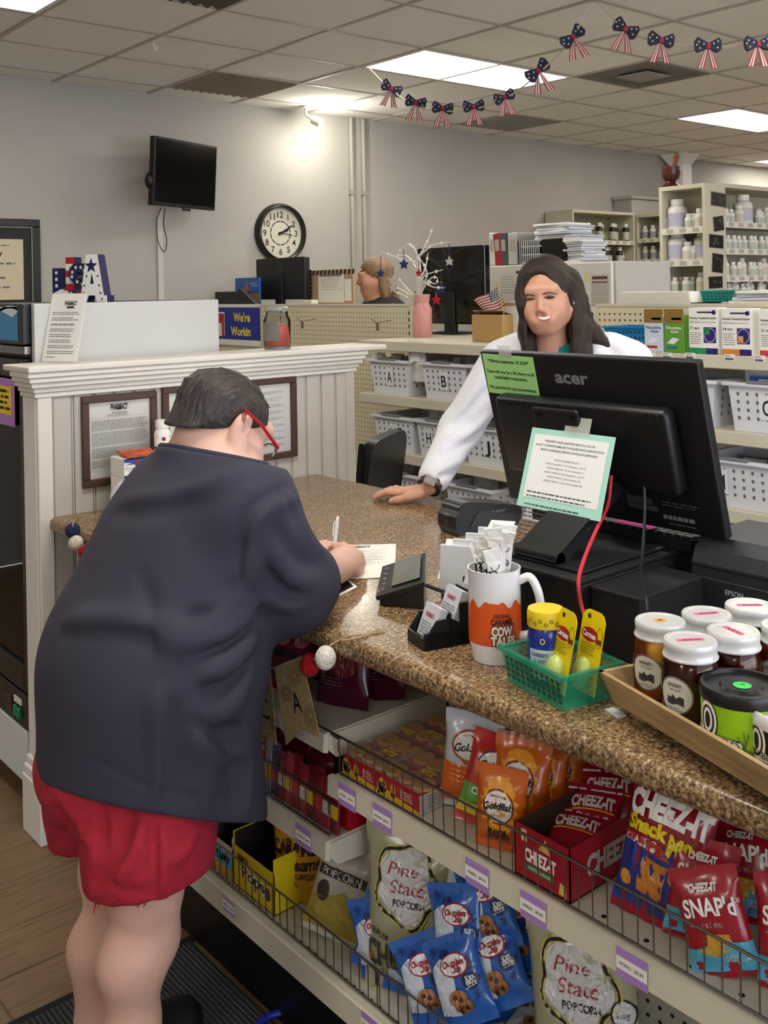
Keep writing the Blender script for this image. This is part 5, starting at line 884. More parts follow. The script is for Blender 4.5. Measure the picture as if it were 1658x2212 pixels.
# form, black photo card
def quad_sheet(name, lab, cat, pts, z, m, th=.0006, parent=None):
    P_ = [at(x, y, Z=z)[:2] for x, y in pts]; c_ = np.mean(P_, 0); t = thing(name, lab, cat, (c_[0], c_[1], z)); g_ = prism([tuple(p - c_) for p in P_], 0, th)
    mk('sheet', g_, m, t); return t, P_ - c_
t, q = quad_sheet('paper_form', 'white printed form being signed on the counter', 'paper', ((685, 1180), (733, 1252), (852, 1247), (855, 1175)), .936, PAPER)
ux = q[3] - q[0]; W_ = np.linalg.norm(ux); ux /= W_; uy = np.array([-ux[1], ux[0]]); Hf = abs((q[1] - q[0]) @ uy); p = Pr(frame((q[0][0], q[0][1], .0008), (*ux, 0), (*uy, 0)), .0001)
p.text('PHARMACY', W_ * .5, -.02, .016, INK, w=W_ * .36, bold=.06).text('of Goldsboro', W_ * .5, -.038, .006, GREYINK)
for k in range(5): p.rect(W_ * .3, -.06 - .028 * k, W_ * .85, -.0588 - .028 * k, GREYINK)
p.lines(W_ * .15, -.2, W_ * .8, -.06, 8, mat('#b0aea6', .8), .25, .07); p.done('printing', t)
t, q = quad_sheet('photo_card', 'black photo card with a white border under the customer’s forearm', 'card', ((640, 1245), (690, 1310), (771, 1268), (722, 1222)), .9358, PAPER, .0005); mk('image', prism([tuple(x * .88) for x in q], .0005, .0008), mat('#17161a', .25), t)
# small curls: watch out pen is held by the customer (built with the hand)
# signature pad
K4 = [at(816, 1297, Z=.947), at(830, 1232, Z=.95), at(921, 1203, Z=1.0), at(918, 1266, Z=.985)]; t = thing('signature_pad', 'black signature pad with a grey screen and keys on a wedge stand', 'card reader', (*np.mean([k[:2] for k in K4], 0), .9355)); l0 = L2(t); M1 = mat('#1c1f1e', .35); K4 = [k - l0 for k in K4]
nrm = np.cross(K4[1] - K4[0], K4[3] - K4[0]); nrm = -nrm / np.linalg.norm(nrm) if nrm[2] < 0 else nrm / np.linalg.norm(nrm); ctr4 = np.mean(K4, 0); HX = [(0, 1, 2, 3), (7, 6, 5, 4)] + [(i, 4 + i, 4 + (i + 1) % 4, (i + 1) % 4) for i in range(4)]
mk('wedge', geo([(*((k - ctr4) * .93 + ctr4)[:2], 0) for k in K4] + [(k - ctr4) * .93 + ctr4 for k in K4], [f[::-1] for f in HX]), M1, t); fpl = [((k - ctr4) * 1.03 + ctr4) for k in K4]; mk('faceplate', geo([k + nrm * .001 for k in fpl] + [k + nrm * .009 for k in fpl], [f[::-1] for f in HX]), mat('#202422', .3), t)
def bl(u, v): return (K4[0] * (1 - v) + K4[1] * v) * (1 - u) + (K4[3] * (1 - v) + K4[2] * v) * u       # u: thin edge to tall edge, v: near to far
p = Pr(lambda V: np.array([bl(x, y) + nrm * (.0125 + z) for x, y, z in V]), .0004); p.rect(.32, .12, .93, .93, mat('#6b7067', .12)).rect(.04, .05, .07, .12, mat('#a0a4a0', .4)).up().poly([(.45, .3), (.6, .45), (.8, .35), (.7, .6), (.5, .5)], mat('#8d928a', .12)).stroke([(.2, .1), (.2, .9)], .012, mat('#0c0e0d', .4)); p.done('screen', t)
for k in range(5): q = bl(.12, .15 + .17 * k); mk('key', mv(ell((0, 0, 0), (.006, .006, .003), 10, 6), q + nrm * .0095), mat('#5a5f5c', .3), t, smooth=True)
mk('cable', tube(spline([bl(1, .5) - (0, 0, .03), bl(1, .5) + (.03, -.02, -.045), bl(1, .5) + (.06, -.05, -.052), bl(1, .5) + (.1, -.07, -.054)], 5), .004, 7), BLACK, t, smooth=True)
# card terminal
A_ = at(985, 1150, Z=.936); t = thing('card_terminal', 'chunky black card terminal lying with its back to the customer', 'card reader', (A_[0] + .0, A_[1], .9355), math.radians(-8)); TB = mat('#121315', .32)
P_ = [(-.02, 0), (.17, 0), (.19, .02), (.19, .05), (.17, .058), (.02, .085), (-.005, .085), (-.03, .05), (-.03, .02)]
g_ = xf(prism(P_, -.04, .04), fmat((0, 0, 0), (1, 0, 0), (0, 0, 1))); mk('casing', g_, TB, t); mk('side_panel', xf(prism([(.01, .012), (.16, .012), (.165, .035), (.05, .058), (.035, .05)], .04, .042), fmat((0, 0, 0), (1, 0, 0), (0, 0, 1))), mat('#26282b', .4), t); mk('paper_cover', bx(.03, .12, -.033, .033, .07, .088, .006), mat('#8d9092', .25), t, rotation=(0, .28, 0)); mk('roll', xf(cyl(.02, -.038, .038, 16), fmat((.0, 0, .062), (1, 0, 0), (0, 0, 1))), TB, t, smooth=True)
Pr(frame((-.0315, .03, 0), (0, -1, 0), (0, 0, 1))).text('ingenico', .03, .055, .008, mat('#c8c8c8', .4), w=.03).ring(.03, .03, .007, .007, .0015, mat('#888888', .4)).done('printing', t); Pr(frame((.0, -.0405, 0), (1, 0, 0), (0, 0, 1))).text('PAY  CONTACT', .11, .05, .005, mat('#a8a8a8', .4), w=.045).done('side_printing', t)
# receipts standing in front of the terminal
t = thing('receipt_papers', 'loose white receipts lying between card terminal and mug', 'papers', (1.62, 1.62, .9355)); mk('sheet', rotm(bx(-.12, .14, -.03, .03, .0, .001), 'Y', -.28), PAPER, t, loc=(.05, 0, .04), rotation=(0, 0, .5)); mk('sheet', rotm(bx(-.1, .1, -.03, .03, .0, .001), 'Y', -.2), PAPER, t, loc=(.0, .06, .02), rotation=(0, 0, .7))
# business card holder
A_, B_ = at(918, 1407, Z=.936), at(1018, 1388, Z=.936); ang = math.atan2(B_[1] - A_[1], B_[0] - A_[0]); t = thing('card_holder', 'black three-tier business card holder with stacked cards', 'card holder', (A_[0], A_[1], .9355), ang); HB = mat('#141517', .3); cw = .1
# local x = depth away (tiers rise), y = width
g_ = []; P_ = [(0, 0), (.15, 0), (.15, .1), (.118, .1), (.118, .06), (.1, .075), (.072, .075), (.072, .04), (.055, .05), (.025, .05), (.0, .018)]
mk('body', join(bx(0, .15, 0, .006, 0, .03), *[xf(prism(P_, -.004, .0), fmat((0, y, 0), (1, 0, 0), (0, 0, 1))) for y in (0, .066)], bx(0, .15, .0, .066, 0, .004), bx(-.002, .004, .0, .066, 0, .022), bx(.05, .054, 0, .066, 0, .06), bx(.1, .104, 0, .066, 0, .09), bx(.146, .15, 0, .066, 0, .1)), HB, t)
for k in range(3):
    cs = mk('card_stack', rotm(bx(0, .016, .006, .062, 0, .06), 'Y', .38), mat('#c9cad0', .6), t, loc=(.014 + .045 * k, 0, .012 + .026 * k)); p = Pr(frame((-.0004, .062, 0), (0, -1, 0), (0, 0, 1))); p.text('PHARMACY', .028, .042, .008, mat('#b0404a', .5), w=.03, bold=.03).lines(.006, .006, .05, .03, 5, GREYINK, .3, .12); q = p.done('printing', cs); q.rotation_euler = (0, .38, 0)
# paper pads standing behind the holder
pp = at(988, 1285, Z=.936)
for k in range(4): o = thing('paper_pad', f'upright white notepad, number {k + 1} behind the card holder' if False else ('shortest', 'second lowest', 'second tallest', 'tallest')[k] + ' white notepad standing behind the card holder', 'notepad', (pp[0] + .02 + .02 * k, pp[1] + .02 - .018 * k, .9355), rz=.5, group='notepads behind the card holder'); mk('pad', rotm(bx(-.005, .005, -.04, .04, 0, .095 + .012 * k, .001, 1), 'Y', .12), mat('#d7dadf', .7), o)
# mug full of candy sticks
A_ = at(1077, 1440, Z=.936); mc = np.array([A_[0] + .028, A_[1] + .034]); t = thing('mug', 'tall white candy mug with an orange wavy wrap and handle', 'mug', (mc[0], mc[1], .9355)); MW = mat('#e6e6e6', .2, coat=.3); r_ = .0455; hm = .158
mk('cup', lathe([(r_ * .86, 0), (r_ * .9, .004), (r_ * .92, .02), (r_ * .98, .028), (r_, .034), (r_, hm - .004), (r_ * 1.02, hm), (r_ * .96, hm), (r_ * .93, .04), (.01, .03)], 40), MW, t, smooth=35); av = math.atan2(-mc[1], -mc[0])          # direction towards the customer side
cm = lambda V: np.stack([np.cos(av + V[:, 0] / r_) * (r_ + V[:, 2]), np.sin(av + V[:, 0] / r_) * (r_ + V[:, 2]), V[:, 1]], 1)
OG = mat('#d6561c', .35); p = Pr(cm, .0004, .008)
U0, U1 = -.075, .075; p.poly([(U0, .034)] + [(U1, .034)] + [(U1 - (U1 - U0) * k / 40, .104 + .006 * math.sin(k * .85)) for k in range(41)], OG).up().text('ORIGINAL', .012, .086, .0065, mat('#3a1a12', .5), w=.03, bold=.03).text('CARAMEL', .013, .076, .010, mat('#2c120c', .5), w=.04, bold=.04).text('COW', .012, .0605, .0165, mat('#2c120c', .5), w=.04, bold=.1).text('TALES', .014, .044, .0155, mat('#2c120c', .5), w=.047, bold=.1).up().text('COW', .012, .0605, .0155, PAPER, w=.037, bold=.05).text('TALES', .014, .044, .0145, PAPER, w=.044, bold=.05)
p.done('printed_wrap', t)
ah = math.atan2(-.9, .45); dh = np.array([math.cos(ah), math.sin(ah)]); hp = [(r_ * .96, hm - .02), (r_ + .018, hm - .012), (r_ + .032, hm - .035), (r_ + .036, hm - .07), (r_ + .024, hm - .105), (r_ * .98, hm - .115)]
mk('handle', tube(spline([(dh[0] * a, dh[1] * a, z) for a, z in hp], 5), .0075, 10), MW, t, smooth=True)
WR = mat('#dcdad6', .5, bump=.4, bscale=80); GW = mat('#6c6a66', .6)
for k in range(17):
    a = k * 2.4; rr_ = .034 * math.sqrt((k + .5) / 17); hx, hy = rr_ * math.cos(a), rr_ * math.sin(a); top_ = .185 + .022 * (rr_ * math.cos(a - av) < 0) + rt.uniform(-.01, .015)
    o = thing('candy_stick', ('white wrapped caramel candy stick with black line drawing, in the mug', 'white wrapped caramel candy stick with grey side print, in the mug')[k % 2], 'candy', (mc[0] + hx * .75, mc[1] + hy * .75, .97), group='candy sticks in the mug ' + 'ab'[k % 2], rotation=(-hy * 7, hx * 7, av + .1 + rt.uniform(-.5, .5))); L_ = top_ - .04
    mk('wrapper', bx(-.0055, .0055, -.013, .013, 0, L_, .004), WR, o, smooth=35); mk('crimped_end', geo([(-.001, -.012, L_ - .003), (-.001, .012, L_ - .003), (-.005, .016, L_ + .022), (-.005, -.016, L_ + .022), (.001, -.012, L_ - .003), (.001, .012, L_ - .003), (.0, .016, L_ + .022), (.0, -.016, L_ + .022)], [(0, 1, 2, 3), (7, 6, 5, 4), (0, 3, 7, 4), (1, 5, 6, 2), (3, 2, 6, 7), (0, 4, 5, 1)]), WR, o)
    p = Pr(frame((.0058, 0, L_), (0, 1, 0), (0, 0, 1)), .0003)
    if k % 4 != 1: p.ring(-.004, -.020, .006, .0075, .0018, INK, 14).ring(.005, -.032, .0055, .0065, .0018, INK, 14).ell(-.004, -.021, .002, .0025, INK, 8).ell(.005, -.033, .002, .0025, INK, 8).rect(-.0125, -.06, -.009, -.012, INK).stroke([(-.008, -.005), (-.006, -.012), (0, -.014), (.006, -.01), (.008, -.004)], .0014, INK).stroke([(-.007, -.045), (0, -.048), (.007, -.044)], .0014, INK)
    else: p.rect(-.012, -.07, -.005, -.01, GW).stroke([(.0, -.01), (.006, -.016), (.003, -.024)], .0012, INK)
    p.done('printing', o)
# green basket with honey drops and lip balm cards
A_, B_, C_ = at(1216, 1539, Z=.936), at(1098, 1474, Z=.936), at(1317, 1515, Z=.936); ux = (B_ - A_)[:2]; bw = np.linalg.norm(ux); ang = math.atan2(ux[1], ux[0]); bd_ = .1; bh = .058
cen = A_[:2] + ux / 2 + np.array([math.cos(ang - math.pi / 2), math.sin(ang - math.pi / 2)]) * bd_ / 2; t = plastic_basket('green_basket', 'small translucent green basket holding lip balms and a blue jar', (cen[0], cen[1], .936), bw * 1.14, bd_ * 1.15, bh, '#1f9a76', ang - math.pi / 2, .4, 11, 4)
GB = (cen[0], cen[1]); dirw = np.array([math.cos(ang), math.sin(ang)]); dird = np.array([math.cos(ang - math.pi / 2), math.sin(ang - math.pi / 2)])
jc = cen + dirw * .035 + dird * .002; t = thing('honey_drop_jar', 'blue supplement jar with a yellow bee-print lid in the green basket', 'jar', (jc[0], jc[1], .9405)); r_ = .0305
BL = mat('#20308c', .2, coat=.3); mk('jar_body', lathe([(r_ * .9, 0), (r_, .008), (r_, .06), (r_ * .97, .064), (r_, .07), (r_ * .96, .08), (r_ * .9, .088), (r_ * .86, .09)], 32), BL, t, smooth=50); lid = mk('lid', lathe([(r_ * .98, .09), (r_ * 1.0, .094), (r_ * .99, .112), (r_ * .94, .117), (r_ * .8, .118), (r_ * .5, .1185)], 32), mat('#e2c81c', .4), t, smooth=35)
avj = math.atan2(-jc[1], -jc[0]); cj = lambda V: np.stack([np.cos(avj + V[:, 0] / r_) * (r_ + V[:, 2]), np.sin(avj + V[:, 0] / r_) * (r_ + V[:, 2]), V[:, 1]], 1)
p = Pr(cj, .0004, .008); p.rect(-.03, .01, .012, .058, mat('#c8dcd8', .4)).up().text("ZARBEE'S", -.012, .05, .006, mat('#20308c', .4), w=.028, bold=.02).text('SLEEP', -.012, .04, .006, mat('#20308c', .4), w=.02).ell(.006, .04, .006, .006, mat('#d8b83a', .4)).text('1', .006, .04, .006, INK).rect(.02, .012, .036, .056, mat('#d6d4cc', .5)).ring(-.006, .072, .004, .005, .0015, mat('#e8d870', .4)); p.lines(.021, .014, .035, .052, 9, GREYINK, .4, .2); p.done('printing', t)
p = Pr(lambda V: cj(V + np.array([0, 0, .0005])), .0004, .008)
for k in range(9): p.ring(-.036 + .009 * k, .099 + .005 * (k % 2), .003, .003, .0009, INK, 10)
p.done('bee_print', lid)
YL = mat('#e0c800', .45)
for k, (off, dd) in enumerate(((-.014, -.02), (-.042, .012))):
    c_ = cen + dirw * off + dird * dd; t = thing('lip_balm_card', ('yellow lip balm blister card at the front of the green basket', 'yellow lip balm blister card behind the first one')[k], 'lip balm', (c_[0], c_[1], .945), rotation=(0, .22, ang - math.pi / 2 - .15 + .1 * k))
    w_, h_ = .056, .125; pl = [(-w_ / 2, 0), (w_ / 2, 0), (w_ / 2, h_ * .9), (w_ / 2 - .006, h_ * .97), (w_ / 2 - .014, h_), (-w_ / 2 + .014, h_), (-w_ / 2 + .006, h_ * .97), (-w_ / 2, h_ * .9)]
    mk('card', xf(prism(pl, -.0005, .0005), fmat((0, 0, 0), (0, -1, 0), (0, 0, 1))), YL, t); mk('blister', mv(ell((0, 0, 0), (.013, .019, .024), 16, 10), (-.008, 0, .03)), mat('#cfe07a', .15, alpha=.7), t, smooth=True); mk('balm_stick', mv(ell((0, 0, 0), (.009, .012, .018), 14, 8), (-.007, 0, .03)), mat('#e6e3d0', .4), t, smooth=True)
    p = Pr(frame((-.0007, w_ / 2, 0), (0, -1, 0), (0, 0, 1)), .0003); p.ell(w_ * .42, h_ * .7, w_ * .36, h_ * .085, mat('#a01c24', .4)).ell(w_ * .3, h_ * .92, .004, .004, INK).rect(w_ * .72, h_ * .62, w_ * .96, h_ * .68, mat('#7a2020', .5)).up().text('Carmex', w_ * .42, h_ * .7, .009, PAPER, w=w_ * .6, bold=.03, a=-.05).ring(w_ * .84, h_ * .7, w_ * .13, h_ * .13, .001, mat('#6a5a10', .5)).lines(w_ * .12, h_ * .45, w_ * .75, h_ * .6, 5, INK, .3, .1); p.done('printing', t)
# wooden tray with honey jars and canisters
A_, B_ = at(1320, 1512, Z=.955), at(1658, 1720, Z=.955); ux = (A_ - B_)[:2]; ux /= np.linalg.norm(ux); nx = np.array([ux[1], -ux[0]]); ang = math.atan2(ux[1], ux[0]); Lt, Dt, Ht = .46, .30, .043
t = thing('wooden_tray', 'pale wooden tray with flared sides holding jars', 'tray', (A_[0], A_[1], .95), ang + math.pi); TW = ramp_mat('tray_wood', 9, [(.25, '#8a7048'), (.5, '#a88c60'), (.75, '#c0a57a')], .55, .03, (1, 9, 9))
# local: +x along the front towards the camera, +y towards the back
def wall(P0, P1, top_out): return None
fl_ = .014; th = .008
mk('bottom', bx(0, Lt, 0.0, Dt, .004, .012), TW, t)
front = geo([(0, 0, .004), (Lt, 0, .004), (Lt + fl_, -fl_, Ht + .004), (-fl_, -fl_, Ht + .004), (0, th, .004), (Lt, th, .004), (Lt + fl_, -fl_ + th, Ht + .004), (-fl_, -fl_ + th, Ht + .004)], [(0, 1, 2, 3), (7, 6, 5, 4), (3, 2, 6, 7), (0, 4, 5, 1), (0, 3, 7, 4), (1, 5, 6, 2)])
mk('side_board', front, TW, t); mk('side_board', mv(xf(front, np.diag([1, -1, 1, 1])), (0, Dt, 0)), TW, t)
end = geo([(0, 0, .004), (0, Dt, .004), (-fl_, Dt + fl_, Ht + .004), (-fl_, -fl_, Ht + .004), (th, 0, .004), (th, Dt, .004), (-fl_ + th, Dt + fl_, Ht + .004), (-fl_ + th, -fl_, Ht + .004)], [(3, 2, 1, 0), (4, 5, 6, 7), (7, 6, 2, 3), (1, 5, 4, 0), (4, 7, 3, 0), (2, 6, 5, 1)])
mk('end_board', end, TW, t); mk('end_board', mv(xf(end, np.diag([-1, 1, 1, 1])), (Lt, 0, 0)), TW, t); [mk('foot', bx(a, a + .03, b_, b_ + .03, -.0145, .004), TW, t) for a, b_ in ((.02, .02), (Lt - .05, .02), (.02, Dt - .05), (Lt - .05, Dt - .05))]; mk('glued_tab', bx(-.012, .02, -.004, .012, -.0145, -.012), mat('#cfd4d4', .4), t)
HONEY = {'amber': mat('#7a3c08', .1), 'red': mat('#340c04', .1), 'orange': mat('#8c3a0c', .1)}; LIDM = mat('#d3d4d2', .3, .15); PINK = mat('#ec5f92', .6)
def honey_jar(px, py, col, lab, st, rot_):
    q = at(px, py, Z=1.072); t = thing('honey_jar', lab, 'jar', (q[0], q[1], .9625), group='honey jars in the wooden tray'); r_ = .041
    mk('honey', lathe([(r_ * .9, .003), (r_ * .96, .008), (r_ * .96, .06), (r_ * .9, .077), (r_ * .8, .084)], 28), HONEY[col], t, smooth=50)
    if col == 'amber': mk('comb', mv(ell((0, 0, 0), (.024, .024, .03), 14, 10), (-.016, -.01, .07)), mat('#a87a20', .5, noise=.5, nscale=40), t, smooth=True)
    mk('glass', lathe([(r_ * .92, 0), (r_, .006), (r_, .062), (r_ * .93, .08), (r_ * .86, .087), (r_ * .86, .09)], 28, False), glass('#fff2e4'), t, smooth=50)
    ld = mk('lid', lathe([(.0385, .087), (.039, .089), (.037, .0925), (.0365, .099), (.0372, .1015), (.0375, .108), (.036, .1105), (.031, .1105), (.03, .1095), (.001, .1095)], 36), LIDM, t, smooth=35)
    p = Pr(frame((0, 0, .1097), (math.cos(rot_), math.sin(rot_), 0), (-math.sin(rot_), math.cos(rot_), 0)), .0003)
    if st == 'dot': p.ell(0, .0, .009, .0075, mat('#e89a3a', .6)).up().rect(-.004, -.002, .004, -.0005, INK).rect(-.003, .001, .004, .0025, INK)
    else: p.rect(-.02, -.0042, .02, .0042, PINK).up().text(st, .002, 0, .005, mat('#6b1030', .6), w=.026, bold=.02)
    p.done('sticker', ld)
    av_ = math.atan2(-q[1], -q[0]) - .55; cl = lambda V: np.stack([np.cos(av_ - V[:, 0] / r_) * (r_ + .0008 + V[:, 2]), np.sin(av_ - V[:, 0] / r_) * (r_ + .0008 + V[:, 2]), V[:, 1] - .03], 1); cl2 = lambda V: cl(V * np.array([-1, 1, 1])); p = Pr(cl2, .0003, .006)
    p.ell(0, .072, .026, .026, mat('#d6d3c6', .5)).up().ring(0, .072, .0255, .0255, .0012, INK).ell(0, .084, .014, .0065, mat('#c8c4b4', .5)).poly([(-.013, .06), (-.012, .07), (-.007, .068), (-.003, .073), (.002, .068), (.007, .072), (.013, .07), (.013, .058), (.004, .061), (-.005, .058)], mat('#3a3a38', .6)).up().text('HONEY', 0, .086, .0045, INK, w=.02, bold=.02).text('raw · local', 0, .08, .003, INK, w=.016); p.lines(-.012, .05, .012, .056, 2, INK, .3, .1); p.done('oval_label', t, 'oval cream label with a farm drawing')
honey_jar(1425, 1340, 'amber', 'amber honey jar with comb and an orange dot sticker on its lid', 'dot', -.7); honey_jar(1490, 1382, 'red', 'dark honey jar at the tray front with a pink sticker on its lid', '$10.00', -.62); honey_jar(1525, 1325, 'red', 'dark honey jar behind the comb honey jar, pink sticker on lid', '$10.00', -.55); honey_jar(1583, 1362, 'red', 'dark honey jar whose pink lid sticker lies crosswise', 'LST', -1.9); honey_jar(1618, 1307, 'red', 'dark honey jar farthest back in the wooden tray', '$10.00', -.75); honey_jar(1700, 1352, 'orange', 'orange honey jar next to the crosswise-stickered jar', '$10.00', -.6)
def canister(px, py, ztop, r_, h, body, lidc, dot, lab, nx_):
    q = at(px, py, Z=ztop); t = thing('canister', lab, 'canister', (q[0], q[1], .9625)); hb = h - .018
    mk('tin', cyl(r_, 0, hb + .002, 40), mat(body, .25), t, smooth=40); ld = mk('lid', lathe([(r_ * 1.02, hb), (r_ * 1.04, hb + .003), (r_ * 1.04, hb + .014), (r_ * 1.0, hb + .018), (r_ * .92, hb + .018), (r_ * .9, hb + .013), (r_ * .55, hb + .013), (r_ * .5, hb + .016), (.001, hb + .016)], 40), mat(lidc, .35), t, smooth=35)
    if dot: Pr(frame((-.004, -.004, hb + .0163), (.77, -.64, 0), (.64, .77, 0)), .0003).ell(0, 0, .012, .012, mat('#3fd05a', .6)).up().text('1.99', 0, .003, .005, INK).done('price_dot', ld)
    av_ = math.atan2(-q[1], -q[0]) - .35; cl2 = lambda V: np.stack([np.cos(av_ + V[:, 0] / r_) * (r_ + .0006 + V[:, 2]), np.sin(av_ + V[:, 0] / r_) * (r_ + .0006 + V[:, 2]), V[:, 1]], 1); p = Pr(cl2, .0003, .007)
    p.ell(-.03, hb * .62, .017, .026, INK).poly([(-.055, hb * .08), (.02, hb * .08), (.02, hb * .3), (.014, hb * .35), (-.055, hb * .4)], INK).up().ell(-.03, hb * .62, .0155, .0245, PAPER).poly([(-.054, hb * .095), (.0185, hb * .095), (.0185, hb * .29), (.013, hb * .335), (-.054, hb * .385)], mat('#d2d0c6', .5)).up().ring(-.03, hb * .62, .012, .019, .003, INK).text("ELIZABETH'S", -.018, hb * .27, .0085, INK, w=.066, bold=.01).text('L I C', -.01, hb * .17, .006, GREYINK).ell(-.03, hb * .62, .005, .011, INK)
    for k in range(22): a = rt.uniform(0, 6.28); p.stroke([(.022, hb * .18), (.022 + .014 * math.cos(a), hb * .18 + .022 * math.sin(a))], .0012, mat('#4a6a10' if dot else '#1d3a30', .6))
    p.done('printed_label', t)
canister(1600, 1475, 1.04, .053, .078, '#8ec21a', '#141516', True, 'lime green canister with a black lid and green price dot', 0); canister(1706, 1535, 1.022, .049, .062, '#123128', '#dedede', False, 'dark green canister with a white lid at the tray edge', 0)
# ================================================================ till: black boxes, monitor, keyboard, printer
BX = mat('#101113', .55, bump=.15, bscale=300)
t = thing('cash_drawer', 'black cash drawer box under the monitor', 'box', (1.6, 1.33, .9355)); mk('body', bx(-.205, .27, -.198, .0, 0, .12, .004), BX, t); mk('lid_plate', bx(-.213, .275, -.2, .005, .12, .13, .003), BX, t)
t = thing('black_box', 'smaller black box standing against the cash drawer', 'box', (1.51, 1.078, .9355)); mk('body', bx(-.092, .1, -.05, .052, 0, .114, .003), BX, t); mk('lid_edge', bx(-.094, .102, -.052, .053, .108, .116, .002), BX, t)
xm, ym, zm = 1.69, 1.29, 1.106; tilt = math.atan2(.088, .336)
t = thing('monitor', 'large black monitor seen from behind on the counter', 'monitor', (xm, ym, 1.066)); Mt = np.array(Matrix.Translation((0, 0, zm - 1.066)) @ rot('Y', -tilt)); mw, mh = .542, .348; MB = mat('#0f1012', .42, bump=.06, bscale=400)
mk('casing', xf(bx(-.012, .01, -mw / 2, mw / 2, 0, mh, .004), Mt), MB, t); mk('back_hump', xf(bx(-.05, -.011, -mw / 2 + .06, mw / 2 - .05, .09, .26, .012, 3), Mt), MB, t, smooth=35); mk('screen', xf(bx(.01, .0112, -mw / 2 + .01, mw / 2 - .01, .02, mh - .01), Mt), mat('#cfd8e8', .2, emit=.6), t)
nk = mk('neck_cover', xf(bx(-.062, -.049, -.015, .105, .08, .25, .005), Mt), MB, t)
for y in (.0, .09): mk('screw', xf(xf(cyl(.006, 0, .002, 10), fmat((-.0625, y, .235), (0, -1, 0), (0, 0, 1))), Mt), mat('#050506', .3), t)
first = None
for k in range(26):
    y = -mw / 2 + .07 + k * .016
    if first is None: first = mk('vent_slot', xf(bx(-.0515, -.05, -.004, .004, .245, .256), Mt), mat('#040405', .8), t, loc=(0, y, 0))
    else: cp(first, parent=t, loc=(0, y, 0))
for k in range(24):
    z = .11 + k * .0055; mk('rib', xf(bx(-.0512, -.05, -mw / 2 + .065, -mw / 2 + .16, z, z + .002), Mt), mat('#0a0b0d', .35), t)
mo = Mt[:3, 3]; vz = Mt[:3, 2]; fb = lambda dx: (Mt @ np.array([dx, 0, 0, 1]))[:3]
p = Pr(frame(fb(-.0122), (0, -1, 0), vz), .0003); LG = mat('#8f9296', .35, .3); p.text('acer', -.025, mh - .045, .028, LG, w=.085, bold=.03)
p.rect(.06, .048, .12, .062, mat('#3a3c40', .5)).rect(.06, .035, .13, .046, mat('#3a3c40', .5)); p.lines(.14, .05, .24, .062, 2, mat('#4a4c50', .5), .4, .15).lines(.14, .022, .23, .034, 1, mat('#77797c', .5), .7, .09).lines(.15, .012, .21, .018, 1, mat('#5a5c60', .5), .5, .1); p.done('markings', t)
# stand: slanted plate from the hump down to a foot
z0 = 0; ft = at(1205, 1218, Z=1.068); fxl = ft[0] - xm
ps = [(-.07, .13), (-.05, .12), (fxl + .035, .018), (fxl + .02, .004), (fxl - .012, .0), (fxl - .02, .01), (fxl - .012, .022)]
Yl, Yr = at(1125, 1190, X=ft[0])[1] - ym, at(1215, 1215, X=ft[0])[1] - ym
mk('stand', xf(prism(ps, -(Yl - Yr) / 2, (Yl - Yr) / 2), fmat((0, (Yl + Yr) / 2, 0), (1, 0, 0), (0, 0, 1))), MB, t); mk('foot_hinge', mv(tube([(0, Yr - .0, 0), (0, Yl, 0)], .013, 14), (fxl - .006, 0, .013)), MB, t, smooth=True); mk('stand_base', bx(fxl - .02, .06, Yr - .06, Yl + .06, -.0005, .006, .003), MB, t)
# notes taped on the monitor
GN = mat('#a6e08a', .7)
wv_ = lambda a, b_: None
def mon_note(name, lab, m, u0, v0, w_, h_, ang_, off, draw, under=None):
    o = thing(name, lab, 'note', tuple(np.array(t.location) + fb(off) + np.array([0, -u0, 0]) + vz * v0)); c, s = math.cos(ang_), math.sin(ang_); ux = np.array([0, -1., 0]) * c + vz * s; uy = -np.array([0, -1., 0]) * s + vz * c; M4 = fmat((0, 0, 0), ux, uy)
    mk('sheet', xf(bx(0, w_, -h_, 0, 0, .0008), M4), m, o); p = Pr(frame(np.cross(ux, uy) * .001, ux, uy), .0003); draw(p, w_, h_); p.done('printing', o); mk('tape', xf(bx(w_ * .35, w_ * .6, -.006, .022, .0008, .001), M4), mat('#e8e8e0', .2, alpha=.35), o); return o
def dg(p, w_, h_):
    for k, (s_, q) in enumerate((('**Effective September 18, 2024**', .82), ('There will now be a 3% charge on all', .95), ('credit/debit transactions.', .66), ('We apologize for any inconvenience.', .94))): p.text(s_, w_ * .5, -h_ * (.16, .43, .57, .83)[k], .0075, INK, w=w_ * q * .98, bold=.02)
mon_note('green_note', 'bright green notice about a card charge taped to the monitor', GN, -mw / 2 + .008, mh - .004, .146, .09, -.02, -.0125, dg)
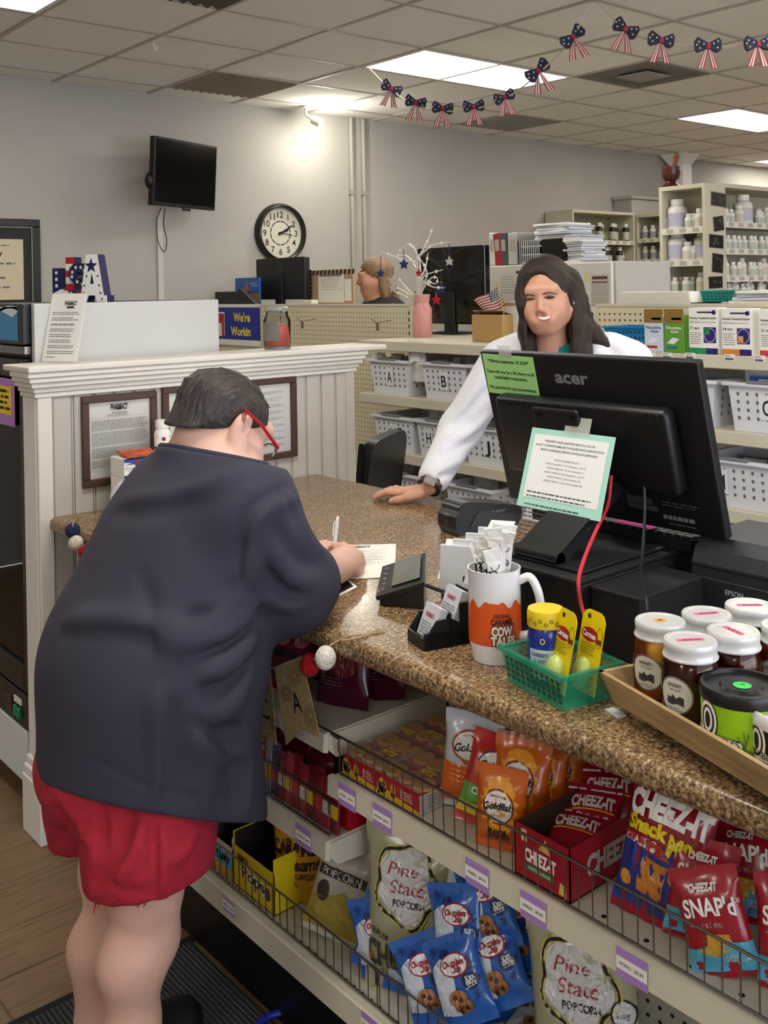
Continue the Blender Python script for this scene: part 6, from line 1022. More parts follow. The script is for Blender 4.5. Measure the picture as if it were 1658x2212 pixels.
def df(p, w_, h_):
    p.rect(.012, -h_ + .02, w_ - .012, -.012, mat('#e9ebe8', .7)).up()
    for k, s_ in enumerate(('FREQUENTLY ASKED QUESTIONS ABOUT N.C. 2021-183,', 'AN ACT TO REVISE PHARMACIES TO REQUIRE PHOTO IDENTIFICATION', 'PRIOR TO DISPENSING CERTAIN CONTROLLED SUBSTANCES')): p.text(s_, w_ * .5, -.024 - .009 * k, .0042, INK, w=w_ * (.6, .82, .68)[k], bold=.01)
    for k, s_ in enumerate(('ISSUED: NOVEMBER 28, 2011', 'UPDATE: JANUARY 5, 2012 (Questions 1 and 15)', 'UPDATE: FEBRUARY 28, 2012 (Questions 2)', 'UPDATE: MARCH 6, 2012 (Questions 2, 3 and 12)', 'UPDATE: MARCH 7, 2012 (Question 15)', 'UPDATE: MARCH 13, 2012 (New Question 28)')): p.text(s_, w_ * .5, -.06 - .0085 * k, .0035, mat('#55554f', .8), w=w_ * (.3, .48, .44, .48, .4, .46)[k])
    for y, n_ in ((.125, 2), (.15, 4), (.185, 4)): p.lines(.02, -y - .008 * n_, w_ - .02, -y, n_, mat('#4a4a48', .8), .32, .05, .3)
C4 = [at(1150, 923, X=1.572), at(1330, 945, X=1.572), at(1285, 1127, X=1.52), at(1113, 1090, X=1.52)]
o = thing('faq_sheet', 'white question sheet on mint backing paper taped to the monitor', 'note', tuple(C4[0])); ux = C4[1] - C4[0]; wq = np.linalg.norm(ux); ux = ux / wq; uy = C4[0] - C4[3]; uy = uy - ux * (uy @ ux); hq = np.linalg.norm(uy); uy = uy / hq
M4 = fmat((0, 0, 0), ux, uy); mk('backing', xf(bx(0, wq, -hq, 0, 0, .0008), M4), mat('#a9dccb', .7), o); p = Pr(frame(np.cross(ux, uy) * .001, ux, uy), .0003); df(p, wq, hq); p.done('printing', o); mk('tape', xf(bx(wq * .4, wq * .7, -.006, .03, .0008, .001), M4), mat('#e8e8e0', .2, alpha=.35), o)
# red and black cables
def cable(name, lab, P_, r_, m): return tag(mk(name, tube(spline(P_, 6), r_, 8), m, smooth=True), lab, 'cable')
X1 = 1.375
cable('red_cable', 'thin red cable running down from the monitor to the basket', [at(1320, 1028, X=1.6), at(1312, 1090, X=1.57), at(1285, 1150, X=1.5), at(1262, 1205, X=1.42), at(1249, 1255, X=X1), at(1256, 1310, X=X1), at(1275, 1360, X=1.365), at(1293, 1396, X=1.36), at(1300, 1425, X=1.36)], .0035, mat('#c8323c', .4))
cable('black_cable', 'thin black cable hanging from the monitor over the black box', [at(1391, 1040, X=1.62), at(1392, 1110, X=1.6), at(1388, 1190, X=1.55), at(1384, 1235, X=1.5), at(1394, 1280, X=1.43), at(1397, 1315, X=1.405), at(1393, 1345, X=1.405), at(1396, 1420, X=1.405)], .003, mat('#1b1c1e', .4))
# keyboard
t = thing('keyboard', 'black keyboard half hidden under the monitor', 'keyboard', (1.76, 1.3, 1.066)); KB = mat('#17181a', .4); mk('deck', geo([(-.075, -.2, 0), (.075, -.2, 0), (.075, .2, 0), (-.075, .2, 0), (-.075, -.2, .022), (.075, -.2, .012), (.075, .2, .012), (-.075, .2, .022)], [(0, 3, 2, 1), (4, 5, 6, 7), (0, 1, 5, 4), (1, 2, 6, 5), (2, 3, 7, 6), (3, 0, 4, 7)]), KB, t); first = None
for r_ in range(6):
    for k in range(20):
        q = (-.062 + r_ * .0215, -.188 + k * .0196, .0215 - (r_ * .0215 + .013) * .0667)
        if first is None: first = mk('key', bx(-.0085, .0085, -.0085, .0085, 0, .007, .002, 1), mat('#1f2124', .35), t, loc=q)
        else: cp(first, parent=t, loc=q)
t = thing('pink_note', 'bright pink sticky note on the keyboard', 'note', (1.70, 1.235, 1.096)); mk('sheet', bx(-.02, .02, -.045, .045, 0, .001), mat('#d8489a', .7), t)
t = thing('papers_by_monitor', 'yellow and red paper strips beneath the monitor edge', 'papers', (1.715, 1.4, 1.096)); mk('strip', bx(-.012, .012, -.06, .05, 0, .001), mat('#d8cf80', .7), t); mk('strip', bx(.004, .01, -.07, .04, .001, .003), RED, t)
# receipt printer
t = thing('receipt_printer', 'dark grey receipt printer behind the honey jars', 'printer', (1.655, .92, .9355)); EP = mat('#2a2d33', .45); yl = 1.079 - .92; P_ = [(0, 0), (.26, 0), (.26, .14), (.2, .17), (.04, .168), (.012, .15), (0, .125)]
mk('casing', xf(prism(P_, -yl, .17), fmat((0, 0, 0), (1, 0, 0), (0, 0, 1))), EP, t, smooth=25); mk('cover_seam', bx(-.0008, .0, -.16, yl - .002, .118, .121), mat('#0a0b0c', .6), t); mk('front_panel', bx(-.0022, 0, -.16, yl - .02, .0, .1, .001, 1), mat('#25282d', .45), t); mk('paper_slot', bx(.08, .17, -.13, .03, .168, .172, .002), mat('#0b0c0d', .4), t); mk('slot_cover', bx(.1, .15, -.11, .0, .172, .176, .002), mat('#34373d', .3), t)
Pr(frame((-.0024, yl, 0), (0, -1, 0), (0, 0, 1))).text('EPSON', .088, .082, .0095, mat('#a9acb0', .4), w=.036, bold=.02).done('lettering', t)
# ================================================================ snack bags and boxes
def pouch(w_, h_, t_, seed=0, n=14, m=18, crimp=.06, top=True):
    """pillow bag: x across, z up, bulging along -y (front) and +y (back); returns (front map, geometry)"""
    rg = np.random.RandomState(seed); ph = rg.uniform(0, 6.28, 6); kk = rg.uniform(25, 70, 6) / max(w_, .08) * .1
    def surf(u, v, s=-1.):
        a = np.clip(v / h_, 0, 1); x = np.clip(2 * u / w_, -1, 1); e = np.clip((np.minimum(a, 1 - a) - crimp) / .22, 0, 1); e = e * e * (3 - 2 * e)
        bul = t_ / 2 * np.power(np.clip(1 - np.abs(x) ** 2.6, 0, 1), .62) * (e * .86 + .14 * np.clip((np.minimum(a, 1 - a) - crimp) / .5, 0, 1))
        wr = .0022 * (t_ / .04) * (np.sin(u * 700 / 6 * kk[0] + ph[0] + 9 * a) * (1 - e) + .5 * np.sin(u * 90 * kk[1] + 40 * v + ph[1]) * e + .35 * np.sin(v * 130 + u * 60 + ph[2]) * (np.abs(x) > .3))
        cr_ = .0012 * np.sin(v * 900) * (np.minimum(a, 1 - a) < crimp)
        xx = u * (1 - .07 * e * np.abs(x)) ; return np.stack([xx, s * (bul + .0006) + wr * np.clip(1 - np.abs(x) ** 6, 0, 1) + cr_, v + .006 * (x * x - .4) * e * np.sign(a - .5) * -1], -1)
    U_, V_ = np.meshgrid(np.linspace(-w_ / 2, w_ / 2, n + 1), np.linspace(0, h_, m + 1), indexing='ij')
    A = surf(U_.ravel(), V_.ravel(), -1.); B = surf(U_.ravel(), V_.ravel(), 1.); N = len(A); Fc = []
    for i in range(n):
        for j in range(m): a = i * (m + 1) + j; Fc += [(a, a + m + 1, a + m + 2, a + 1), (N + a, N + a + 1, N + a + m + 2, N + a + m + 1)]
    for j in range(m): a = j; b = n * (m + 1) + j; Fc += [(a, a + 1, N + a + 1, N + a), (b + 1, b, N + b, N + b + 1)]
    for i in range(n): a = i * (m + 1); b = a + m; Fc += [(a + m + 1, a, N + a, N + a + m + 1), (b, b + m + 1, N + b + m + 1, N + b)]
    def fmap(V):
        P = surf(V[:, 0], V[:, 1], -1.); P[:, 1] -= .0006 + V[:, 2]; return P
    return fmap, geo(np.concatenate([A, B]), Fc)
FOIL = dict(rough=.26, coat=.25)
class Bag:
    """bag prototype: built once, copied afterwards"""
    def __init__(s, name, w_, h_, t_, base, draw, seed=0, crimp=.06, L=.014): s.a = (name, w_, h_, t_, base, draw, seed, crimp, L); s.root = None
    def put(s, lab, loc, rotation, group=None, scale=1.):
        name, w_, h_, t_, base, draw, seed, crimp, L = s.a
        if s.root is None:
            o = thing(name, lab, 'snack bag', loc, 0, group, rotation); f_, g_ = pouch(w_, h_, t_, seed, crimp=crimp); b = mk('bag', g_, mat(base, **FOIL), o, smooth=60); p = Pr(f_, .0011, L); draw(p, w_, h_); p.done('printing', b); s.root = o
        else: o = copy_tree(s.root); o.location = loc; o.rotation_euler = rotation; tag(o, lab, 'snack bag', group)
        o.scale = (scale,) * 3; return o
M_ = lambda c, r=.3: mat(c, r, coat=.2)
FX = -math.pi / 2      # rz that turns the bag's front (-y) towards -x
def facing(lean=0, roll=0, yaw=0):
    """front towards the customer aisle; lean back, roll in plane, extra yaw"""
    return (Matrix.Rotation(FX + yaw + .4, 3, 'Z') @ Matrix.Rotation(-lean, 3, 'X') @ Matrix.Rotation(roll, 3, 'Y')).to_euler()
# --- cracker bag (orange)
def d_gold(p, w_, h_):
    y0 = h_ * .56; p.poly([(w_ * .40 * math.cos(a) * (1.0 if k % 2 else .78), y0 + h_ * .33 * math.sin(a) * (1.0 if k % 2 else .78)) for k, a in enumerate(np.linspace(0, 2 * math.pi, 32, endpoint=False))], M_('#e89a2c')).up().ring(0, y0, w_ * .31, h_ * .2, .004, M_('#8a3c14')).ell(0, y0, w_ * .275, h_ * .175, M_('#ece8de')).up().text('Goldfish', 0, y0, .0135, INK, w=w_ * .58, bold=.03, shear=.25, a=.08).text('PEPPERIDGE FARM', 0, y0 + h_ * .11, .005, M_('#8a3c14'), w=w_ * .3).text('BAKED', 0, y0 - h_ * .085, .005, M_('#a03020'), w=w_ * .2)
    p.text('FLAVOR', 0, h_ * .27, .011, M_('#2a1608'), w=w_ * .36, bold=.06, shear=.2).text('BLASTED', 0, h_ * .20, .011, M_('#2a1608'), w=w_ * .42, bold=.06, shear=.2).poly([(-w_ * .42, h_ * .1), (w_ * .42, h_ * .1), (w_ * .42, h_ * .14), (-w_ * .42, h_ * .13)], M_('#b8481a'))
gold = Bag('cracker_bag', .105, .155, .034, '#c85f16', d_gold, 1)
def d_gsil(p, w_, h_):
    p.poly([(-w_ * .48, h_ * .07), (w_ * .48, h_ * .07), (w_ * .48, h_ * .5), (-w_ * .48, h_ * .46)], M_('#c85f16')).up().ring(0, h_ * .66, w_ * .34, h_ * .17, .004, M_('#a04a22')).ell(0, h_ * .66, w_ * .3, h_ * .145, M_('#d8d6d0')).up().text('Goldfish', 0, h_ * .65, .013, INK, w=w_ * .56, bold=.03, shear=.25, a=.1).rect(-w_ * .14, h_ * .75, w_ * .14, h_ * .775, M_('#8a3c14'))
gsil = Bag('cracker_bag', .105, .155, .03, '#b9bcc0', d_gsil, 2)
def d_gcol(p, w_, h_):
    p.poly([(-w_ * .48, h_ * .4), (w_ * .48, h_ * .46), (w_ * .48, h_ * .25), (-w_ * .48, h_ * .2)], M_('#5a9a3a')).poly([(-w_ * .48, h_ * .2), (w_ * .48, h_ * .25), (w_ * .48, h_ * .1), (-w_ * .48, h_ * .1)], M_('#d8c030')).up().ell(0, h_ * .64, w_ * .33, h_ * .17, M_('#30406a')).up().ell(0, h_ * .64, w_ * .3, h_ * .15, M_('#e6e4dc')).up().text('Goldfish', 0, h_ * .64, .013, INK, w=w_ * .54, bold=.03, shear=.25).text('COLORS', 0, h_ * .36, .011, PAPER, w=w_ * .6, bold=.05).text('CHEDDAR', 0, h_ * .25, .006, M_('#7a2a10'), w=w_ * .4)
gcol = Bag('cracker_bag', .105, .155, .034, '#b83028', d_gcol, 3)
y1 = at(1058, 1880, X=1.2)[1]
gold.put('orange cracker bag standing upright behind the wire fence', (1.225, y1, ZR + .002), facing(.06, .03), None, .88); gcol.put('multicoloured cracker bag leaning beside the orange one', (1.25, y1 + .07, ZR + .002), facing(.38, .25, .25))
for k in range(4):
    q = at((1028, 1075, 1112, 1160)[k], (1700, 1672, 1645, 1612)[k], X=1.28 + .05 * k); gsil.put(('silver-topped cracker bag at the front of the leaning row', 'second silver-topped cracker bag in the leaning row', 'third silver-topped cracker bag in the leaning row', 'silver-topped cracker bag farthest back in the leaning row')[k], (1.275 + .045 * k, 1.30 + .004 * k, ZR + .004 + .004 * k), facing(.16, .06, .1), 'silver-topped cracker bags', 1.08)
for k in range(10): gold.put('orange cracker bag packed in the leaning row behind', (1.275 + .021 * k, 1.19 + .004 * (k % 2) - .003 * k, ZR + .003), facing(.3, .04 * (-1) ** k, .0), 'orange cracker bags in the leaning row', 1.0)
# --- cheese cracker carton with bags
CR = M_('#9c1626'); CRD = mat('#3a2418', .8)
ca = at(1112, 1900, X=1.195); cb = at(1232, 1975, X=1.195); cw = ca[1] - cb[1]; cd = .235; chh = .083
t = thing('cracker_carton', 'open red cracker carton with white lettering on the long shelf', 'carton', (1.195, (ca[1] + cb[1]) / 2, ZR + .001)); b = lambda *a: bx(*a)
mk('bottom', b(0, cd, -cw / 2, cw / 2, 0, .002), CRD, t)
for nm, g_, m_ in (('front_wall', b(0, .002, -cw / 2, cw / 2, 0, chh), CR), ('side_wall', b(0, cd, -cw / 2, -cw / 2 + .002, 0, chh), CR), ('side_wall', b(0, cd, cw / 2 - .002, cw / 2, 0, chh), CR), ('back_wall', b(cd - .002, cd, -cw / 2, cw / 2, 0, chh + .02), CRD)): mk(nm, g_, m_, t)
mk('lining', join(b(.002, .003, -cw / 2 + .003, cw / 2 - .003, .003, chh), b(.003, cd - .003, -cw / 2 + .002, -cw / 2 + .003, .003, chh), b(.003, cd - .003, cw / 2 - .003, cw / 2 - .002, .003, chh)), CRD, t)
p = Pr(frame((-.0003, cw / 2, 0), (0, -1, 0), (0, 0, 1)), .0003); p.text('CHEEZ-IT', cw * .48, chh * .5, .02, PAPER, w=cw * .56, bold=.05, a=-.0).rect(cw * .22, chh * .2, cw * .72, chh * .33, M_('#2c6a3a')).poly([(cw * .45, chh * .7), (cw * .58, chh * .95), (cw * .66, chh * .68)], M_('#d8b060')).rect(cw * .14, chh * .72, cw * .24, chh * .95, M_('#d6cf8a')).poly([(cw * .8, chh * .08), (cw * .94, chh * .06), (cw * .92, chh * .26), (cw * .83, chh * .3)], M_('#d8b45a')).up().text('WHITE CHEDDAR', cw * .47, chh * .265, .005, PAPER, w=cw * .42).text('40', cw * .19, chh * .86, .008, INK); p.done('front_printing', t)
Pr(frame((0, -cw / 2 - .0003, 0), (1, 0, 0), (0, 0, 1)), .0003).text('CHEEZ-IT', cd * .48, chh * .5, .032, mat('#b8b4ae', .4), w=cd * .62, bold=.05).rect(cd * .2, chh * .24, cd * .72, chh * .27, mat('#8a3a30', .4)).done('side_printing', t)
def d_chz(p, w_, h_): p.text('CHEEZ-IT', 0, h_ * .72, .024, mat('#c8c4bc', .3), w=w_ * .8, bold=.05).rect(-w_ * .4, h_ * .58, w_ * .4, h_ * .6, M_('#e0a020')).rect(-w_ * .48, h_ * .9, w_ * .48, h_ * .93, M_('#c8c8c8'))
chz = Bag('cracker_bag', .12, .14, .03, '#8c1424', d_chz, 5)
for k in range(3): chz.put(('red cracker bag lying foremost inside the red carton', 'red cracker bag in the middle of the red carton', 'red cracker bag hindmost inside the red carton')[k], (1.25 + .055 * k, (ca[1] + cb[1]) / 2 - .004, ZR + .004 + .008 * k), facing(1.0 - .2 * k, -.06 * k), None, .8)
# --- snack mix and thin crackers
def d_mix(p, w_, h_):
    p.poly([(-w_ * .5, h_ * .06), (w_ * .5, h_ * .06), (w_ * .5, h_ * .5), (-w_ * .5, h_ * .55)], M_('#1e3488')).up().text('CHEEZ-IT', .0, h_ * .77, .036, PAPER, w=w_ * .96, bold=.06).poly([(-w_ * .48, h_ * .5), (.02, h_ * .47), (.0, h_ * .53), (-w_ * .48, h_ * .57)], M_('#b02818')).text('CLASSIC', -w_ * .26, h_ * .52, .012, PAPER, w=w_ * .4, bold=.03).text('Snack', -w_ * .2, h_ * .625, .022, M_('#e2cc1c'), w=w_ * .5, bold=.06, a=-.06).text('MiX', w_ * .26, h_ * .565, .028, M_('#e2cc1c'), w=w_ * .4, bold=.06, a=-.06)
    p.poly([(-w_ * .22, h_ * .2), (w_ * .08, h_ * .18), (w_ * .1, h_ * .43), (-w_ * .18, h_ * .45)], M_('#c87c28')).ell(w_ * .26, h_ * .38, w_ * .14, h_ * .06, M_('#b89058')).ell(w_ * .12, h_ * .12, w_ * .1, h_ * .04, M_('#5a3820')).ell(-w_ * .36, h_ * .24, w_ * .08, h_ * .05, M_('#d89a30'))
mix = Bag('snack_mix_bag', .15, .225, .05, '#8c1422', d_mix, 7); q = at(1400, 1960, X=1.235); mix.put('tall red and blue snack mix bag leaning beside the red carton', (1.245, q[1], ZR + .002), facing(.3, .1, -.2), None, .92)
def d_snp(p, w_, h_):
    p.poly([(-w_ * .5, h_ * .06), (w_ * .5, h_ * .06), (w_ * .5, h_ * .3), (w_ * .1, h_ * .36), (-w_ * .5, h_ * .26)], M_('#4ea4c4')).poly([(-w_ * .5, h_ * .03), (w_ * .5, h_ * .03), (w_ * .5, h_ * .07), (-w_ * .5, h_ * .07)], M_('#8c1422')).up().text('CHEEZ-IT', -.004, h_ * .82, .013, PAPER, w=w_ * .42, bold=.06).text("SNAP'd", 0, h_ * .65, .03, PAPER, w=w_ * .78, bold=.03).text('cheesy, thin & crispy', -w_ * .1, h_ * .5, .005, mat('#d8b8b8', .4), w=w_ * .5).poly([(-w_ * .3, h_ * .28), (-w_ * .05, h_ * .22), (w_ * .22, h_ * .3), (w_ * .2, h_ * .42), (-w_ * .12, h_ * .44), (-w_ * .15, h_ * .33)], M_('#c8962c')).text('CHEDDAR', w_ * .24, h_ * .22, .008, PAPER, w=w_ * .34).text('SOUR CREAM', w_ * .24, h_ * .17, .007, PAPER, w=w_ * .36).text('100', w_ * .42, h_ * .7, .008, PAPER, w=w_ * .1)
snp = Bag('thin_cracker_bag', .13, .185, .04, '#9c1626', d_snp, 8)
for k, (px, py, X_, ln, rl, yw, lab) in enumerate(((1575, 2115, 1.225, .2, -.3, -.0, 'red and light blue thin cracker bag in front, tilted'), (1505, 2075, 1.25, .3, .1, .1, 'thin cracker bag half hidden by the tilted one'), (1720, 2150, 1.25, .3, -.1, -.1, 'thin cracker bag beyond the tilted one'), (1610, 1990, 1.33, .5, -.12, -.1, 'red thin cracker bag lying back behind the front ones'), (1690, 2020, 1.34, .7, .05, -.1, 'thin cracker bag lying back farthest from the carton'))):
    q = at(px, py, X=X_); snp.put(lab, (X_, q[1], ZR + .003 + .004 * k), facing(ln, rl, yw), None, .74)
# --- round cracker packs with clear tops
def ritz(yc, wd, z, lab, cols=3, dim=0):
    t = thing('cracker_pack', lab, 'cracker box', (1.198, yc, z)); dp = .27; hh = .05; RD = M_('#a81824'); mk('tray', bx(0, dp, -wd / 2, wd / 2, 0, hh * .72, .002), RD, t)
    p = Pr(frame((-.0003, wd / 2, 0), (0, -1, 0), (0, 0, 1)), .0003); p.poly([(0, 0), (wd, 0), (wd, hh * .12), (wd * .55, hh * .2), (0, hh * .38)], M_('#e0b020')).ell(wd * .12, hh * .36, .012, hh * .28, M_('#d8b41c')).ell(wd * .38, hh * .36, wd * .07, hh * .26, M_('#c8883a')).up().text('RITZ', wd * .12, hh * .36, .012, M_('#1c1c50'), w=.02, bold=.06); p.lines(wd * .56, hh * .25, wd * .86, hh * .6, 4, PAPER, .35, .15); p.done('front_printing', t)
    p = Pr(frame((0, -wd / 2 - .0003, 0), (1, 0, 0), (0, 0, 1)), .0003); p.rect(0, 0, dp, hh * .7, mat('#b9b3ac', .5)).up(); p.lines(.02, hh * .1, .1, hh * .6, 5, GREYINK, .35, .1)
    for k in range(16): p.rect(.12 + k * .004, hh * .12, .12 + k * .004 + .002, hh * .6, INK)
    p.done('side_printing', t)
    CK = mat('#d8a250', .6, noise=.2, nscale=60); first = None; n_ = 4
    for i in range(n_):
        for j in range(cols):
            q = (.03 + i * (dp - .06) / (n_ - 1), -wd / 2 + wd * (j + .5) / cols, hh * .72)
            if first is None: first = mk('cracker', cyl(.021, 0, .006, 18), CK, t, loc=q); l_ = mk('sleeve_print', bx(-.03, .03, -.024, .024, .0065, .008), mat('#8c1820', .4, alpha=.12), t, loc=q)
            else: cp(first, parent=t, loc=q); cp(l_, parent=t, loc=q)
    mk('clear_wrap', bx(.0005, dp - .0005, -wd / 2 + .0005, wd / 2 - .0005, hh * .721, hh, .004), mat('#e8dcd0', .06, alpha=.13, spec=.8), t)
    p = Pr(frame((.02, 0, hh + .0002), (0, -1, 0), (1, 0, 0)), .0003)
    for v in (0, .12): p.text('RITZ', -wd * .2, v, .014, M_('#d8c41c'), w=.036, bold=.05).text('RITZ', wd * .25, v + .03, .014, M_('#d8c41c'), w=.036, bold=.05)
    p.done('top_printing', t)
yA, yB_ = at(722, 1690, X=1.198)[1], at(815, 1745, X=1.198)[1]; yC_ = at(908, 1800, X=1.198)[1]
ritz((yA + yB_) / 2 - .03 + .012, yA - yB_ - .02, ZR + .001, 'red round-cracker pack nearest the shelf divider'); ritz((yB_ + yC_) / 2, yB_ - yC_ - .004, ZR + .001, 'red and yellow round-cracker pack beside the cracker bags')
# --- popcorn
def d_pop(p, w_, h_):
    cy = h_ * .66; R0 = w_ * .31
    lob = lambda s: [(s * (1 + .1 * math.cos(5 * a + .6)) * R0 * 1.0 * math.cos(a), cy + s * (1 + .1 * math.cos(5 * a + .6)) * R0 * 1.05 * math.sin(a)) for a in np.linspace(0, 2 * math.pi, 40, endpoint=False)]
    p.poly(lob(1.0), M_('#c6c6c4')).stroke(lob(1.04) + [lob(1.04)[0]], .004, M_('#b8ad5c')).stroke(lob(1.1) + [lob(1.1)[0]], .006, INK).stroke(lob(1.17) + [lob(1.17)[0]], .004, M_('#b8ad5c')).up().text('Pine', -.004, cy + R0 * .48, .023, M_('#a02c34'), w=R0 * 1.05, bold=.0, shear=.25).text('State', .004, cy - R0 * .06, .024, M_('#a02c34'), w=R0 * 1.2, bold=.0, shear=.25).text('POPCORN', R0 * .12, cy - R0 * .55, .013, INK, w=R0 * 1.1, bold=.02)
    p.text('White', -w_ * .3, h_ * .36, .016, INK, w=w_ * .22, shear=.2).text('CHEDDAR', 0, h_ * .235, .05, M_('#3a3830'), w=w_ * .94, bold=.03).text('FLAVORED', 0, h_ * .12, .01, M_('#6a675a'), w=w_ * .6).ring(w_ * .4, h_ * .55, .021, .023, .003, INK).ell(w_ * .4, h_ * .55, .018, .02, M_('#c6c6c4')).text('1.0g', w_ * .4, h_ * .55, .009, INK, w=.02)
pop = Bag('popcorn_bag', .19, .31, .07, '#a29f80', d_pop, 10, .04, .012)
def d_pop2(p, w_, h_): p.rect(-w_ * .45, h_ * .6, w_ * .3, h_ * .7, M_('#3a3530')).up().text('POPCORN', -w_ * .08, h_ * .65, .016, PAPER, w=w_ * .6).poly([(-w_ * .48, h_ * .06), (w_ * .48, h_ * .06), (w_ * .48, h_ * .42), (0, h_ * .5), (-w_ * .48, h_ * .36)], M_('#a8963c')).ell(-w_ * .3, h_ * .46, .016, .02, M_('#4a3a34'))
pop2 = Bag('popcorn_bag', .15, .2, .05, '#c3bfae', d_pop2, 12, .05, .02)
q = at(872, 1950, X=1.245); pop.put('upright white cheddar popcorn bag with a cloud-shaped badge', (1.26, q[1], ZB + .003), facing(.12, -.02, .1)); pop.put('popcorn bag lying tilted against the upright one', (1.30, q[1] + .19, ZB + .03), facing(.45, .5, .25), None, .9)
q = at(1245, 2130, X=1.28); pop.put('popcorn bag standing alone behind the open cardboard box', (1.30, q[1] - .01, ZB + .003), facing(.08, -.08, .0)); pop.put('popcorn bag hidden behind the pile of blue cookie bags', (1.36, q[1] + .17, ZB + .003), facing(.12, -.12, 0))
q = at(715, 2060, X=1.24); pop2.put('small white and olive popcorn pouch behind the wire fence', (1.245, q[1], ZB + .003), facing(.2, .25, .2))
# --- blue cookie bags
def d_cok(p, w_, h_):
    for x, y in ((-.3, .86), (.32, .3), (.36, .62), (-.36, .2)):
        for a in range(8): p.stroke([(w_ * x, h_ * y), (w_ * x + .009 * math.cos(a * .785), h_ * y + .009 * math.sin(a * .785))], .0016, M_('#16387c'))
    p.poly([(-w_ * .45, h_ * .18), (-w_ * .1, h_ * .14), (w_ * .0, h_ * .5), (-w_ * .12, h_ * .78), (-w_ * .38, h_ * .7)], M_('#c3ccd6')).up().ring(w_ * .08, h_ * .66, w_ * .265, h_ * .135, .003, M_('#a02430')).poly([(w_ * .3 + w_ * .16 * (1 + .08 * (k % 2)) * math.cos(a), h_ * .46 + h_ * .085 * (1 + .08 * (k % 2)) * math.sin(a)) for k, a in enumerate(np.linspace(0, 6.283, 24, endpoint=False))], M_('#14285c')).ell(-w_ * .08, h_ * .8, w_ * .09, h_ * .05, M_('#1c2c6a')).up().ell(w_ * .08, h_ * .66, w_ * .235, h_ * .115, M_('#dcdcdc')).ell(-w_ * .02, h_ * .34, w_ * .17, h_ * .09, M_('#9c6638')).ell(w_ * .04, h_ * .24, w_ * .17, h_ * .08, M_('#8a5830')).up().text('Chocolate', w_ * .08, h_ * .685, .01, M_('#a02430'), w=w_ * .4, bold=.04, shear=.2).text('Chip', w_ * .1, h_ * .615, .011, M_('#a02430'), w=w_ * .2, bold=.04, shear=.2).text('SOFT', w_ * .3, h_ * .495, .007, PAPER, w=w_ * .16, bold=.02).text('BAKED', w_ * .3, h_ * .46, .007, PAPER, w=w_ * .2, bold=.02).text('COOKIES', w_ * .3, h_ * .425, .006, PAPER, w=w_ * .2, bold=.02)
    for x, y in ((-.06, .36), (.04, .32), (.0, .25), (.1, .22), (-.04, .2)): p.ell(w_ * x, h_ * y, .005, .004, M_('#3a2010'), 8)
cok = Bag('cookie_bag', .11, .14, .034, '#2a5fae', d_cok, 20)
CK_ = [(800, 2110, 1.215, .16, .2, .15, 'blue cookie bag leaning at the end of the pile, in front of the popcorn'), (825, 2115, 1.228, .12, -.28, .1, 'blue cookie bag overlapping the end one, tilted the other way'), (905, 2030, 1.27, .18, -.06, .1, 'blue cookie bag upright behind the centre one'), (990, 2105, 1.24, .2, -.26, -.1, 'big blue cookie bag on top in the centre of the pile'), (995, 1995, 1.30, .3, -.15, -.05, 'blue cookie bag highest on the pile, under the shelf rail'), (1062, 2060, 1.275, .3, -.45, -.15, 'blue cookie bag right of the highest one'), (940, 2215, 1.205, .25, -.5, .0, 'blue cookie bag lying low at the wire fence'), (1010, 2225, 1.21, .3, -.55, -.1, 'blue cookie bag lowest beside the wire fence'), (1085, 2190, 1.25, .45, -.6, -.2, 'blue cookie bag sliding to the lower end of the pile'), (1120, 2110, 1.3, .6, -.5, -.3, 'blue cookie bag behind the sliding one'), (1150, 2120, 1.33, .7, -.55, -.35, 'blue cookie bag at the far lower end of the pile'), (870, 2190, 1.235, .3, .1, .1, 'blue cookie bag wedged behind the wire fence')]
for px, py, X_, ln, rl, yw, lab in CK_:
    q = at(px, py, X=X_); cok.put(lab, (X_ + .015, q[1], max(ZB + .003, q[2] - .0)), facing(ln, rl, yw))
# under-pile bags so that the upper ones rest on something
for k in range(6): cok.put('blue cookie bag buried at the bottom of the pile', (1.29 + .03 * (k % 3), 1.2 + .06 * k, ZB + .012 + .012 * (k % 2)), facing(1.2, .3 * (-1) ** k, .3 * k), 'buried cookie bags')
# --- caramel creams, candy boxes at the far end of the bottom deck
def d_car(p, w_, h_): p.text('CARAMEL', 0, h_ * .52, .03, M_('#2a1408'), w=w_ * .9, bold=.05).text('Creams', w_ * .06, h_ * .38, .026, M_('#2a1408'), w=w_ * .7, bold=.03, shear=.25).text('ORIGINAL', w_ * .2, h_ * .27, .013, M_('#4a2a10'), w=w_ * .5, bold=.03).ell(0, h_ * .67, w_ * .14, h_ * .035, M_('#a02c20')).ell(-w_ * .3, h_ * .74, w_ * .12, h_ * .06, M_('#c08428')).ell(w_ * .06, h_ * .85, w_ * .11, h_ * .05, M_('#8a3a1c')).ell(-w_ * .2, h_ * .15, w_ * .2, h_ * .08, M_('#7a4a2c')).up().text('Goetze', 0, h_ * .67, .008, PAPER, w=w_ * .2).ell(-w_ * .3, h_ * .74, w_ * .05, h_ * .025, M_('#e0d0a0'))
car = Bag('candy_bag', .14, .235, .05, '#bd851a', d_car, 30, .04, .016); q = at(655, 2010, X=1.27); car.put('golden caramel candy bag standing on the bottom deck', (1.275, q[1], ZB + .003), facing(.14, -.12, .1))
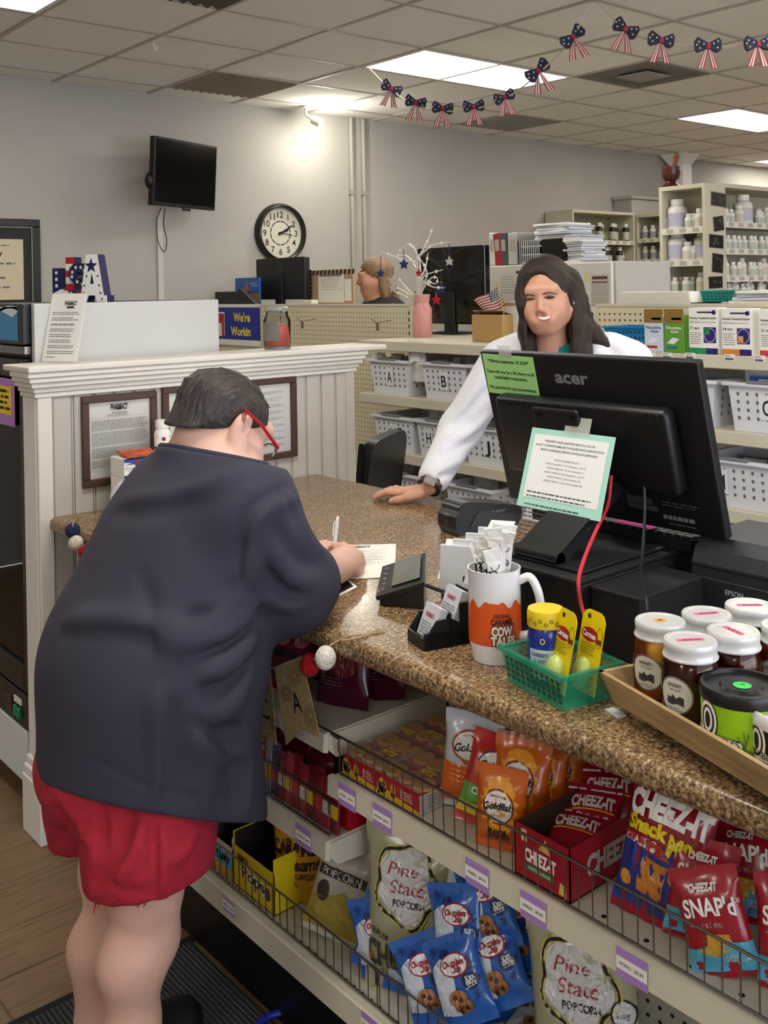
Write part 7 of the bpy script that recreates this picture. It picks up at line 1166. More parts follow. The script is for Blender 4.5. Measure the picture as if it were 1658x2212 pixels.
def tray_box(name, lab, X_, y0, y1, dp, h_, col, inner, draw=None, cat='candy box', z=ZB):
    t = thing(name, lab, cat, (X_, (y0 + y1) / 2, z + .001)); w_ = abs(y1 - y0)
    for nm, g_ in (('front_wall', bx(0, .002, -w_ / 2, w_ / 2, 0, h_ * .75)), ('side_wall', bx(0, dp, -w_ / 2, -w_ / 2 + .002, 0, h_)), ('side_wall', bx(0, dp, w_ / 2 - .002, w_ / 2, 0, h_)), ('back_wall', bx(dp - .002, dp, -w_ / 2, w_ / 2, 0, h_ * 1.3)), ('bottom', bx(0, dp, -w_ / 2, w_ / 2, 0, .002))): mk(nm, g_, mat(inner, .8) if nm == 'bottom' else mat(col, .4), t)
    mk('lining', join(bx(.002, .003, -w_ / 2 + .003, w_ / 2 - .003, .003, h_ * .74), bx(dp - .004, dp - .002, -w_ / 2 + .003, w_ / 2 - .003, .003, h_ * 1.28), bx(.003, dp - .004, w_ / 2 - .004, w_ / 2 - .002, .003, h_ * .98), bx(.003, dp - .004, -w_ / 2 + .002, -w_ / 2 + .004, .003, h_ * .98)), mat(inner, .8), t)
    if draw: p = Pr(frame((-.0003, w_ / 2, 0), (0, -1, 0), (0, 0, 1)), .0003); draw(p, w_, h_ * .75); p.done('printing', t)
    return t
ya_, yb2 = at(505, 1900, X=1.2)[1], at(592, 1960, X=1.2)[1]
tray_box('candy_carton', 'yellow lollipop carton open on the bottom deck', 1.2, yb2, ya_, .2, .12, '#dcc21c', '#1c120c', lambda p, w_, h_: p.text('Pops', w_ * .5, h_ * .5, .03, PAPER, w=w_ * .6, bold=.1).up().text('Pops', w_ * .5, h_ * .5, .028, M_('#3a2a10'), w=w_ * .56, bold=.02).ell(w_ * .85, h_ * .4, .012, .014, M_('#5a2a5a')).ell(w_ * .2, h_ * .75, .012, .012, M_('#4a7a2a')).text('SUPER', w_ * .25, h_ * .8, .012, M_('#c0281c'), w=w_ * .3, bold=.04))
ya_, yb2 = at(452, 1870, X=1.2)[1], at(503, 1900, X=1.2)[1]
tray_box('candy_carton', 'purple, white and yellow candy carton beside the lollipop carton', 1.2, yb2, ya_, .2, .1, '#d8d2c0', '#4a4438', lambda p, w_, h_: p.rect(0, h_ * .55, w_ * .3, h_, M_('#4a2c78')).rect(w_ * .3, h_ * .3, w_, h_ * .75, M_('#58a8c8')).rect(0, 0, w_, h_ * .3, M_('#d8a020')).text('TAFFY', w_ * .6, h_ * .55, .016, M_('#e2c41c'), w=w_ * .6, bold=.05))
ya_ = at(500, 1800, X=1.3)[1]
def d_mik(p, w_, h_): p.rect(-w_ * .45, h_ * .55, w_ * .45, h_ * .9, M_('#c8ccd4')).up().text('Wow!', 0, h_ * .75, .022, M_('#e2d020'), w=w_ * .6, bold=.08).lines(-w_ * .35, h_ * .56, w_ * .35, h_ * .66, 4, M_('#7a5a8a'), .4, .1)
mik = Bag('candy_bag', .1, .17, .035, '#1f7f8c', d_mik, 33); mik.put('teal candy bag leaning behind the open cartons', (1.33, ya_ - .06, ZB + .06), facing(.45, .35, .3))
q = at(468, 1775, X=1.26); t = thing('snack_can', 'green and pink paper snack can at the far end of the deck', 'can', (1.28, q[1] - .02, ZB + .001)); mk('can_body', cyl(.036, 0, .2, 24), mat('#4f9a34', .35), t, smooth=40); mk('white_band', cyl(.0362, .13, .165, 24), PAPER, t, smooth=40); mk('lid', cyl(.038, .2, .212, 24), mat('#c88a80', .4), t, smooth=40)
t = thing('wooden_crate_box', 'small orange-brown box at the far end of the deck', 'box', (1.205, at(445, 1850, X=1.205)[1], ZB + .001)); mk('body', bx(0, .12, 0, .06, 0, .085, .002), mat('#9c6a34', .6, noise=.2, nscale=30), t); mk('lid', bx(-.002, .122, -.002, .062, .085, .09), mat('#7a4e24', .6), t)
# --- middle shelf: candy bars standing in their carton, red box
cbar = ['#b03038', '#2c5aa8', '#3a7ac0', '#8a8a90', '#c8b030', '#284a8c', '#c8c4bc', '#6a2430', '#2c5aa8', '#54608c', '#9c9c9c', '#3a3c60', '#8c2832', '#b8404a', '#7c1e28', '#a03038', '#6a1c24', '#8c2832', '#9c3038', '#7a2028']
for k, c_ in enumerate(cbar):
    y = 2.1 - k * .0262; t = thing('candy_bar', f'{("red", "blue", "light blue", "grey", "yellow", "navy", "cream", "maroon", "blue", "slate", "silver", "dark blue", "red", "rose", "dark red", "red", "wine", "red", "red", "wine")[k]} wrapped candy bar standing behind the wire fence of the middle shelf', 'candy bar', (1.196, y, ZM + .001), 0, 'candy bars on the middle shelf', (0, .08, 0)); mk('wrapper', bx(0, .008, -.0125, .0125, 0, .09 + .006 * (k % 3), .003), M_(c_), t); mk('stripe', bx(-.0006, .0, -.012, .012, .03, .055), M_(('#d8d4c8', '#e0c030', '#c83038')[k % 3]), t); mk('crimp', bx(.002, .006, -.0125, .0125, .09 + .006 * (k % 3), .1 + .006 * (k % 3)), M_(c_), t)
t = thing('display_carton', 'dark open candy carton at the back of the middle shelf', 'carton', (1.23, 1.86, ZM + .001)); mk('walls', join(bx(0, .25, -.22, -.218, 0, .12), bx(0, .25, .218, .22, 0, .12), bx(.248, .25, -.218, .218, 0, .17), bx(0, .248, -.218, .218, 0, .002)), mat('#2a1a14', .8), t); mk('round_flap', xf(prism([(-.2, 0)] + [(.2 * math.cos(a), .15 * math.sin(a)) for a in np.linspace(math.pi, 0, 16)] + [(.2, 0)], 0, .002), fmat((.12, 0, .02), (0, -1, 0), (0, 0, 1))), mat('#2a1a14', .8), t)
q0, q1 = at(672, 1790, X=1.24)[1], at(770, 1790, X=1.24)[1]
t = thing('red_carton', 'bright red candy carton beside the shelf bracket', 'carton', (1.205, 1.63, ZM + .001)); mk('carton', bx(.02, .24, -.04, .04, 0, .085, .002), M_('#a8141f'), t); p = Pr(frame((.02, -.0402, 0), (1, 0, 0), (0, 0, 1)), .0003); p.rect(.06, .02, .17, .04, mat('#b8a4a4', .5)).text('30', .035, .07, .018, mat('#d8a8a8', .5)); p.done('printing', t)
for k in range(5): chz.put('dark red glossy candy bag in the shade of the middle shelf', (1.29 + .03 * (k % 2), 1.7 + .1 * k, ZM + .006), facing(.9, .2 * (-1) ** k, .2 * k), 'glossy bags at the back of the middle shelf', .75)
# --- upper left shelf: dark candy bags
def d_drk(p, w_, h_): p.text('S', -w_ * .2, h_ * .62, .024, PAPER, bold=.06).ell(w_ * .1, h_ * .45, w_ * .28, h_ * .16, M_('#7c1c22')).lines(-w_ * .35, h_ * .2, w_ * .1, h_ * .3, 3, M_('#8a6a7a'), .3, .15)
drk = Bag('candy_bag', .14, .2, .045, '#4a1026', d_drk, 40)
def d_cnd(p, w_, h_):
    p.text('sweets', 0, h_ * .85, .018, PAPER, w=w_ * .6, bold=.03, shear=.3).rect(-w_ * .46, h_ * .3, w_ * .46, h_ * .42, M_('#5a1c2a')).rect(-w_ * .46, h_ * .1, w_ * .46, h_ * .24, M_('#5a1c2a')).up().text('GUMMIES', 0, h_ * .36, .016, INK, w=w_ * .8, bold=.05).text('SHARE SIZE', 0, h_ * .17, .016, INK, w=w_ * .8, bold=.05)
    for k in range(7): p.ell(w_ * rt.uniform(-.35, .35), h_ * rt.uniform(.48, .76), .016, .014, M_(('#b86a7a', '#c88a3a', '#a04a5a')[k % 3]), 10)
cnd = Bag('candy_bag', .15, .2, .04, '#6a2434', d_cnd, 41)
cnd.put('maroon gummy candy bag lying on the top shelf beside the customer', (1.22, 1.86, ZT + .004), facing(.75, .25, .2)); cnd.put('second maroon gummy candy bag behind the bunting', (1.25, 1.99, ZT + .004), facing(.8, .2, .2))
drk.put('dark plum candy bag standing behind the pompoms', (1.27, 1.665, ZT + .003), facing(.3, -.1, -.2)); drk.put('dark plum candy bag farthest back on the top shelf', (1.35, 1.635, ZT + .003), facing(.45, -.3, -.3), None, .95); drk.put('dark plum candy bag between gummies and pompoms', (1.33, 1.76, ZT + .003), facing(.35, .1, 0), None, .95)
t = thing('price_flag', 'red and yellow shelf flag hanging below the bunting', 'shelf flag', tuple(at(562, 1605, X=1.158))); mk('card', bx(-.001, 0, -.02, .012, -.03, .022), M_('#9c1c1c'), t); Pr(frame((-.0012, .012, -.03), (0, -1, 0), (0, 0, 1)), .0003).rect(.002, .02, .03, .032, M_('#e0b020')).text('HITS', .016, .042, .008, M_('#e0b020'), w=.024, bold=.05).text('JUS', .016, .01, .008, M_('#e0b020'), w=.022, bold=.05).done('printing', t)
# --- bottom foreground: cardboard boxes and a small red pouch
q = at(1340, 2190, X=1.21); t = tray_box('cardboard_tray', 'plain brown cardboard tray low in front of the pegboard', 1.205, q[1] - .09, q[1] + .055, .16, .08, '#5e4632', '#4a3626', None, 'cardboard box')
q = at(1150, 2185, X=1.24); tray_box('cardboard_tray', 'orange-edged candy tray below the blue cookie bags', 1.205, q[1] - .05, q[1] + .07, .16, .06, '#b8741c', '#6a4424', None, 'cardboard box'); chz.put('small red pouch lying in the orange-edged tray', (1.23, q[1] + .02, ZB + .012), facing(.7, .3, .2), None, .62)
# ================================================================ pompoms, bunting, garland
WOOL = lambda c: mat(c, .95, noise=.15, nscale=90, bump=.8, bscale=140)
TWN = mat('#b49a74', .9, bump=.5, bscale=200)
t = thing('pompom_string', 'string of navy, white and red felt balls hanging from the counter corner', 'garland', tuple(at(160, 1170, X=1.115))); l0 = L2(t); XP = 1.116
for nm, px, py, c_ in (('navy_ball', 157, 1146, '#1c2a4e'), ('white_ball', 164, 1173, '#d8d0c0'), ('red_ball', 186, 1193, '#9c1018')): mk(nm, mv(ell((0, 0, 0), (.0205,) * 3, 20, 14), at(px, py, X=XP) - l0), WOOL(c_), t, smooth=True)
mk('twine', tube(spline([at(186, 1112, Z=.937) - l0, at(170, 1118, Z=.938) - l0, at(158, 1130, X=XP) - l0, at(160, 1165, X=XP) - l0, at(186, 1195, X=XP) - l0, at(198, 1212, X=XP + .01) - l0, at(240, 1290, X=XP + .03) - l0], 5), .0017, 6), TWN, t)
t = thing('bunting', 'burlap pennant bunting with felt balls tied along the counter edge', 'garland', tuple(at(640, 1420, X=1.12))); l0 = L2(t); XP = 1.118
for nm, px, py, c_ in (('red_ball', 669, 1437, '#9c0c12'), ('white_ball', 703, 1421, '#dcd6c6')): mk(nm, mv(ell((0, 0, 0), (.0198, .0198, .0225), 20, 14), at(px, py, X=XP) - l0), WOOL(c_), t, smooth=True)
mk('twine', tube(spline([at(830, 1364, Z=.937) - l0, at(790, 1370, Z=.938) - l0, at(752, 1374, Z=.938) - l0, at(715, 1393, X=1.128) - l0, at(703, 1410, X=XP) - l0, at(669, 1428, X=XP) - l0, at(640, 1424, X=XP) - l0, at(592, 1442, X=XP) - l0, at(560, 1440, X=XP + .01) - l0, at(500, 1400, X=XP + .01) - l0], 5), .0018, 6), TWN, t); mk('bow_knot', tube(spline([at(820, 1358, Z=.938) - l0, at(778, 1376, Z=.939) - l0, at(738, 1383, Z=.94) - l0], 4), .0016, 6), TWN, t)
BUR = mat('#a88f62', .9, noise=.12, nscale=150, bump=.5, bscale=400)
def pennant(C, letter, xs):
    P_ = [np.array(at(x, y, X=xs)) - l0 for x, y in C]; ux = P_[1] - P_[0]; w_ = np.linalg.norm(ux); ux /= w_; uy = P_[0] - P_[4]; uy -= ux * (uy @ ux); hL = np.linalg.norm(uy); uy /= hL
    V_ = P_ + [p + np.array([.0015, 0, 0]) for p in P_]; n_ = 5; o = mk('pennant', geo(V_, [(4, 3, 2, 0)[::-1], (0, 2, 1)[::-1]] if False else [(0, 4, 3), (0, 3, 1), (1, 3, 2), (5, 8, 9), (5, 6, 8), (6, 7, 8)] + [(i, (i + 1) % 5, 5 + (i + 1) % 5, 5 + i) for i in range(5)]), BUR, t)
    p = Pr(frame(P_[0] + np.array([-.0006, 0, 0]), ux, uy), .0003); IN = mat('#2a2018', .8)
    def fire(cx_, cy_, r_):
        for k in range(14): a = k * 2 * math.pi / 14; dx, dy = math.cos(a), math.sin(a); p.stroke([(cx_ + r_ * .25 * dx, cy_ + r_ * .25 * dy), (cx_ + r_ * .7 * dx, cy_ + r_ * .62 * dy), (cx_ + r_ * dx, cy_ + r_ * .75 * dy - r_ * .22)], .0011, IN)
        p.poly([(cx_ + a, cy_ + b_) for a, b_ in star(.0022)], mat('#e6dcc0', .7))
    fire(w_ * .62, -hL * .2, w_ * .24); fire(w_ * .2, -hL * .36, w_ * .2); fire(w_ * .8, -hL * .74, w_ * .26)
    for x, y in ((.22, .18), (.25, .85), (.5, .84), (.85, .55), (.7, .35), (.15, .5)): p.poly([(w_ * x + a, -hL * y + b_) for a, b_ in star(.003)], mat('#e6dcc0', .7))
    p.up().text(letter, w_ * .45, -hL * .52, .042, mat('#191a2c', .6), w=.03, bold=.0, a=-.12); p.done('pennant_print', o)
pennant([(592, 1441), (650, 1417), (691, 1594), (650, 1577), (617, 1610)], 'A', XP); pennant([(540, 1452), (583, 1450), (597, 1610), (566, 1590), (530, 1600)], 'C', XP + .008)
# red white and blue bow garland under the ceiling
GP = [(795, 146), (845, 195), (897, 228), (955, 240), (1022, 236), (1085, 215), (1150, 170), (1235, 85), (1280, 6), (1345, 62), (1420, 90), (1525, 102), (1632, 95), (1690, 85)]
a3 = at(795, 146, Z=ZC - .005); b3 = at(1280, 3, Z=ZC - .005)
def gpt(px, py):
    if px <= 1280: f_ = (px - 795) / (1280 - 795); X_ = a3[0] + (b3[0] - a3[0]) * f_; return at(px, py, X=X_ + .0)
    f_ = (px - 1280) / 410; d0_ = (b3 - OR) @ FW; return at(px, py, d=d0_ - .35 * f_)
t = thing('bow_garland', 'twine garland of stars and stripes bows looped below the ceiling', 'garland', tuple(b3)); l0 = L2(t); Q_ = [gpt(*q) for q in GP]; Q_[0] = a3; Q_[8] = b3
mk('twine', tube(spline([q - l0 for q in Q_], 6), .004, 6), mat('#c9c0ae', .9), t)
BN = mat('#171c36', .7); BRD = mat('#9c2430', .7); BWH = mat('#d8d0c8', .7)
def bow_parts(parent, pos, ang_, s, lit):
    M4 = fmat(pos, RT * math.cos(ang_) + UP * math.sin(ang_), UP * math.cos(ang_) - RT * math.sin(ang_)); cl_ = []
    o = mk('bow', xf(join(prism([(0, .012 * s), (-.05 * s, .04 * s), (-.062 * s, .02 * s), (-.058 * s, -.02 * s), (-.045 * s, -.03 * s), (0, -.012 * s)], -.012 * s, .012 * s), prism([(0, .012 * s), (0, -.012 * s), (.045 * s, -.03 * s), (.06 * s, -.018 * s), (.06 * s, .022 * s), (.048 * s, .038 * s)], -.012 * s, .012 * s)), M4), BN, parent)
    p = Pr(lambda V: (np.c_[V, np.ones(len(V))] @ M4.T)[:, :3], .0004); 
    for x, y in ((-.045, .018), (-.04, -.012), (-.022, .008), (.024, .01), (.044, .02), (.042, -.01), (-.055, .004)): p.poly([(x * s + a, y * s + b_) for a, b_ in star(.006 * s)], BWH)
    f0 = p.f; p.f = lambda V: f0(V + np.array([0, 0, .0122 * s])); p.done('stars', o)
    M5 = fmat(pos, RT * math.cos(ang_ * .4) + UP * math.sin(ang_ * .4), UP * math.cos(ang_ * .4) - RT * math.sin(ang_ * .4))
    mk('knot', xf(bx(-.01 * s, .01 * s, -.014 * s, .014 * s, -.015 * s, .015 * s, .004), M4), BRD, o)
    for sgn, off in ((-1, .0), (1, 0.0)):
        for k in range(5):
            u0, u1 = (k - 2.5) / 5, (k - 1.5) / 5; cx_ = sgn * .028 * s; wd0, wd1 = .014 * s, .034 * s; P4 = [(wd0 * u0 + sgn * .006 * s, -.01 * s), (wd0 * u1 + sgn * .006 * s, -.01 * s), (cx_ + wd1 * u1 + sgn * .006 * s, -(.1 + .012 * abs(u1)) * s), (cx_ + wd1 * u0 + sgn * .006 * s, -(.1 + .012 * abs(u0)) * s)]
            mk('ribbon_stripe', xf(prism(P4[::-1], -.0015, .0015), M5), BRD if k % 2 == 0 else BWH, o)
for px, py, an in ((845, 193, -.45), (897, 223, -.2), (955, 236, -.1), (1022, 232, .1), (1088, 212, .4), (1160, 155, .75), (1235, 82, .75), (1348, 65, -.5), (1424, 90, -.15), (1525, 102, .0), (1632, 98, .05)):
    q = gpt(px, py); q = q - FW * .02; bow_parts(t, q - l0, an, (at(px + 30, py, d=(q - OR) @ FW) - q)[0] / 30 * 1 * 0 + ((q - OR) @ FW) / 4.6 * .98 * (.82 if px < 1100 else 1), 0)
# blue cord on the mat
t = thing('extension_cord', 'thick blue cord lying on the dark floor mat', 'cord', tuple(at(620, 2190, Z=.009))); mk('cord_loop', W2(tube(spline([at(545, 2225, Z=.016), at(580, 2195, Z=.016), at(630, 2188, Z=.016), at(690, 2215, Z=.016), at(720, 2240, Z=.016)], 6), .007, 8), t), mat('#1a2a9c', .5), t, smooth=True)
# ================================================================ people
from mathutils.bvhtree import BVHTree
def bvh(g): return BVHTree.FromPolygons([tuple(v) for v in g[0]], g[1])
def hit(b, px, py):
    v = FW + RT * ((px - CX) / F) - UP * ((py - CY) / F); r = b.ray_cast(Vector(OR), Vector(v)); return (np.array(r[0]), np.array(r[1])) if r[0] is not None else None
def polyhit(b, pts, n=6):
    out = []
    for q in spline([(x, y, 0) for x, y in pts], n):
        h_ = hit(b, q[0], q[1])
        if h_: out.append(h_[0])
    return out
def creases(s, g, L):
    b = bvh(g)
    for pts, w_, amp in L:
        P = polyhit(b, pts, 4)
        if len(P) > 1: s.ridge(P, w_, amp)
def decal(b, poly, off, m, name, parent, L=6):
    """thin patch lying on the skin: outline in photo pixels, put on the surface"""
    g = tess(geo([(x, y, 0) for x, y in poly], [list(range(len(poly)))]), L); V = []; ok = []
    for p in g[0]:
        h_ = hit(b, p[0], p[1]); V.append(h_[0] + h_[1] * off if h_ else np.zeros(3)); ok.append(h_ is not None)
    Fc = [f for f in g[1] if all(ok[i] for i in f)]; l0 = L2(parent)
    return mk(name, geo(np.array(V) - l0, Fc), m, parent, smooth=60) if Fc else None
def ellpx(cx_, cy_, rx, ry, a=0, n=18): return [(cx_ + rx * math.cos(t_) * math.cos(a) - ry * math.sin(t_) * math.sin(a), cy_ + rx * math.cos(t_) * math.sin(a) + ry * math.sin(t_) * math.cos(a)) for t_ in np.linspace(0, 2 * math.pi, n, endpoint=False)]
def strokepx(P, w0, w1=None):
    P = np.array(spline([(x, y, 0) for x, y in P], 5))[:, :2]; n_ = len(P); A = []; B = []
    for i in range(n_):
        d_ = P[min(i + 1, n_ - 1)] - P[max(i - 1, 0)]; d_ /= np.linalg.norm(d_) + 1e-9; w_ = (w0 + ((w1 if w1 is not None else w0) - w0) * i / (n_ - 1)) / 2; q = np.array([-d_[1], d_[0]]) * w_; A.append(tuple(P[i] + q)); B.append(tuple(P[i] - q))
    return A + B[::-1]
class Head:
    def __init__(s, H0, f_, up, k=1.):
        s.H = np.array(H0, float); s.f = np.array(f_, float) / np.linalg.norm(f_); u_ = np.array(up, float); u_ -= s.f * (u_ @ s.f); s.u = u_ / np.linalg.norm(u_); s.s = np.cross(s.u, s.f); s.k = k; s.M = np.stack([s.f, s.s, s.u], 1)
    def P(s, a, b, c): return s.H + s.k * (s.f * a + s.s * b + s.u * c)
    def ell(s, S, c, r, k=.02, op='u'): S.ell(s.P(*c), [x * s.k for x in r], k * s.k, op, s.M)
    def cone(s, S, a, b, ra, rb, k=.02, op='u'): S.cone(s.P(*a), s.P(*b), ra * s.k, rb * s.k, k * s.k, op)
    def build(s, S, smile=1, full=1., ears=1, sk=(.035, .092), cz=0):
        s.ell(S, (-.008, 0, sk[0]), (.1, .077, sk[1]), .02); s.ell(S, (.032, 0, -.018 + cz * .5), (.062, .063 * full, .09 - cz * .55), .03); s.ell(S, (.056, 0, -.088 + cz), (.032, .034 * full, .026), .03)
        for q in (-1, 1):
            s.cone(S, (0, q * .054 * full, -.04), (.055, q * .022 * full, -.092 + cz), .022, .02, .03); s.ell(S, (.064, q * .038, -.026), (.026, .022 * full, .024), .035); s.ell(S, (.106, q * .031, .016), (.017, .017, .0095), .012, 's'); s.ell(S, (.078, q * .031, .014), (.0155, .015, .0125), .006); s.ell(S, (.102, q * .0115, -.027), (.009, .0075, .0075), .006)
            if ears:
                s.ell(S, (-.012, q * .078, .0), (.019, .008, .031), .006); s.ell(S, (-.006, q * .086, .004), (.009, .006, .016), .004, 's'); s.ell(S, (-.004, q * .078, -.024), (.01, .007, .01), .008)
        s.cone(S, (.086, -.034, .04), (.086, .034, .04), .016, .016, .02); s.cone(S, (.09, 0, .022), (.113, 0, -.018), .006, .0095, .014)
        if smile: s.cone(S, (.093, -.022 * smile, -.056), (.093, .022 * smile, -.056), .007, .007, .012); s.cone(S, (.089, -.014, -.07), (.089, .014, -.07), .008, .008, .012)
        else: s.cone(S, (.087, -.022, -.052), (.087, .022, -.052), .012, .012, .02)
SKIN = mat('#c8967c', .5, noise=.06, nscale=14, sss=.12, name='skin'); SKINP = mat('#d0a693', .5, noise=.07, nscale=18, sss=.12, name='skin_customer')
# ---------------------------------------------------------------- the customer bent over the counter
Y0 = 1.80
pe_ = at(523, 905, Y=1.718); HD = Head(pe_ + np.array([.0, .078, -.018]), (.80, .05, -.60), (.6, 0, .8), .96)
cust = thing('person', 'customer in a navy T-shirt and red shorts bending over the counter to sign', 'person', (.86, 1.80, 0)); l0 = L2(cust)
S1, S2, S3, S4 = [at(x, y, Y=Y0) for x, y in ((440, 1085), (370, 1275), (322, 1470), (318, 1660))]
sh = np.array([1.035, 1.615, 1.165]); el = np.array([1.115, 1.625, 1.005]); wr = np.array([1.335, 1.757, .972]); shl = np.array([1.06, 1.95, 1.10]); ell_ = np.array([1.2, 2.06, .99]); wrl = np.array([1.36, 1.98, .965])
B_ = SDF((.5, 1.42, -.02), (1.56, 2.2, 1.48), .0052); HD.build(B_, 1, 1.12, 0, (.02, .08))
for q in (-1, 1): HD.ell(B_, (-.012, q * .088, -.002), (.022, .014, .035), .006); HD.ell(B_, (-.004, q * .102, .004), (.0125, .011, .022), .004, 's'); HD.ell(B_, (.002, q * .088, -.028), (.012, .01, .013), .008)
nb = S1 + np.array([.0, 0, .07]); B_.cone(HD.P(-.025, 0, -.05), nb, .055, .078, .03).cone(HD.P(.02, 0, -.075), nb + np.array([.03, 0, 0]), .055, .07, .03)
for c_, r_ in ((S1, (.11, .19, .12)), (S2, (.13, .19, .15)), (S3, (.165, .22, .16)), (S4, (.15, .19, .12))): B_.ell(c_, r_, .06)
B_.chain([sh, el, el * .45 + wr * .55, wr], [.06, .052, .043, .03], .02).chain([shl, ell_, wrl], [.058, .046, .03], .02)
fa = wr - el; fa /= np.linalg.norm(fa); ha = np.array([.80, .6, -.02]); ha /= np.linalg.norm(ha); hb = np.array([-ha[1], ha[0], 0.]); hb /= np.linalg.norm(hb); hc = np.cross(ha, hb)
hp = lambda a, b, c: wr + ha * a + hb * b + hc * c
B_.chain([wr, hp(.03, 0, .006)], [.03, .031], .015).ell(hp(.048, .0, .008), (.05, .038, .025), .012, 'u', np.stack([ha, hb, hc], 1)).cone(hp(.03, -.022, -.008), hp(.075, -.024, -.008), .02, .017, .012)
for kb, kc, L1 in ((.028, .026, .04), (.01, .028, .042), (-.01, .022, .04), (-.027, .010, .034)):
    K = hp(.088, kb, kc)
    if kb == .028: ch = [K, K + ha * .03 + hc * -.016 + hb * .016, K + ha * .024 + hc * -.040 + hb * .02, K + ha * .018 - hc * .055 + hb * .018]
    else: ch = [K, K + ha * L1 * .62 - hc * L1 * .7, K + ha * L1 * .1 - hc * L1 * 1.3, K - ha * L1 * .42 - hc * L1 * 1.25]
    B_.chain(ch, [.0115, .0105, .0095, .0085], .006)
B_.chain([hp(.02, .03, .0), hp(.055, .046, -.004), hp(.085, .05, -.01), hp(.103, .043, -.02)], [.015, .0125, .011, .009], .008)
for k_, (wL) in enumerate((wrl,)): B_.ell(wL + np.array([.05, -.02, -.008]), (.05, .04, .02), .01); [B_.chain([wL + np.array([.085, -.04 + .02 * q, -.005]), wL + np.array([.13, -.045 + .024 * q, -.012]), wL + np.array([.16, -.045 + .025 * q, -.02])], [.0105, .0095, .008], .006) for q in range(4)]; B_.chain([wL + np.array([.02, -.05, -.01]), wL + np.array([.06, -.075, -.016]), wL + np.array([.09, -.08, -.02])], [.014, .011, .009], .008)
# legs
for Yl, xt, xk, xa in ((1.68, (318, 1900), (316, 1975), (288, 2212)), (1.925, (250, 1850), (245, 1930), (215, 2212))):
    kn = at(*xk, Y=Yl); an = at(*xa, Y=Yl); hipp = np.array([.90, Yl * .85 + Y0 * .15, .72]); cf = kn * .62 + an * .38 + np.array([-.02, 0, 0]); ft = np.array([an[0] + .0, Yl, .07]); lo = ft * .8 + an * .2
    B_.chain([hipp, kn + np.array([0, 0, .05]), kn - np.array([0, 0, .04]), cf, an, ft], [.09, .062, .053, .056, .043, .036], .03).chain([ft, ft + np.array([.1, 0, -.03]), ft + np.array([.17, 0, -.045])], [.042, .036, .025], .02)
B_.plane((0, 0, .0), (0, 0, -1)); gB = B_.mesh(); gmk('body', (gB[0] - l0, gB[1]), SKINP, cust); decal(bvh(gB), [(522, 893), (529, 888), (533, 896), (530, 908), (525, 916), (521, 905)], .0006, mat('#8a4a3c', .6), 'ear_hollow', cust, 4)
# shoes
for Yl, xa in ((1.68, (288, 2212)), (1.925, (196, 2212))):
    an = at(*xa, Y=Yl); s = SDF((an[0] - .16, Yl - .12, -.01), (an[0] + .32, Yl + .12, .16), .006); s.chain([(an[0] - .03, Yl, .055), (an[0] + .1, Yl, .05), (an[0] + .2, Yl, .04)], [.058, .055, .046], .03).plane((0, 0, .004), (0, 0, -1)).plane((an[0], Yl, .1), (-.1, 0, 1)); g_ = s.mesh(); gmk('shoe', (g_[0] - l0, g_[1]), mat('#101012', .5), cust)
# T-shirt
T_ = SDF((.5, 1.42, .42), (1.42, 2.24, 1.42), .0058)
for c_, r_, k_ in ((S1 + (-.005, -.01, .0), (.135, .2, .125), .08), ((S1 + S2) / 2, (.15, .215, .14), .08), (S2, (.16, .215, .16), .08), ((S2 + S3) / 2 + (-.005, 0, 0), (.19, .235, .15), .08), (S3, (.2, .252, .17), .08), (S4 + (.005, 0, 0), (.203, .25, .2), .08), (S4 + (.01, 0, -.15), (.2, .25, .2), .08)): T_.ell(c_, r_, k_)
sl_ = SDF((.5, 1.42, .42), (1.42, 2.24, 1.42), .0058); sl_.chain([sh + (-.01, .03, .0), el + (.0, .0, .002), el + fa * .1], [.1, .09, .077], .03).plane(el + fa * .082, fa).cone(el + fa * .06, el + fa * .2, .064, .08, .004, 's'); T_._mix((slice(None),) * 3, sl_.F, .04, 'u'); cul = np.array([1.19, 2.06, 1.0]); T_.cone(shl + (0, -.02, 0), cul, .09, .07, .05); T_.cone(S1 + (.02, -.11, .02), S1 + (.02, .1, .0), .09, .085, .06)
T_.cone(HD.P(-.03, -.01, -.07), nb - (-.01, .01, .04), .07, .115, .05)
hem = lambda: T_.plane((.7, 1.95, .665), (-.42, -.18, -1.0)); 
nd = (HD.P(0, 0, -.06) - S1); nd /= np.linalg.norm(nd); colp = at(470, 985, Y=1.74)
ncut = np.array([.30, .04, 1.0]); 
T_.plane(hit(bvh(gB), 470, 985)[0] + np.array([0, 0, .0]) if hit(bvh(gB), 470, 985) else colp, ncut, .004)
hem()
gT = T_.mesh()
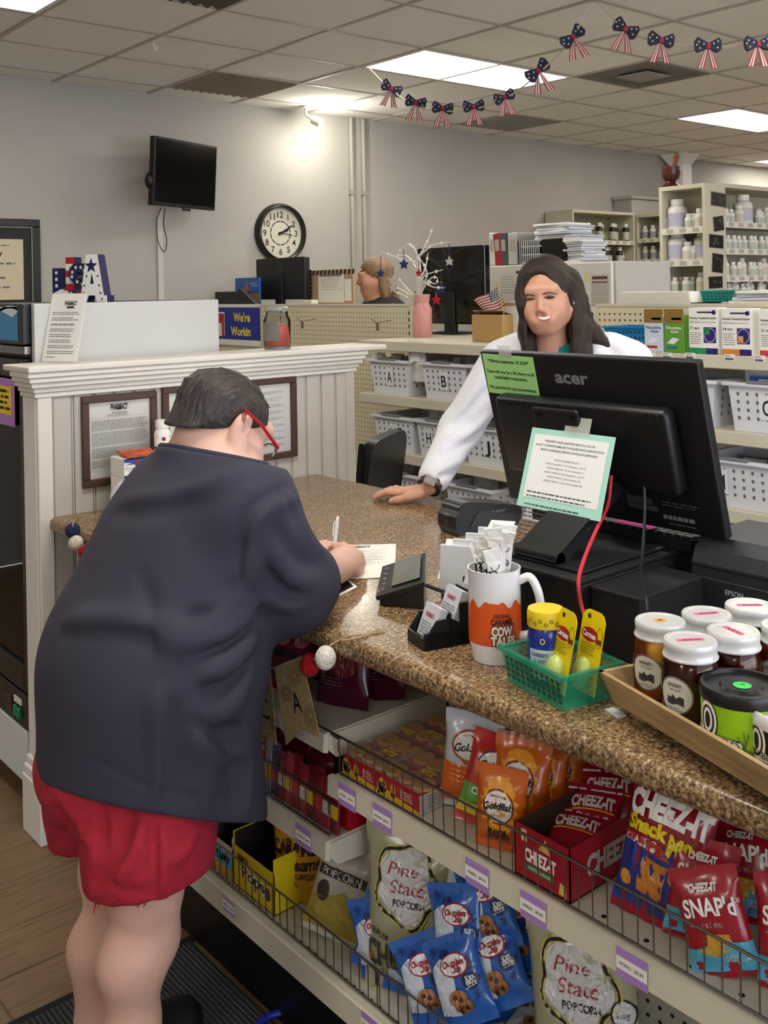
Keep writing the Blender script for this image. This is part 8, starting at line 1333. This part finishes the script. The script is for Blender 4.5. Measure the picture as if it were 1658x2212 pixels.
creases(T_, gT, [([(622, 1052), (560, 1088), (528, 1130), (520, 1190), (530, 1260), (560, 1335)], .012, -.009), ([(640, 1075), (575, 1098), (545, 1140), (537, 1200), (548, 1270)], .018, .006), ([(535, 1210), (505, 1290), (440, 1345)], .02, .010), ([(520, 1240), (480, 1310), (400, 1340)], .013, -.010), ([(548, 1290), (510, 1350), (430, 1385), (350, 1380)], .02, .012), ([(545, 1330), (500, 1385), (420, 1412)], .012, -.011), ([(150, 1345), (240, 1338), (340, 1352), (430, 1372)], .022, .009), ([(140, 1370), (240, 1365), (330, 1378)], .015, -.007), ([(540, 1380), (500, 1430), (450, 1455)], .02, .012), ([(535, 1420), (495, 1470), (440, 1490)], .013, -.011), ([(530, 1460), (500, 1520), (470, 1545)], .02, .009), ([(340, 1500), (342, 1600), (338, 1740)], .016, .007), ([(365, 1520), (372, 1620), (365, 1745)], .015, -.007), ([(430, 1560), (445, 1640), (440, 1740)], .018, .009), ([(480, 1560), (500, 1640), (505, 1735)], .014, -.009), ([(520, 1540), (535, 1640), (535, 1740)], .014, .008), ([(270, 1080), (370, 1070), (470, 1040), (530, 1010)], .02, .005), ([(250, 1110), (360, 1100), (450, 1075)], .02, -.004), ([(640, 1110), (665, 1160), (700, 1200)], .012, .006), ([(600, 1140), (640, 1200), (690, 1225)], .012, -.007), ([(580, 1180), (620, 1240), (670, 1262)], .014, .008), ([(575, 1230), (610, 1275), (650, 1290)], .011, -.008), ([(585, 1290), (620, 1310), (650, 1305)], .012, .007), ([(300, 1240), (330, 1330), (330, 1400)], .016, -.004), ([(420, 1560), (470, 1590), (520, 1570)], .014, -.008), ([(430, 1610), (480, 1640), (525, 1620)], .014, .006), ([(600, 1060), (640, 1120), (700, 1190)], .011, -.004), ([(200, 1640), (320, 1700), (450, 1722), (540, 1712)], .006, -.0035)])
hem(); gT = T_.mesh(); NV = mat('#32313f', .9, noise=.06, nscale=8, bump=.15, bscale=420, name='navy_cotton'); gmk('t_shirt', (gT[0] - l0, gT[1]), NV, cust, 'navy cotton T-shirt')
# collar band
bT = bvh(gT); P_ = []
cp_ = hit(bvh(gB), 470, 985)[0]; e1 = np.cross(ncut, (0, 1, 0)); e1 /= np.linalg.norm(e1); e2 = np.cross(ncut / np.linalg.norm(ncut), e1); cen_ = np.array([nb[0] + .03, Y0, 0]); cen_[2] = cp_[2] - ((cen_ - cp_)[0] * ncut[0] + (cen_ - cp_)[1] * ncut[1]) / ncut[2]
bB = bvh(gB)
for a in np.linspace(0, 2 * math.pi, 40, endpoint=False):
    d_ = e1 * math.cos(a) + e2 * math.sin(a); r_ = bB.ray_cast(Vector(cen_ + d_ * .3), Vector(-d_)); P_.append(np.array(r_[0]) + d_ * .006 if r_[0] is not None else cen_ + d_ * .08)
P_ = [(P_[i - 1] + P_[i] + P_[(i + 1) % 40]) / 3 - l0 for i in range(40)]; mk('collar', tube(P_, .0085, 8, closed=True), mat('#2c2c40', .9), cust, smooth=True)
# shorts
S_ = SDF((.5, 1.4, .38), (1.25, 2.24, .95), .0058)
S_.ell((.90, Y0, .74), (.16, .205, .12), .05).ell((.87, Y0, .63), (.12, .15, .1), .04).ell((.80, Y0 + .02, .67), (.1, .17, .1), .04)
for Yl, xk, r0, r1 in ((1.675, (322, 1900), .112, .112), (1.92, (222, 1830), .108, .1)):
    kn = at(*xk, Y=Yl); S_.chain([(.905, Yl * .9 + Y0 * .1, .74), (kn[0] + .0, Yl, .58), (kn[0] - .0, Yl, .40)], [.1, r0, r1], .03)
gS = S_.mesh(); S_.plane((.8, 1.68, .535), (.05, -.14, -1)); gS = S_.mesh()
creases(S_, gS, [([(265, 1735), (270, 1800), (235, 1860), (205, 1910)], .014, -.018), ([(330, 1780), (335, 1850), (332, 1935)], .008, -.012), ([(350, 1790), (352, 1860), (350, 1935)], .012, .007), ([(120, 1700), (160, 1760), (200, 1840)], .012, .006), ([(95, 1740), (140, 1720), (185, 1735)], .010, .006), ([(180, 1690), (215, 1760), (220, 1850)], .013, -.010), ([(100, 1780), (160, 1815), (220, 1850)], .006, -.004), ([(210, 1885), (270, 1925), (330, 1925)], .006, -.004), ([(420, 1800), (390, 1850), (360, 1850)], .010, .007), ([(300, 1790), (290, 1850), (255, 1900)], .012, .006), ([(115, 1830), (135, 1800), (150, 1770)], .008, -.006)])
S_.plane((.8, 1.68, .535), (.05, -.14, -1)); gS = S_.mesh(); RDS = mat('#9c1a2e', .9, noise=.12, nscale=60, bump=.3, bscale=300, stretch=(1, 1, 3), name='red_corduroy'); gmk('shorts', (gS[0] - l0, gS[1]), RDS, cust, 'faded red cut-off shorts')
fr = []
for px, py, L_ in ((206, 1948, .03), (214, 1950, .018), (100, 1850, .008), (298, 1962, .008), (312, 1958, .01), (256, 1955, .008)):
    h_ = hit(bvh(gS), px, py - 12)
    if h_: q = h_[0] + h_[1] * .002 - l0; fr.append(tube([q + (0, 0, .003), q + (.002, .002, -L_ * .5), q + (-.001, .003, -L_)], [.002, .0016, .0008], 5))
for q in fr: mk('frayed_thread', q, RDS, cust)
# hair, slicked back
h_ = SDF(HD.H - .17, HD.H + .17, .0036); HD.ell(h_, (-.012, 0, .024), (.107, .084, .087), .01); HD.ell(h_, (-.06, 0, -.02), (.05, .066, .05), .02); HD.ell(h_, (-.082, 0, -.065), (.028, .056, .045), .02)
hr = np.random.RandomState(8)
for k in range(46):
    b0_ = (k / 45 - .5) * 1.9; an_ = b0_ + hr.uniform(-.05, .05); P_ = []
    for t_ in np.linspace(-.1, 1, 9):
        th_ = math.radians(50 + 165 * t_); P_.append(HD.P(-.012 + .108 * math.cos(th_), .084 * math.sin(an_) * (.55 + .45 * math.sin(max(.2, min(th_, 2.6)))) * 1.0 + .004 * math.sin(t_ * 7 + k), .024 + .087 * math.sin(th_) * math.cos(an_ * .85)))
    h_.ridge(P_, .0042, (.0055 if k % 2 else -.005))
npl = HD.f * .62 - HD.u; h_.plane(HD.P(.0, 0, -.002), npl, .006); h_.plane(HD.P(.082, 0, .045), HD.f * 1.0 - HD.u * .15, .012)
for q in (-1, 1): HD.ell(h_, (-.008, q * .095, -.004), (.03, .026, .04), .006, 's')
gH = h_.mesh(); HAIR1 = mat('#2f2824', .5, noise=.55, nscale=120, name='dark_hair', bump=.6, bscale=160, stretch=(.25, 1.6, .35)); gmk('hair', (gH[0] - l0, gH[1]), HAIR1, cust, 'short dark greying slicked-back hair')
# glasses
for q in (-1, 1): mk('glasses_arm', tube([HD.P(-.03, q * .094, .03) - l0, HD.P(.02, q * .097, .026) - l0, HD.P(.098, q * .084, .012) - l0], [.0025, .0035, .004], 8), mat('#b01420', .3), cust, smooth=True)
ring = lambda b: [HD.P(.105 - .006 * math.cos(a) * np.sign(b) * 0, b + .027 * math.cos(a), .0 + .02 * math.sin(a)) - l0 for a in np.linspace(0, 2 * math.pi, 28, endpoint=False)]
for b in (-.045, .045): mk('lens_rim', tube(ring(b), .0018, 6, closed=True), METAL, cust, smooth=True)
mk('glasses_bridge', tube([HD.P(.106, -.02, .006) - l0, HD.P(.11, 0, .009) - l0, HD.P(.106, .02, .006) - l0], .0018, 6), METAL, cust); mk('hinge', tube([HD.P(.098, -.082, .012) - l0, HD.P(.106, -.072, .004) - l0], .003, 6), METAL, cust)
# pen held in the hand
tp = hp(.112, .044, 0); tip = np.array([tp[0] - .004, tp[1] - .004, .9372]); topn = at(729, 1116, d=(tp - OR) @ FW + .075); dv = topn - tip; dv /= np.linalg.norm(dv)
t = thing('pen', 'white and grey ballpoint pen held upright in the customer’s hand', 'pen', tuple(tip)); Lp = np.linalg.norm(topn - tip); mk('barrel', tube([dv * .012, dv * .05, dv * (Lp - .01)], [.004, .0052, .005], 10), mat('#c9c4cc', .3), t, smooth=True); mk('tip', tube([dv * 0, dv * .012], [.0008, .004], 8), METAL, t, smooth=True); mk('clicker', tube([dv * (Lp - .01), dv * Lp], [.0035, .003], 8), WHITE, t, smooth=True); e_ = np.cross(dv, FW); e_ /= np.linalg.norm(e_); mk('clip', tube([dv * (Lp - .012) + e_ * .005, dv * (Lp - .02) + e_ * .0075, dv * (Lp - .05) + e_ * .006], .0012, 6), WHITE, t)
# ---------------------------------------------------------------- the pharmacist
HP = Head(at(1181, 655, d=3.0), (-.866, -.5, .03), np.array([0, 0, 1]) - RT * .058, .95)
ph = thing('person', 'smiling pharmacist in a white lab coat with long brown hair leaning on the counter', 'person', (2.5, 2.05, 0)); l0 = L2(ph)
sR = np.array([2.335, 2.19, 1.345]); eR = np.array([2.25, 2.30, 1.13]); wR = np.array([2.066, 2.245, .988]); sL = np.array([2.50, 1.83, 1.345]); eL = np.array([2.44, 1.72, 1.1]); wL = np.array([2.2, 1.72, 1.02]); ch_ = np.array([2.405, 2.02, 1.22]); pv = np.array([2.50, 2.04, .98])
Q = SDF((1.9, 1.6, -.02), (2.75, 2.46, 1.75), .0048); HP.build(Q, 0, .95, cz=.021); nbp = np.array([2.35, 2.0, 1.35]); Q.cone(HP.P(-.03, 0, -.05), nbp, .048, .058, .03)
Q.ell(ch_, (.1, .17, .16), .05).ell(pv, (.11, .165, .16), .06); Q.chain([sR, eR, wR], [.05, .04, .026], .03).chain([sL, eL, wL], [.05, .04, .026], .03)
for s_ in (-1, 1): Q.chain([pv + (0, s_ * .09, -.05), pv + (.0, s_ * .1, -.5), pv + (.02, s_ * .1, -.9)], [.09, .065, .045], .03).chain([pv + (.02, s_ * .1, -.92), pv + (-.15, s_ * .11, -.95)], [.045, .03], .02)
pa = np.array([-.50, .86, -.0]); pa /= np.linalg.norm(pa); pb_ = np.array([-pa[1], pa[0], 0.])
h2 = lambda a, b, z: np.array([wR[0], wR[1], 0]) + pa * a + pb_ * b + np.array([0, 0, z])
Q.chain([wR, h2(.025, 0, .972)], [.026, .026], .015).ell(h2(.058, .0, .962), (.048, .038, .018), .012, 'u', np.stack([pa, pb_, (0, 0, 1)], 1))
for b_, L_, sp in ((.028, .072, .10), (.01, .08, .02), (-.01, .073, -.06), (-.028, .055, -.16)):
    K = h2(.095, b_, .962); d_ = pa + pb_ * sp; d_ /= np.linalg.norm(d_); Q.chain([K, K + d_ * L_ * .5 + (0, 0, .002), K + d_ * L_ * .8 - (0, 0, .008), K + d_ * L_ - (0, 0, .0155)], [.0105, .0095, .0085, .0075], .006)
Q.chain([h2(.03, .03, .962), h2(.055, .05, .957), h2(.085, .062, .95), h2(.105, .066, .945)], [.015, .012, .0105, .0085], .008)
Q.ell(wL + np.array([-.05, .0, -.01]), (.05, .035, .02), .015)
for q in range(4): Q.chain([wL + np.array([-.085, -.03 + .02 * q, -.015]), wL + np.array([-.13, -.032 + .022 * q, -.03]), wL + np.array([-.15, -.032 + .022 * q, -.05])], [.01, .009, .007], .006)
Q.plane((0, 0, 0), (0, 0, -1)); gQ = Q.mesh(); gmk('body', (gQ[0] - l0, gQ[1]), SKIN, ph)
# teal top
U_ = SDF((2.2, 1.75, .8), (2.66, 2.28, 1.46), .006); U_.ell(ch_, (.108, .178, .17), .03).ell(pv + (0, 0, .05), (.118, .172, .18), .05).cone(nbp + (-.004, 0, .07), ch_ + (0, 0, .1), .064, .13, .03); U_.plane(nbp + (0, 0, .058), (-.25, 0, 1)); gU = U_.mesh(); gmk('teal_top', (gU[0] - l0, gU[1]), mat('#0f8c84', .8), ph, 'teal top')
# lab coat
C_ = SDF((2.0, 1.56, .5), (2.72, 2.44, 1.5), .0058); C_.ell(ch_ + (.012, 0, .0), (.125, .2, .17), .05).ell(pv + (.01, 0, .05), (.14, .2, .2), .07).ell(pv + (.01, 0, -.25), (.15, .22, .25), .07).cone(sR + (.02, -.06, .02), sL + (-.02, .06, .02), .075, .075, .05)
C_.chain([sR, eR, wR + (eR - wR) * .14], [.072, .064, .05], .03).chain([sL, eL, wL], [.072, .064, .048], .03)
cfd = (wR - eR) / np.linalg.norm(wR - eR); C_.plane(wR - cfd * .02, cfd) if False else None
C_.cone(ch_ + HP.f * .12 + (0, 0, .25), ch_ + HP.f * .15 + (0, 0, -.1), .075, .012, .01, 's'); C_.cone(nbp + (0, 0, -.02), nbp + (0, 0, .3), .07, .1, .01, 's')
C_.cone(wR + cfd * .0, wR + cfd * .12, .034, .06, .006, 's')
gC = C_.mesh(); creases(C_, gC, [([(1045, 800), (1020, 850), (985, 900)], .014, .007), ([(1055, 840), (1010, 890), (975, 930)], .012, -.008), ([(1050, 900), (1010, 935), (965, 950)], .013, .008), ([(1045, 930), (1005, 960), (955, 985)], .011, -.009), ([(1040, 960), (1000, 990), (950, 1010)], .013, .008), ([(1030, 985), (985, 1020), (945, 1030)], .010, -.007), ([(955, 960), (960, 1000), (930, 1040)], .009, .004), ([(1100, 720), (1080, 745), (1070, 765)], .012, -.005), ([(1290, 730), (1310, 750), (1330, 765)], .012, -.005), ([(1075, 1050), (1070, 1085), (1060, 1100)], .012, -.008)])
gC = C_.mesh(); gmk('lab_coat', (gC[0] - l0, gC[1]), mat('#e2e3e8', .75, bump=.1, bscale=260, name='coat_cotton'), ph, 'white lab coat')
# wrist watch
e1 = np.cross(cfd, (0, 0, 1)); e1 /= np.linalg.norm(e1); e2 = np.cross(cfd, e1); wc = wR + cfd * .012; mk('watch_band', tube([wc + (e1 * math.cos(a) * .033 + e2 * math.sin(a) * .031) - l0 for a in np.linspace(0, 2 * math.pi, 28, endpoint=False)], .0065, 8, closed=True), mat('#1b1a1a', .5), ph, smooth=True)
nf = -FW * .8 + np.array([0, 0, .5]); nf -= cfd * (nf @ cfd); nf /= np.linalg.norm(nf); mk('watch_face', xf(bx(-.016, .016, -.018, .018, -.004, .006, .003), fmat(wc + nf * .034 - l0, cfd, np.cross(nf, cfd))), mat('#b8b4b0', .15, .6), ph)
# face details
bQ = bvh(gQ); FD = lambda poly, off, m, nm, L=5: decal(bQ, poly, off, m, nm, ph, L)
EY = mat('#2a1a14', .3); LIP = mat('#b06a60', .45, sss=.1); TEE = mat('#e8e2d6', .25); BRW = mat('#5a3d2a', .8); SKD = mat('#a0684f', .6)
Zf = lambda x, y: (1030 + x / 4.737, 520 + y / 4.737)     # coordinates read from a 4.737x enlargement of the face
zp = lambda L: [Zf(*q) for q in L]
def headdecals():
    FD(strokepx(zp([(478, 572), (525, 552), (585, 560)]), 2.0, 3.4), .0010, BRW, 'eyebrow'); FD(strokepx(zp([(668, 548), (735, 530), (815, 545)]), 3.6, 1.8), .0010, BRW, 'eyebrow')
    FD(zp([(503, 608), (540, 594), (580, 595), (586, 601), (550, 609)]), .0009, EY, 'eye', 3); FD(zp([(680, 588), (730, 572), (785, 579), (780, 588), (730, 597)]), .0009, EY, 'eye', 3)
    FD(strokepx(zp([(500, 604), (540, 584), (590, 594)]), 1.6, 1.2), .0013, INK, 'eyelashes', 3); FD(strokepx(zp([(676, 586), (730, 563), (792, 576)]), 1.4, 1.8), .0013, INK, 'eyelashes', 3)
    FD(zp([(600, 773), (640, 771), (685, 776), (730, 766), (770, 754), (762, 784), (733, 822), (690, 834), (647, 824), (617, 800)]), .0008, LIP, 'lips', 4)
    FD(zp([(614, 782), (650, 779), (690, 782), (735, 773), (760, 763), (742, 790), (714, 804), (678, 808), (642, 800)]), .0016, TEE, 'teeth', 4)
headdecals()
mk('earring', mv(ell((0, 0, 0), (.004, .004, .007), 10, 6), hit(bQ, 1236, 655)[0] + hit(bQ, 1236, 655)[1] * .004 - l0 if hit(bQ, 1236, 655) else HP.P(0, .09, -.02) - l0), METAL, ph)
# hair
G_ = SDF(HP.H - (.24, .3, .42), HP.H + (.24, .26, .2), .0046); HP.ell(G_, (-.014, 0, .05), (.106, .086, .106), .015); HP.ell(G_, (-.07, 0, -.06), (.06, .085, .14), .03)
def hpx(px, py, dd): return at(px, py, d=(HP.H - OR) @ FW + dd)
G_.chain([hpx(1134, 605, -.03), hpx(1131, 660, -.04), hpx(1138, 710, -.03), hpx(1150, 750, -.03), hpx(1160, 800, -.01)], [.018, .015, .02, .027, .028], .03).chain([hpx(1150, 590, -.02), hpx(1140, 640, 0.0), hpx(1148, 720, .02), hpx(1165, 790, .02)], [.03, .03, .035, .035], .03)
G_.chain([hpx(1234, 600, -.0), hpx(1246, 660, -.0), hpx(1254, 710, -.02), hpx(1254, 760, -.04), hpx(1250, 800, -.03)], [.026, .026, .03, .03, .026], .025).chain([hpx(1236, 620, .03), hpx(1250, 680, .03), hpx(1278, 722, .02), hpx(1320, 750, .0), hpx(1348, 772, 0)], [.034, .03, .026, .012, .004], .025)
HP.ell(G_, (.11, .004, -.03), (.075, .06, .085), .01, 's'); HP.ell(G_, (.12, -.012, .055), (.062, .058, .046), .014, 's'); HP.cone(G_, (.06, .005, -.09), (.075, .012, -.3), .062, .06, .01, 's'); HP.cone(G_, (.015, .004, -.1), (.02, .01, -.3), .05, .056, .01, 's')
hr = np.random.RandomState(4); gG = G_.mesh()
st = []
for k in range(16): st.append(([(1150 + hr.uniform(-6, 6), 560), (1140 - k * 1.2 + hr.uniform(-2, 2), 600), (1128 + k * 1.2, 680), (1140 + k * 2.2, 760)], .0045, .005 * (-1) ** k))
for k in range(26): st.append(([(1160 + k * 2, 556 + abs(k - 8) * .8), (1205 + k * 1.6, 580 + k), (1236 + k * 1.4, 640), (1240 + k * 3.6, 740 - k * .2)], .0045, .005 * (-1) ** k))
for k in range(10): st.append(([(1155, 575 + k * 2), (1180 + k * 2, 575 + k * 2.2), (1215, 590 + k * 3), (1236, 610 + k * 4)], .004, .004 * (-1) ** k))
creases(G_, gG, st); gG = G_.mesh(); gmk('hair', (gG[0] - l0, gG[1]), mat('#27190f', .55, noise=.45, nscale=220, name='brown_hair', bump=.5, bscale=260, stretch=(1, 1, .07)), ph, 'long straight brown hair')
# ---------------------------------------------------------------- the second woman, behind the pegboard
w0 = at(806, 602, X=4.02); HW = Head(w0 + np.array([.01, 0, 0]), (-.80, .56, -.08), (0, .05, 1), .98); wo = thing('person', 'fair-haired woman in a black top seated behind the pegboard, in profile', 'person', (w0[0], w0[1], 0)); l0 = L2(wo)
z0 = HW.H[2]; ctr = HW.H + np.array([.04, -.03, -.285])
Wd = SDF(HW.H - (.35, .35, .62), HW.H + (.35, .35, .2), .006); HW.build(Wd, 1.1, 1.12); Wd.cone(HW.P(-.02, 0, -.05), ctr + (0, 0, .14), .055, .065, .03).ell(ctr, (.15, .19, .18), .05); gW = Wd.mesh(); gmk('body', (gW[0] - l0, gW[1]), SKIN, wo)
Wt = SDF(HW.H - (.36, .36, 1.65), HW.H + (.36, .36, .0), .012); Wt.ell(ctr, (.165, .205, .19), .05).ell(ctr + (0, 0, -.3), (.17, .21, .3), .08).cone(ctr + (-.0, .17, .05), ctr + (-.05, .25, -.2), .07, .05, .04).cone(ctr + (0, -.17, .05), ctr + (-.05, -.25, -.2), .07, .05, .04).chain([ctr + (0, 0, -.5), ctr + (0, 0, -1.0), (ctr[0], ctr[1], .1)], [.16, .13, .12], .05); Wt.cone(ctr + (-.06, .04, .2), ctr + (-.02, .0, .1), .06, .04, .02, 's').plane((0, 0, .002), (0, 0, -1)); gw = Wt.mesh(); gmk('black_top', (gw[0] - l0, gw[1]), mat('#17161a', .85), wo)
mk('lanyard_clip', mv(bx(-.006, .006, -.012, .012, -.03, .03, .004), HW.H + np.array((-.1, -.08, -.2)) - l0), mat('#d8622a', .5), wo)
Wh = SDF(HW.H - (.25, .25, .3), HW.H + (.2, .2, .18), .0055); HW.ell(Wh, (-.018, 0, .045), (.106, .09, .098), .015); HW.ell(Wh, (-.075, 0, -.06), (.05, .08, .1), .03); HW.cone(Wh, (-.09, 0, -.1), (-.11, .01, -.2), .055, .04, .03); HW.cone(Wh, (-.03, .075, .02), (-.05, .07, -.12), .022, .028, .02); HW.cone(Wh, (-.03, -.075, .02), (-.05, -.07, -.12), .022, .028, .02); HW.ell(Wh, (.1, 0, -.04), (.08, .12, .1), .01, 's')
for k in range(14): Wh.ridge([HW.P(.03, .06 - .008 * k, .13), HW.P(-.06, .085 - .012 * k, .05), HW.P(-.1, .07 - .01 * k, -.12)], .006, .005 * (-1) ** k)
gh = Wh.mesh(); gmk('hair', (gh[0] - l0, gh[1]), mat('#7d5f42', .5, noise=.4, nscale=200, bump=.4, bscale=200, name='fair_hair', stretch=(1, 1, .08)), wo, 'fair shoulder-length hair')
bW = bvh(gW); Zw = lambda L: [(420 + x / 2.512, 430 + y / 2.512) for x, y in L]
decal(bW, Zw([(893, 392), (912, 384), (920, 388), (908, 396)]), .001, EY, 'eye', wo, 3); decal(bW, strokepx(Zw([(890, 376), (915, 368), (930, 372)]), 2.2, 1.4), .001, BRW, 'eyebrow', wo, 3); decal(bW, Zw([(884, 448), (905, 440), (915, 444), (905, 462), (888, 465)]), .0008, LIP, 'lips', wo, 3); decal(bW, Zw([(886, 451), (905, 445), (908, 450), (890, 457)]), .0014, TEE, 'teeth', wo, 3)
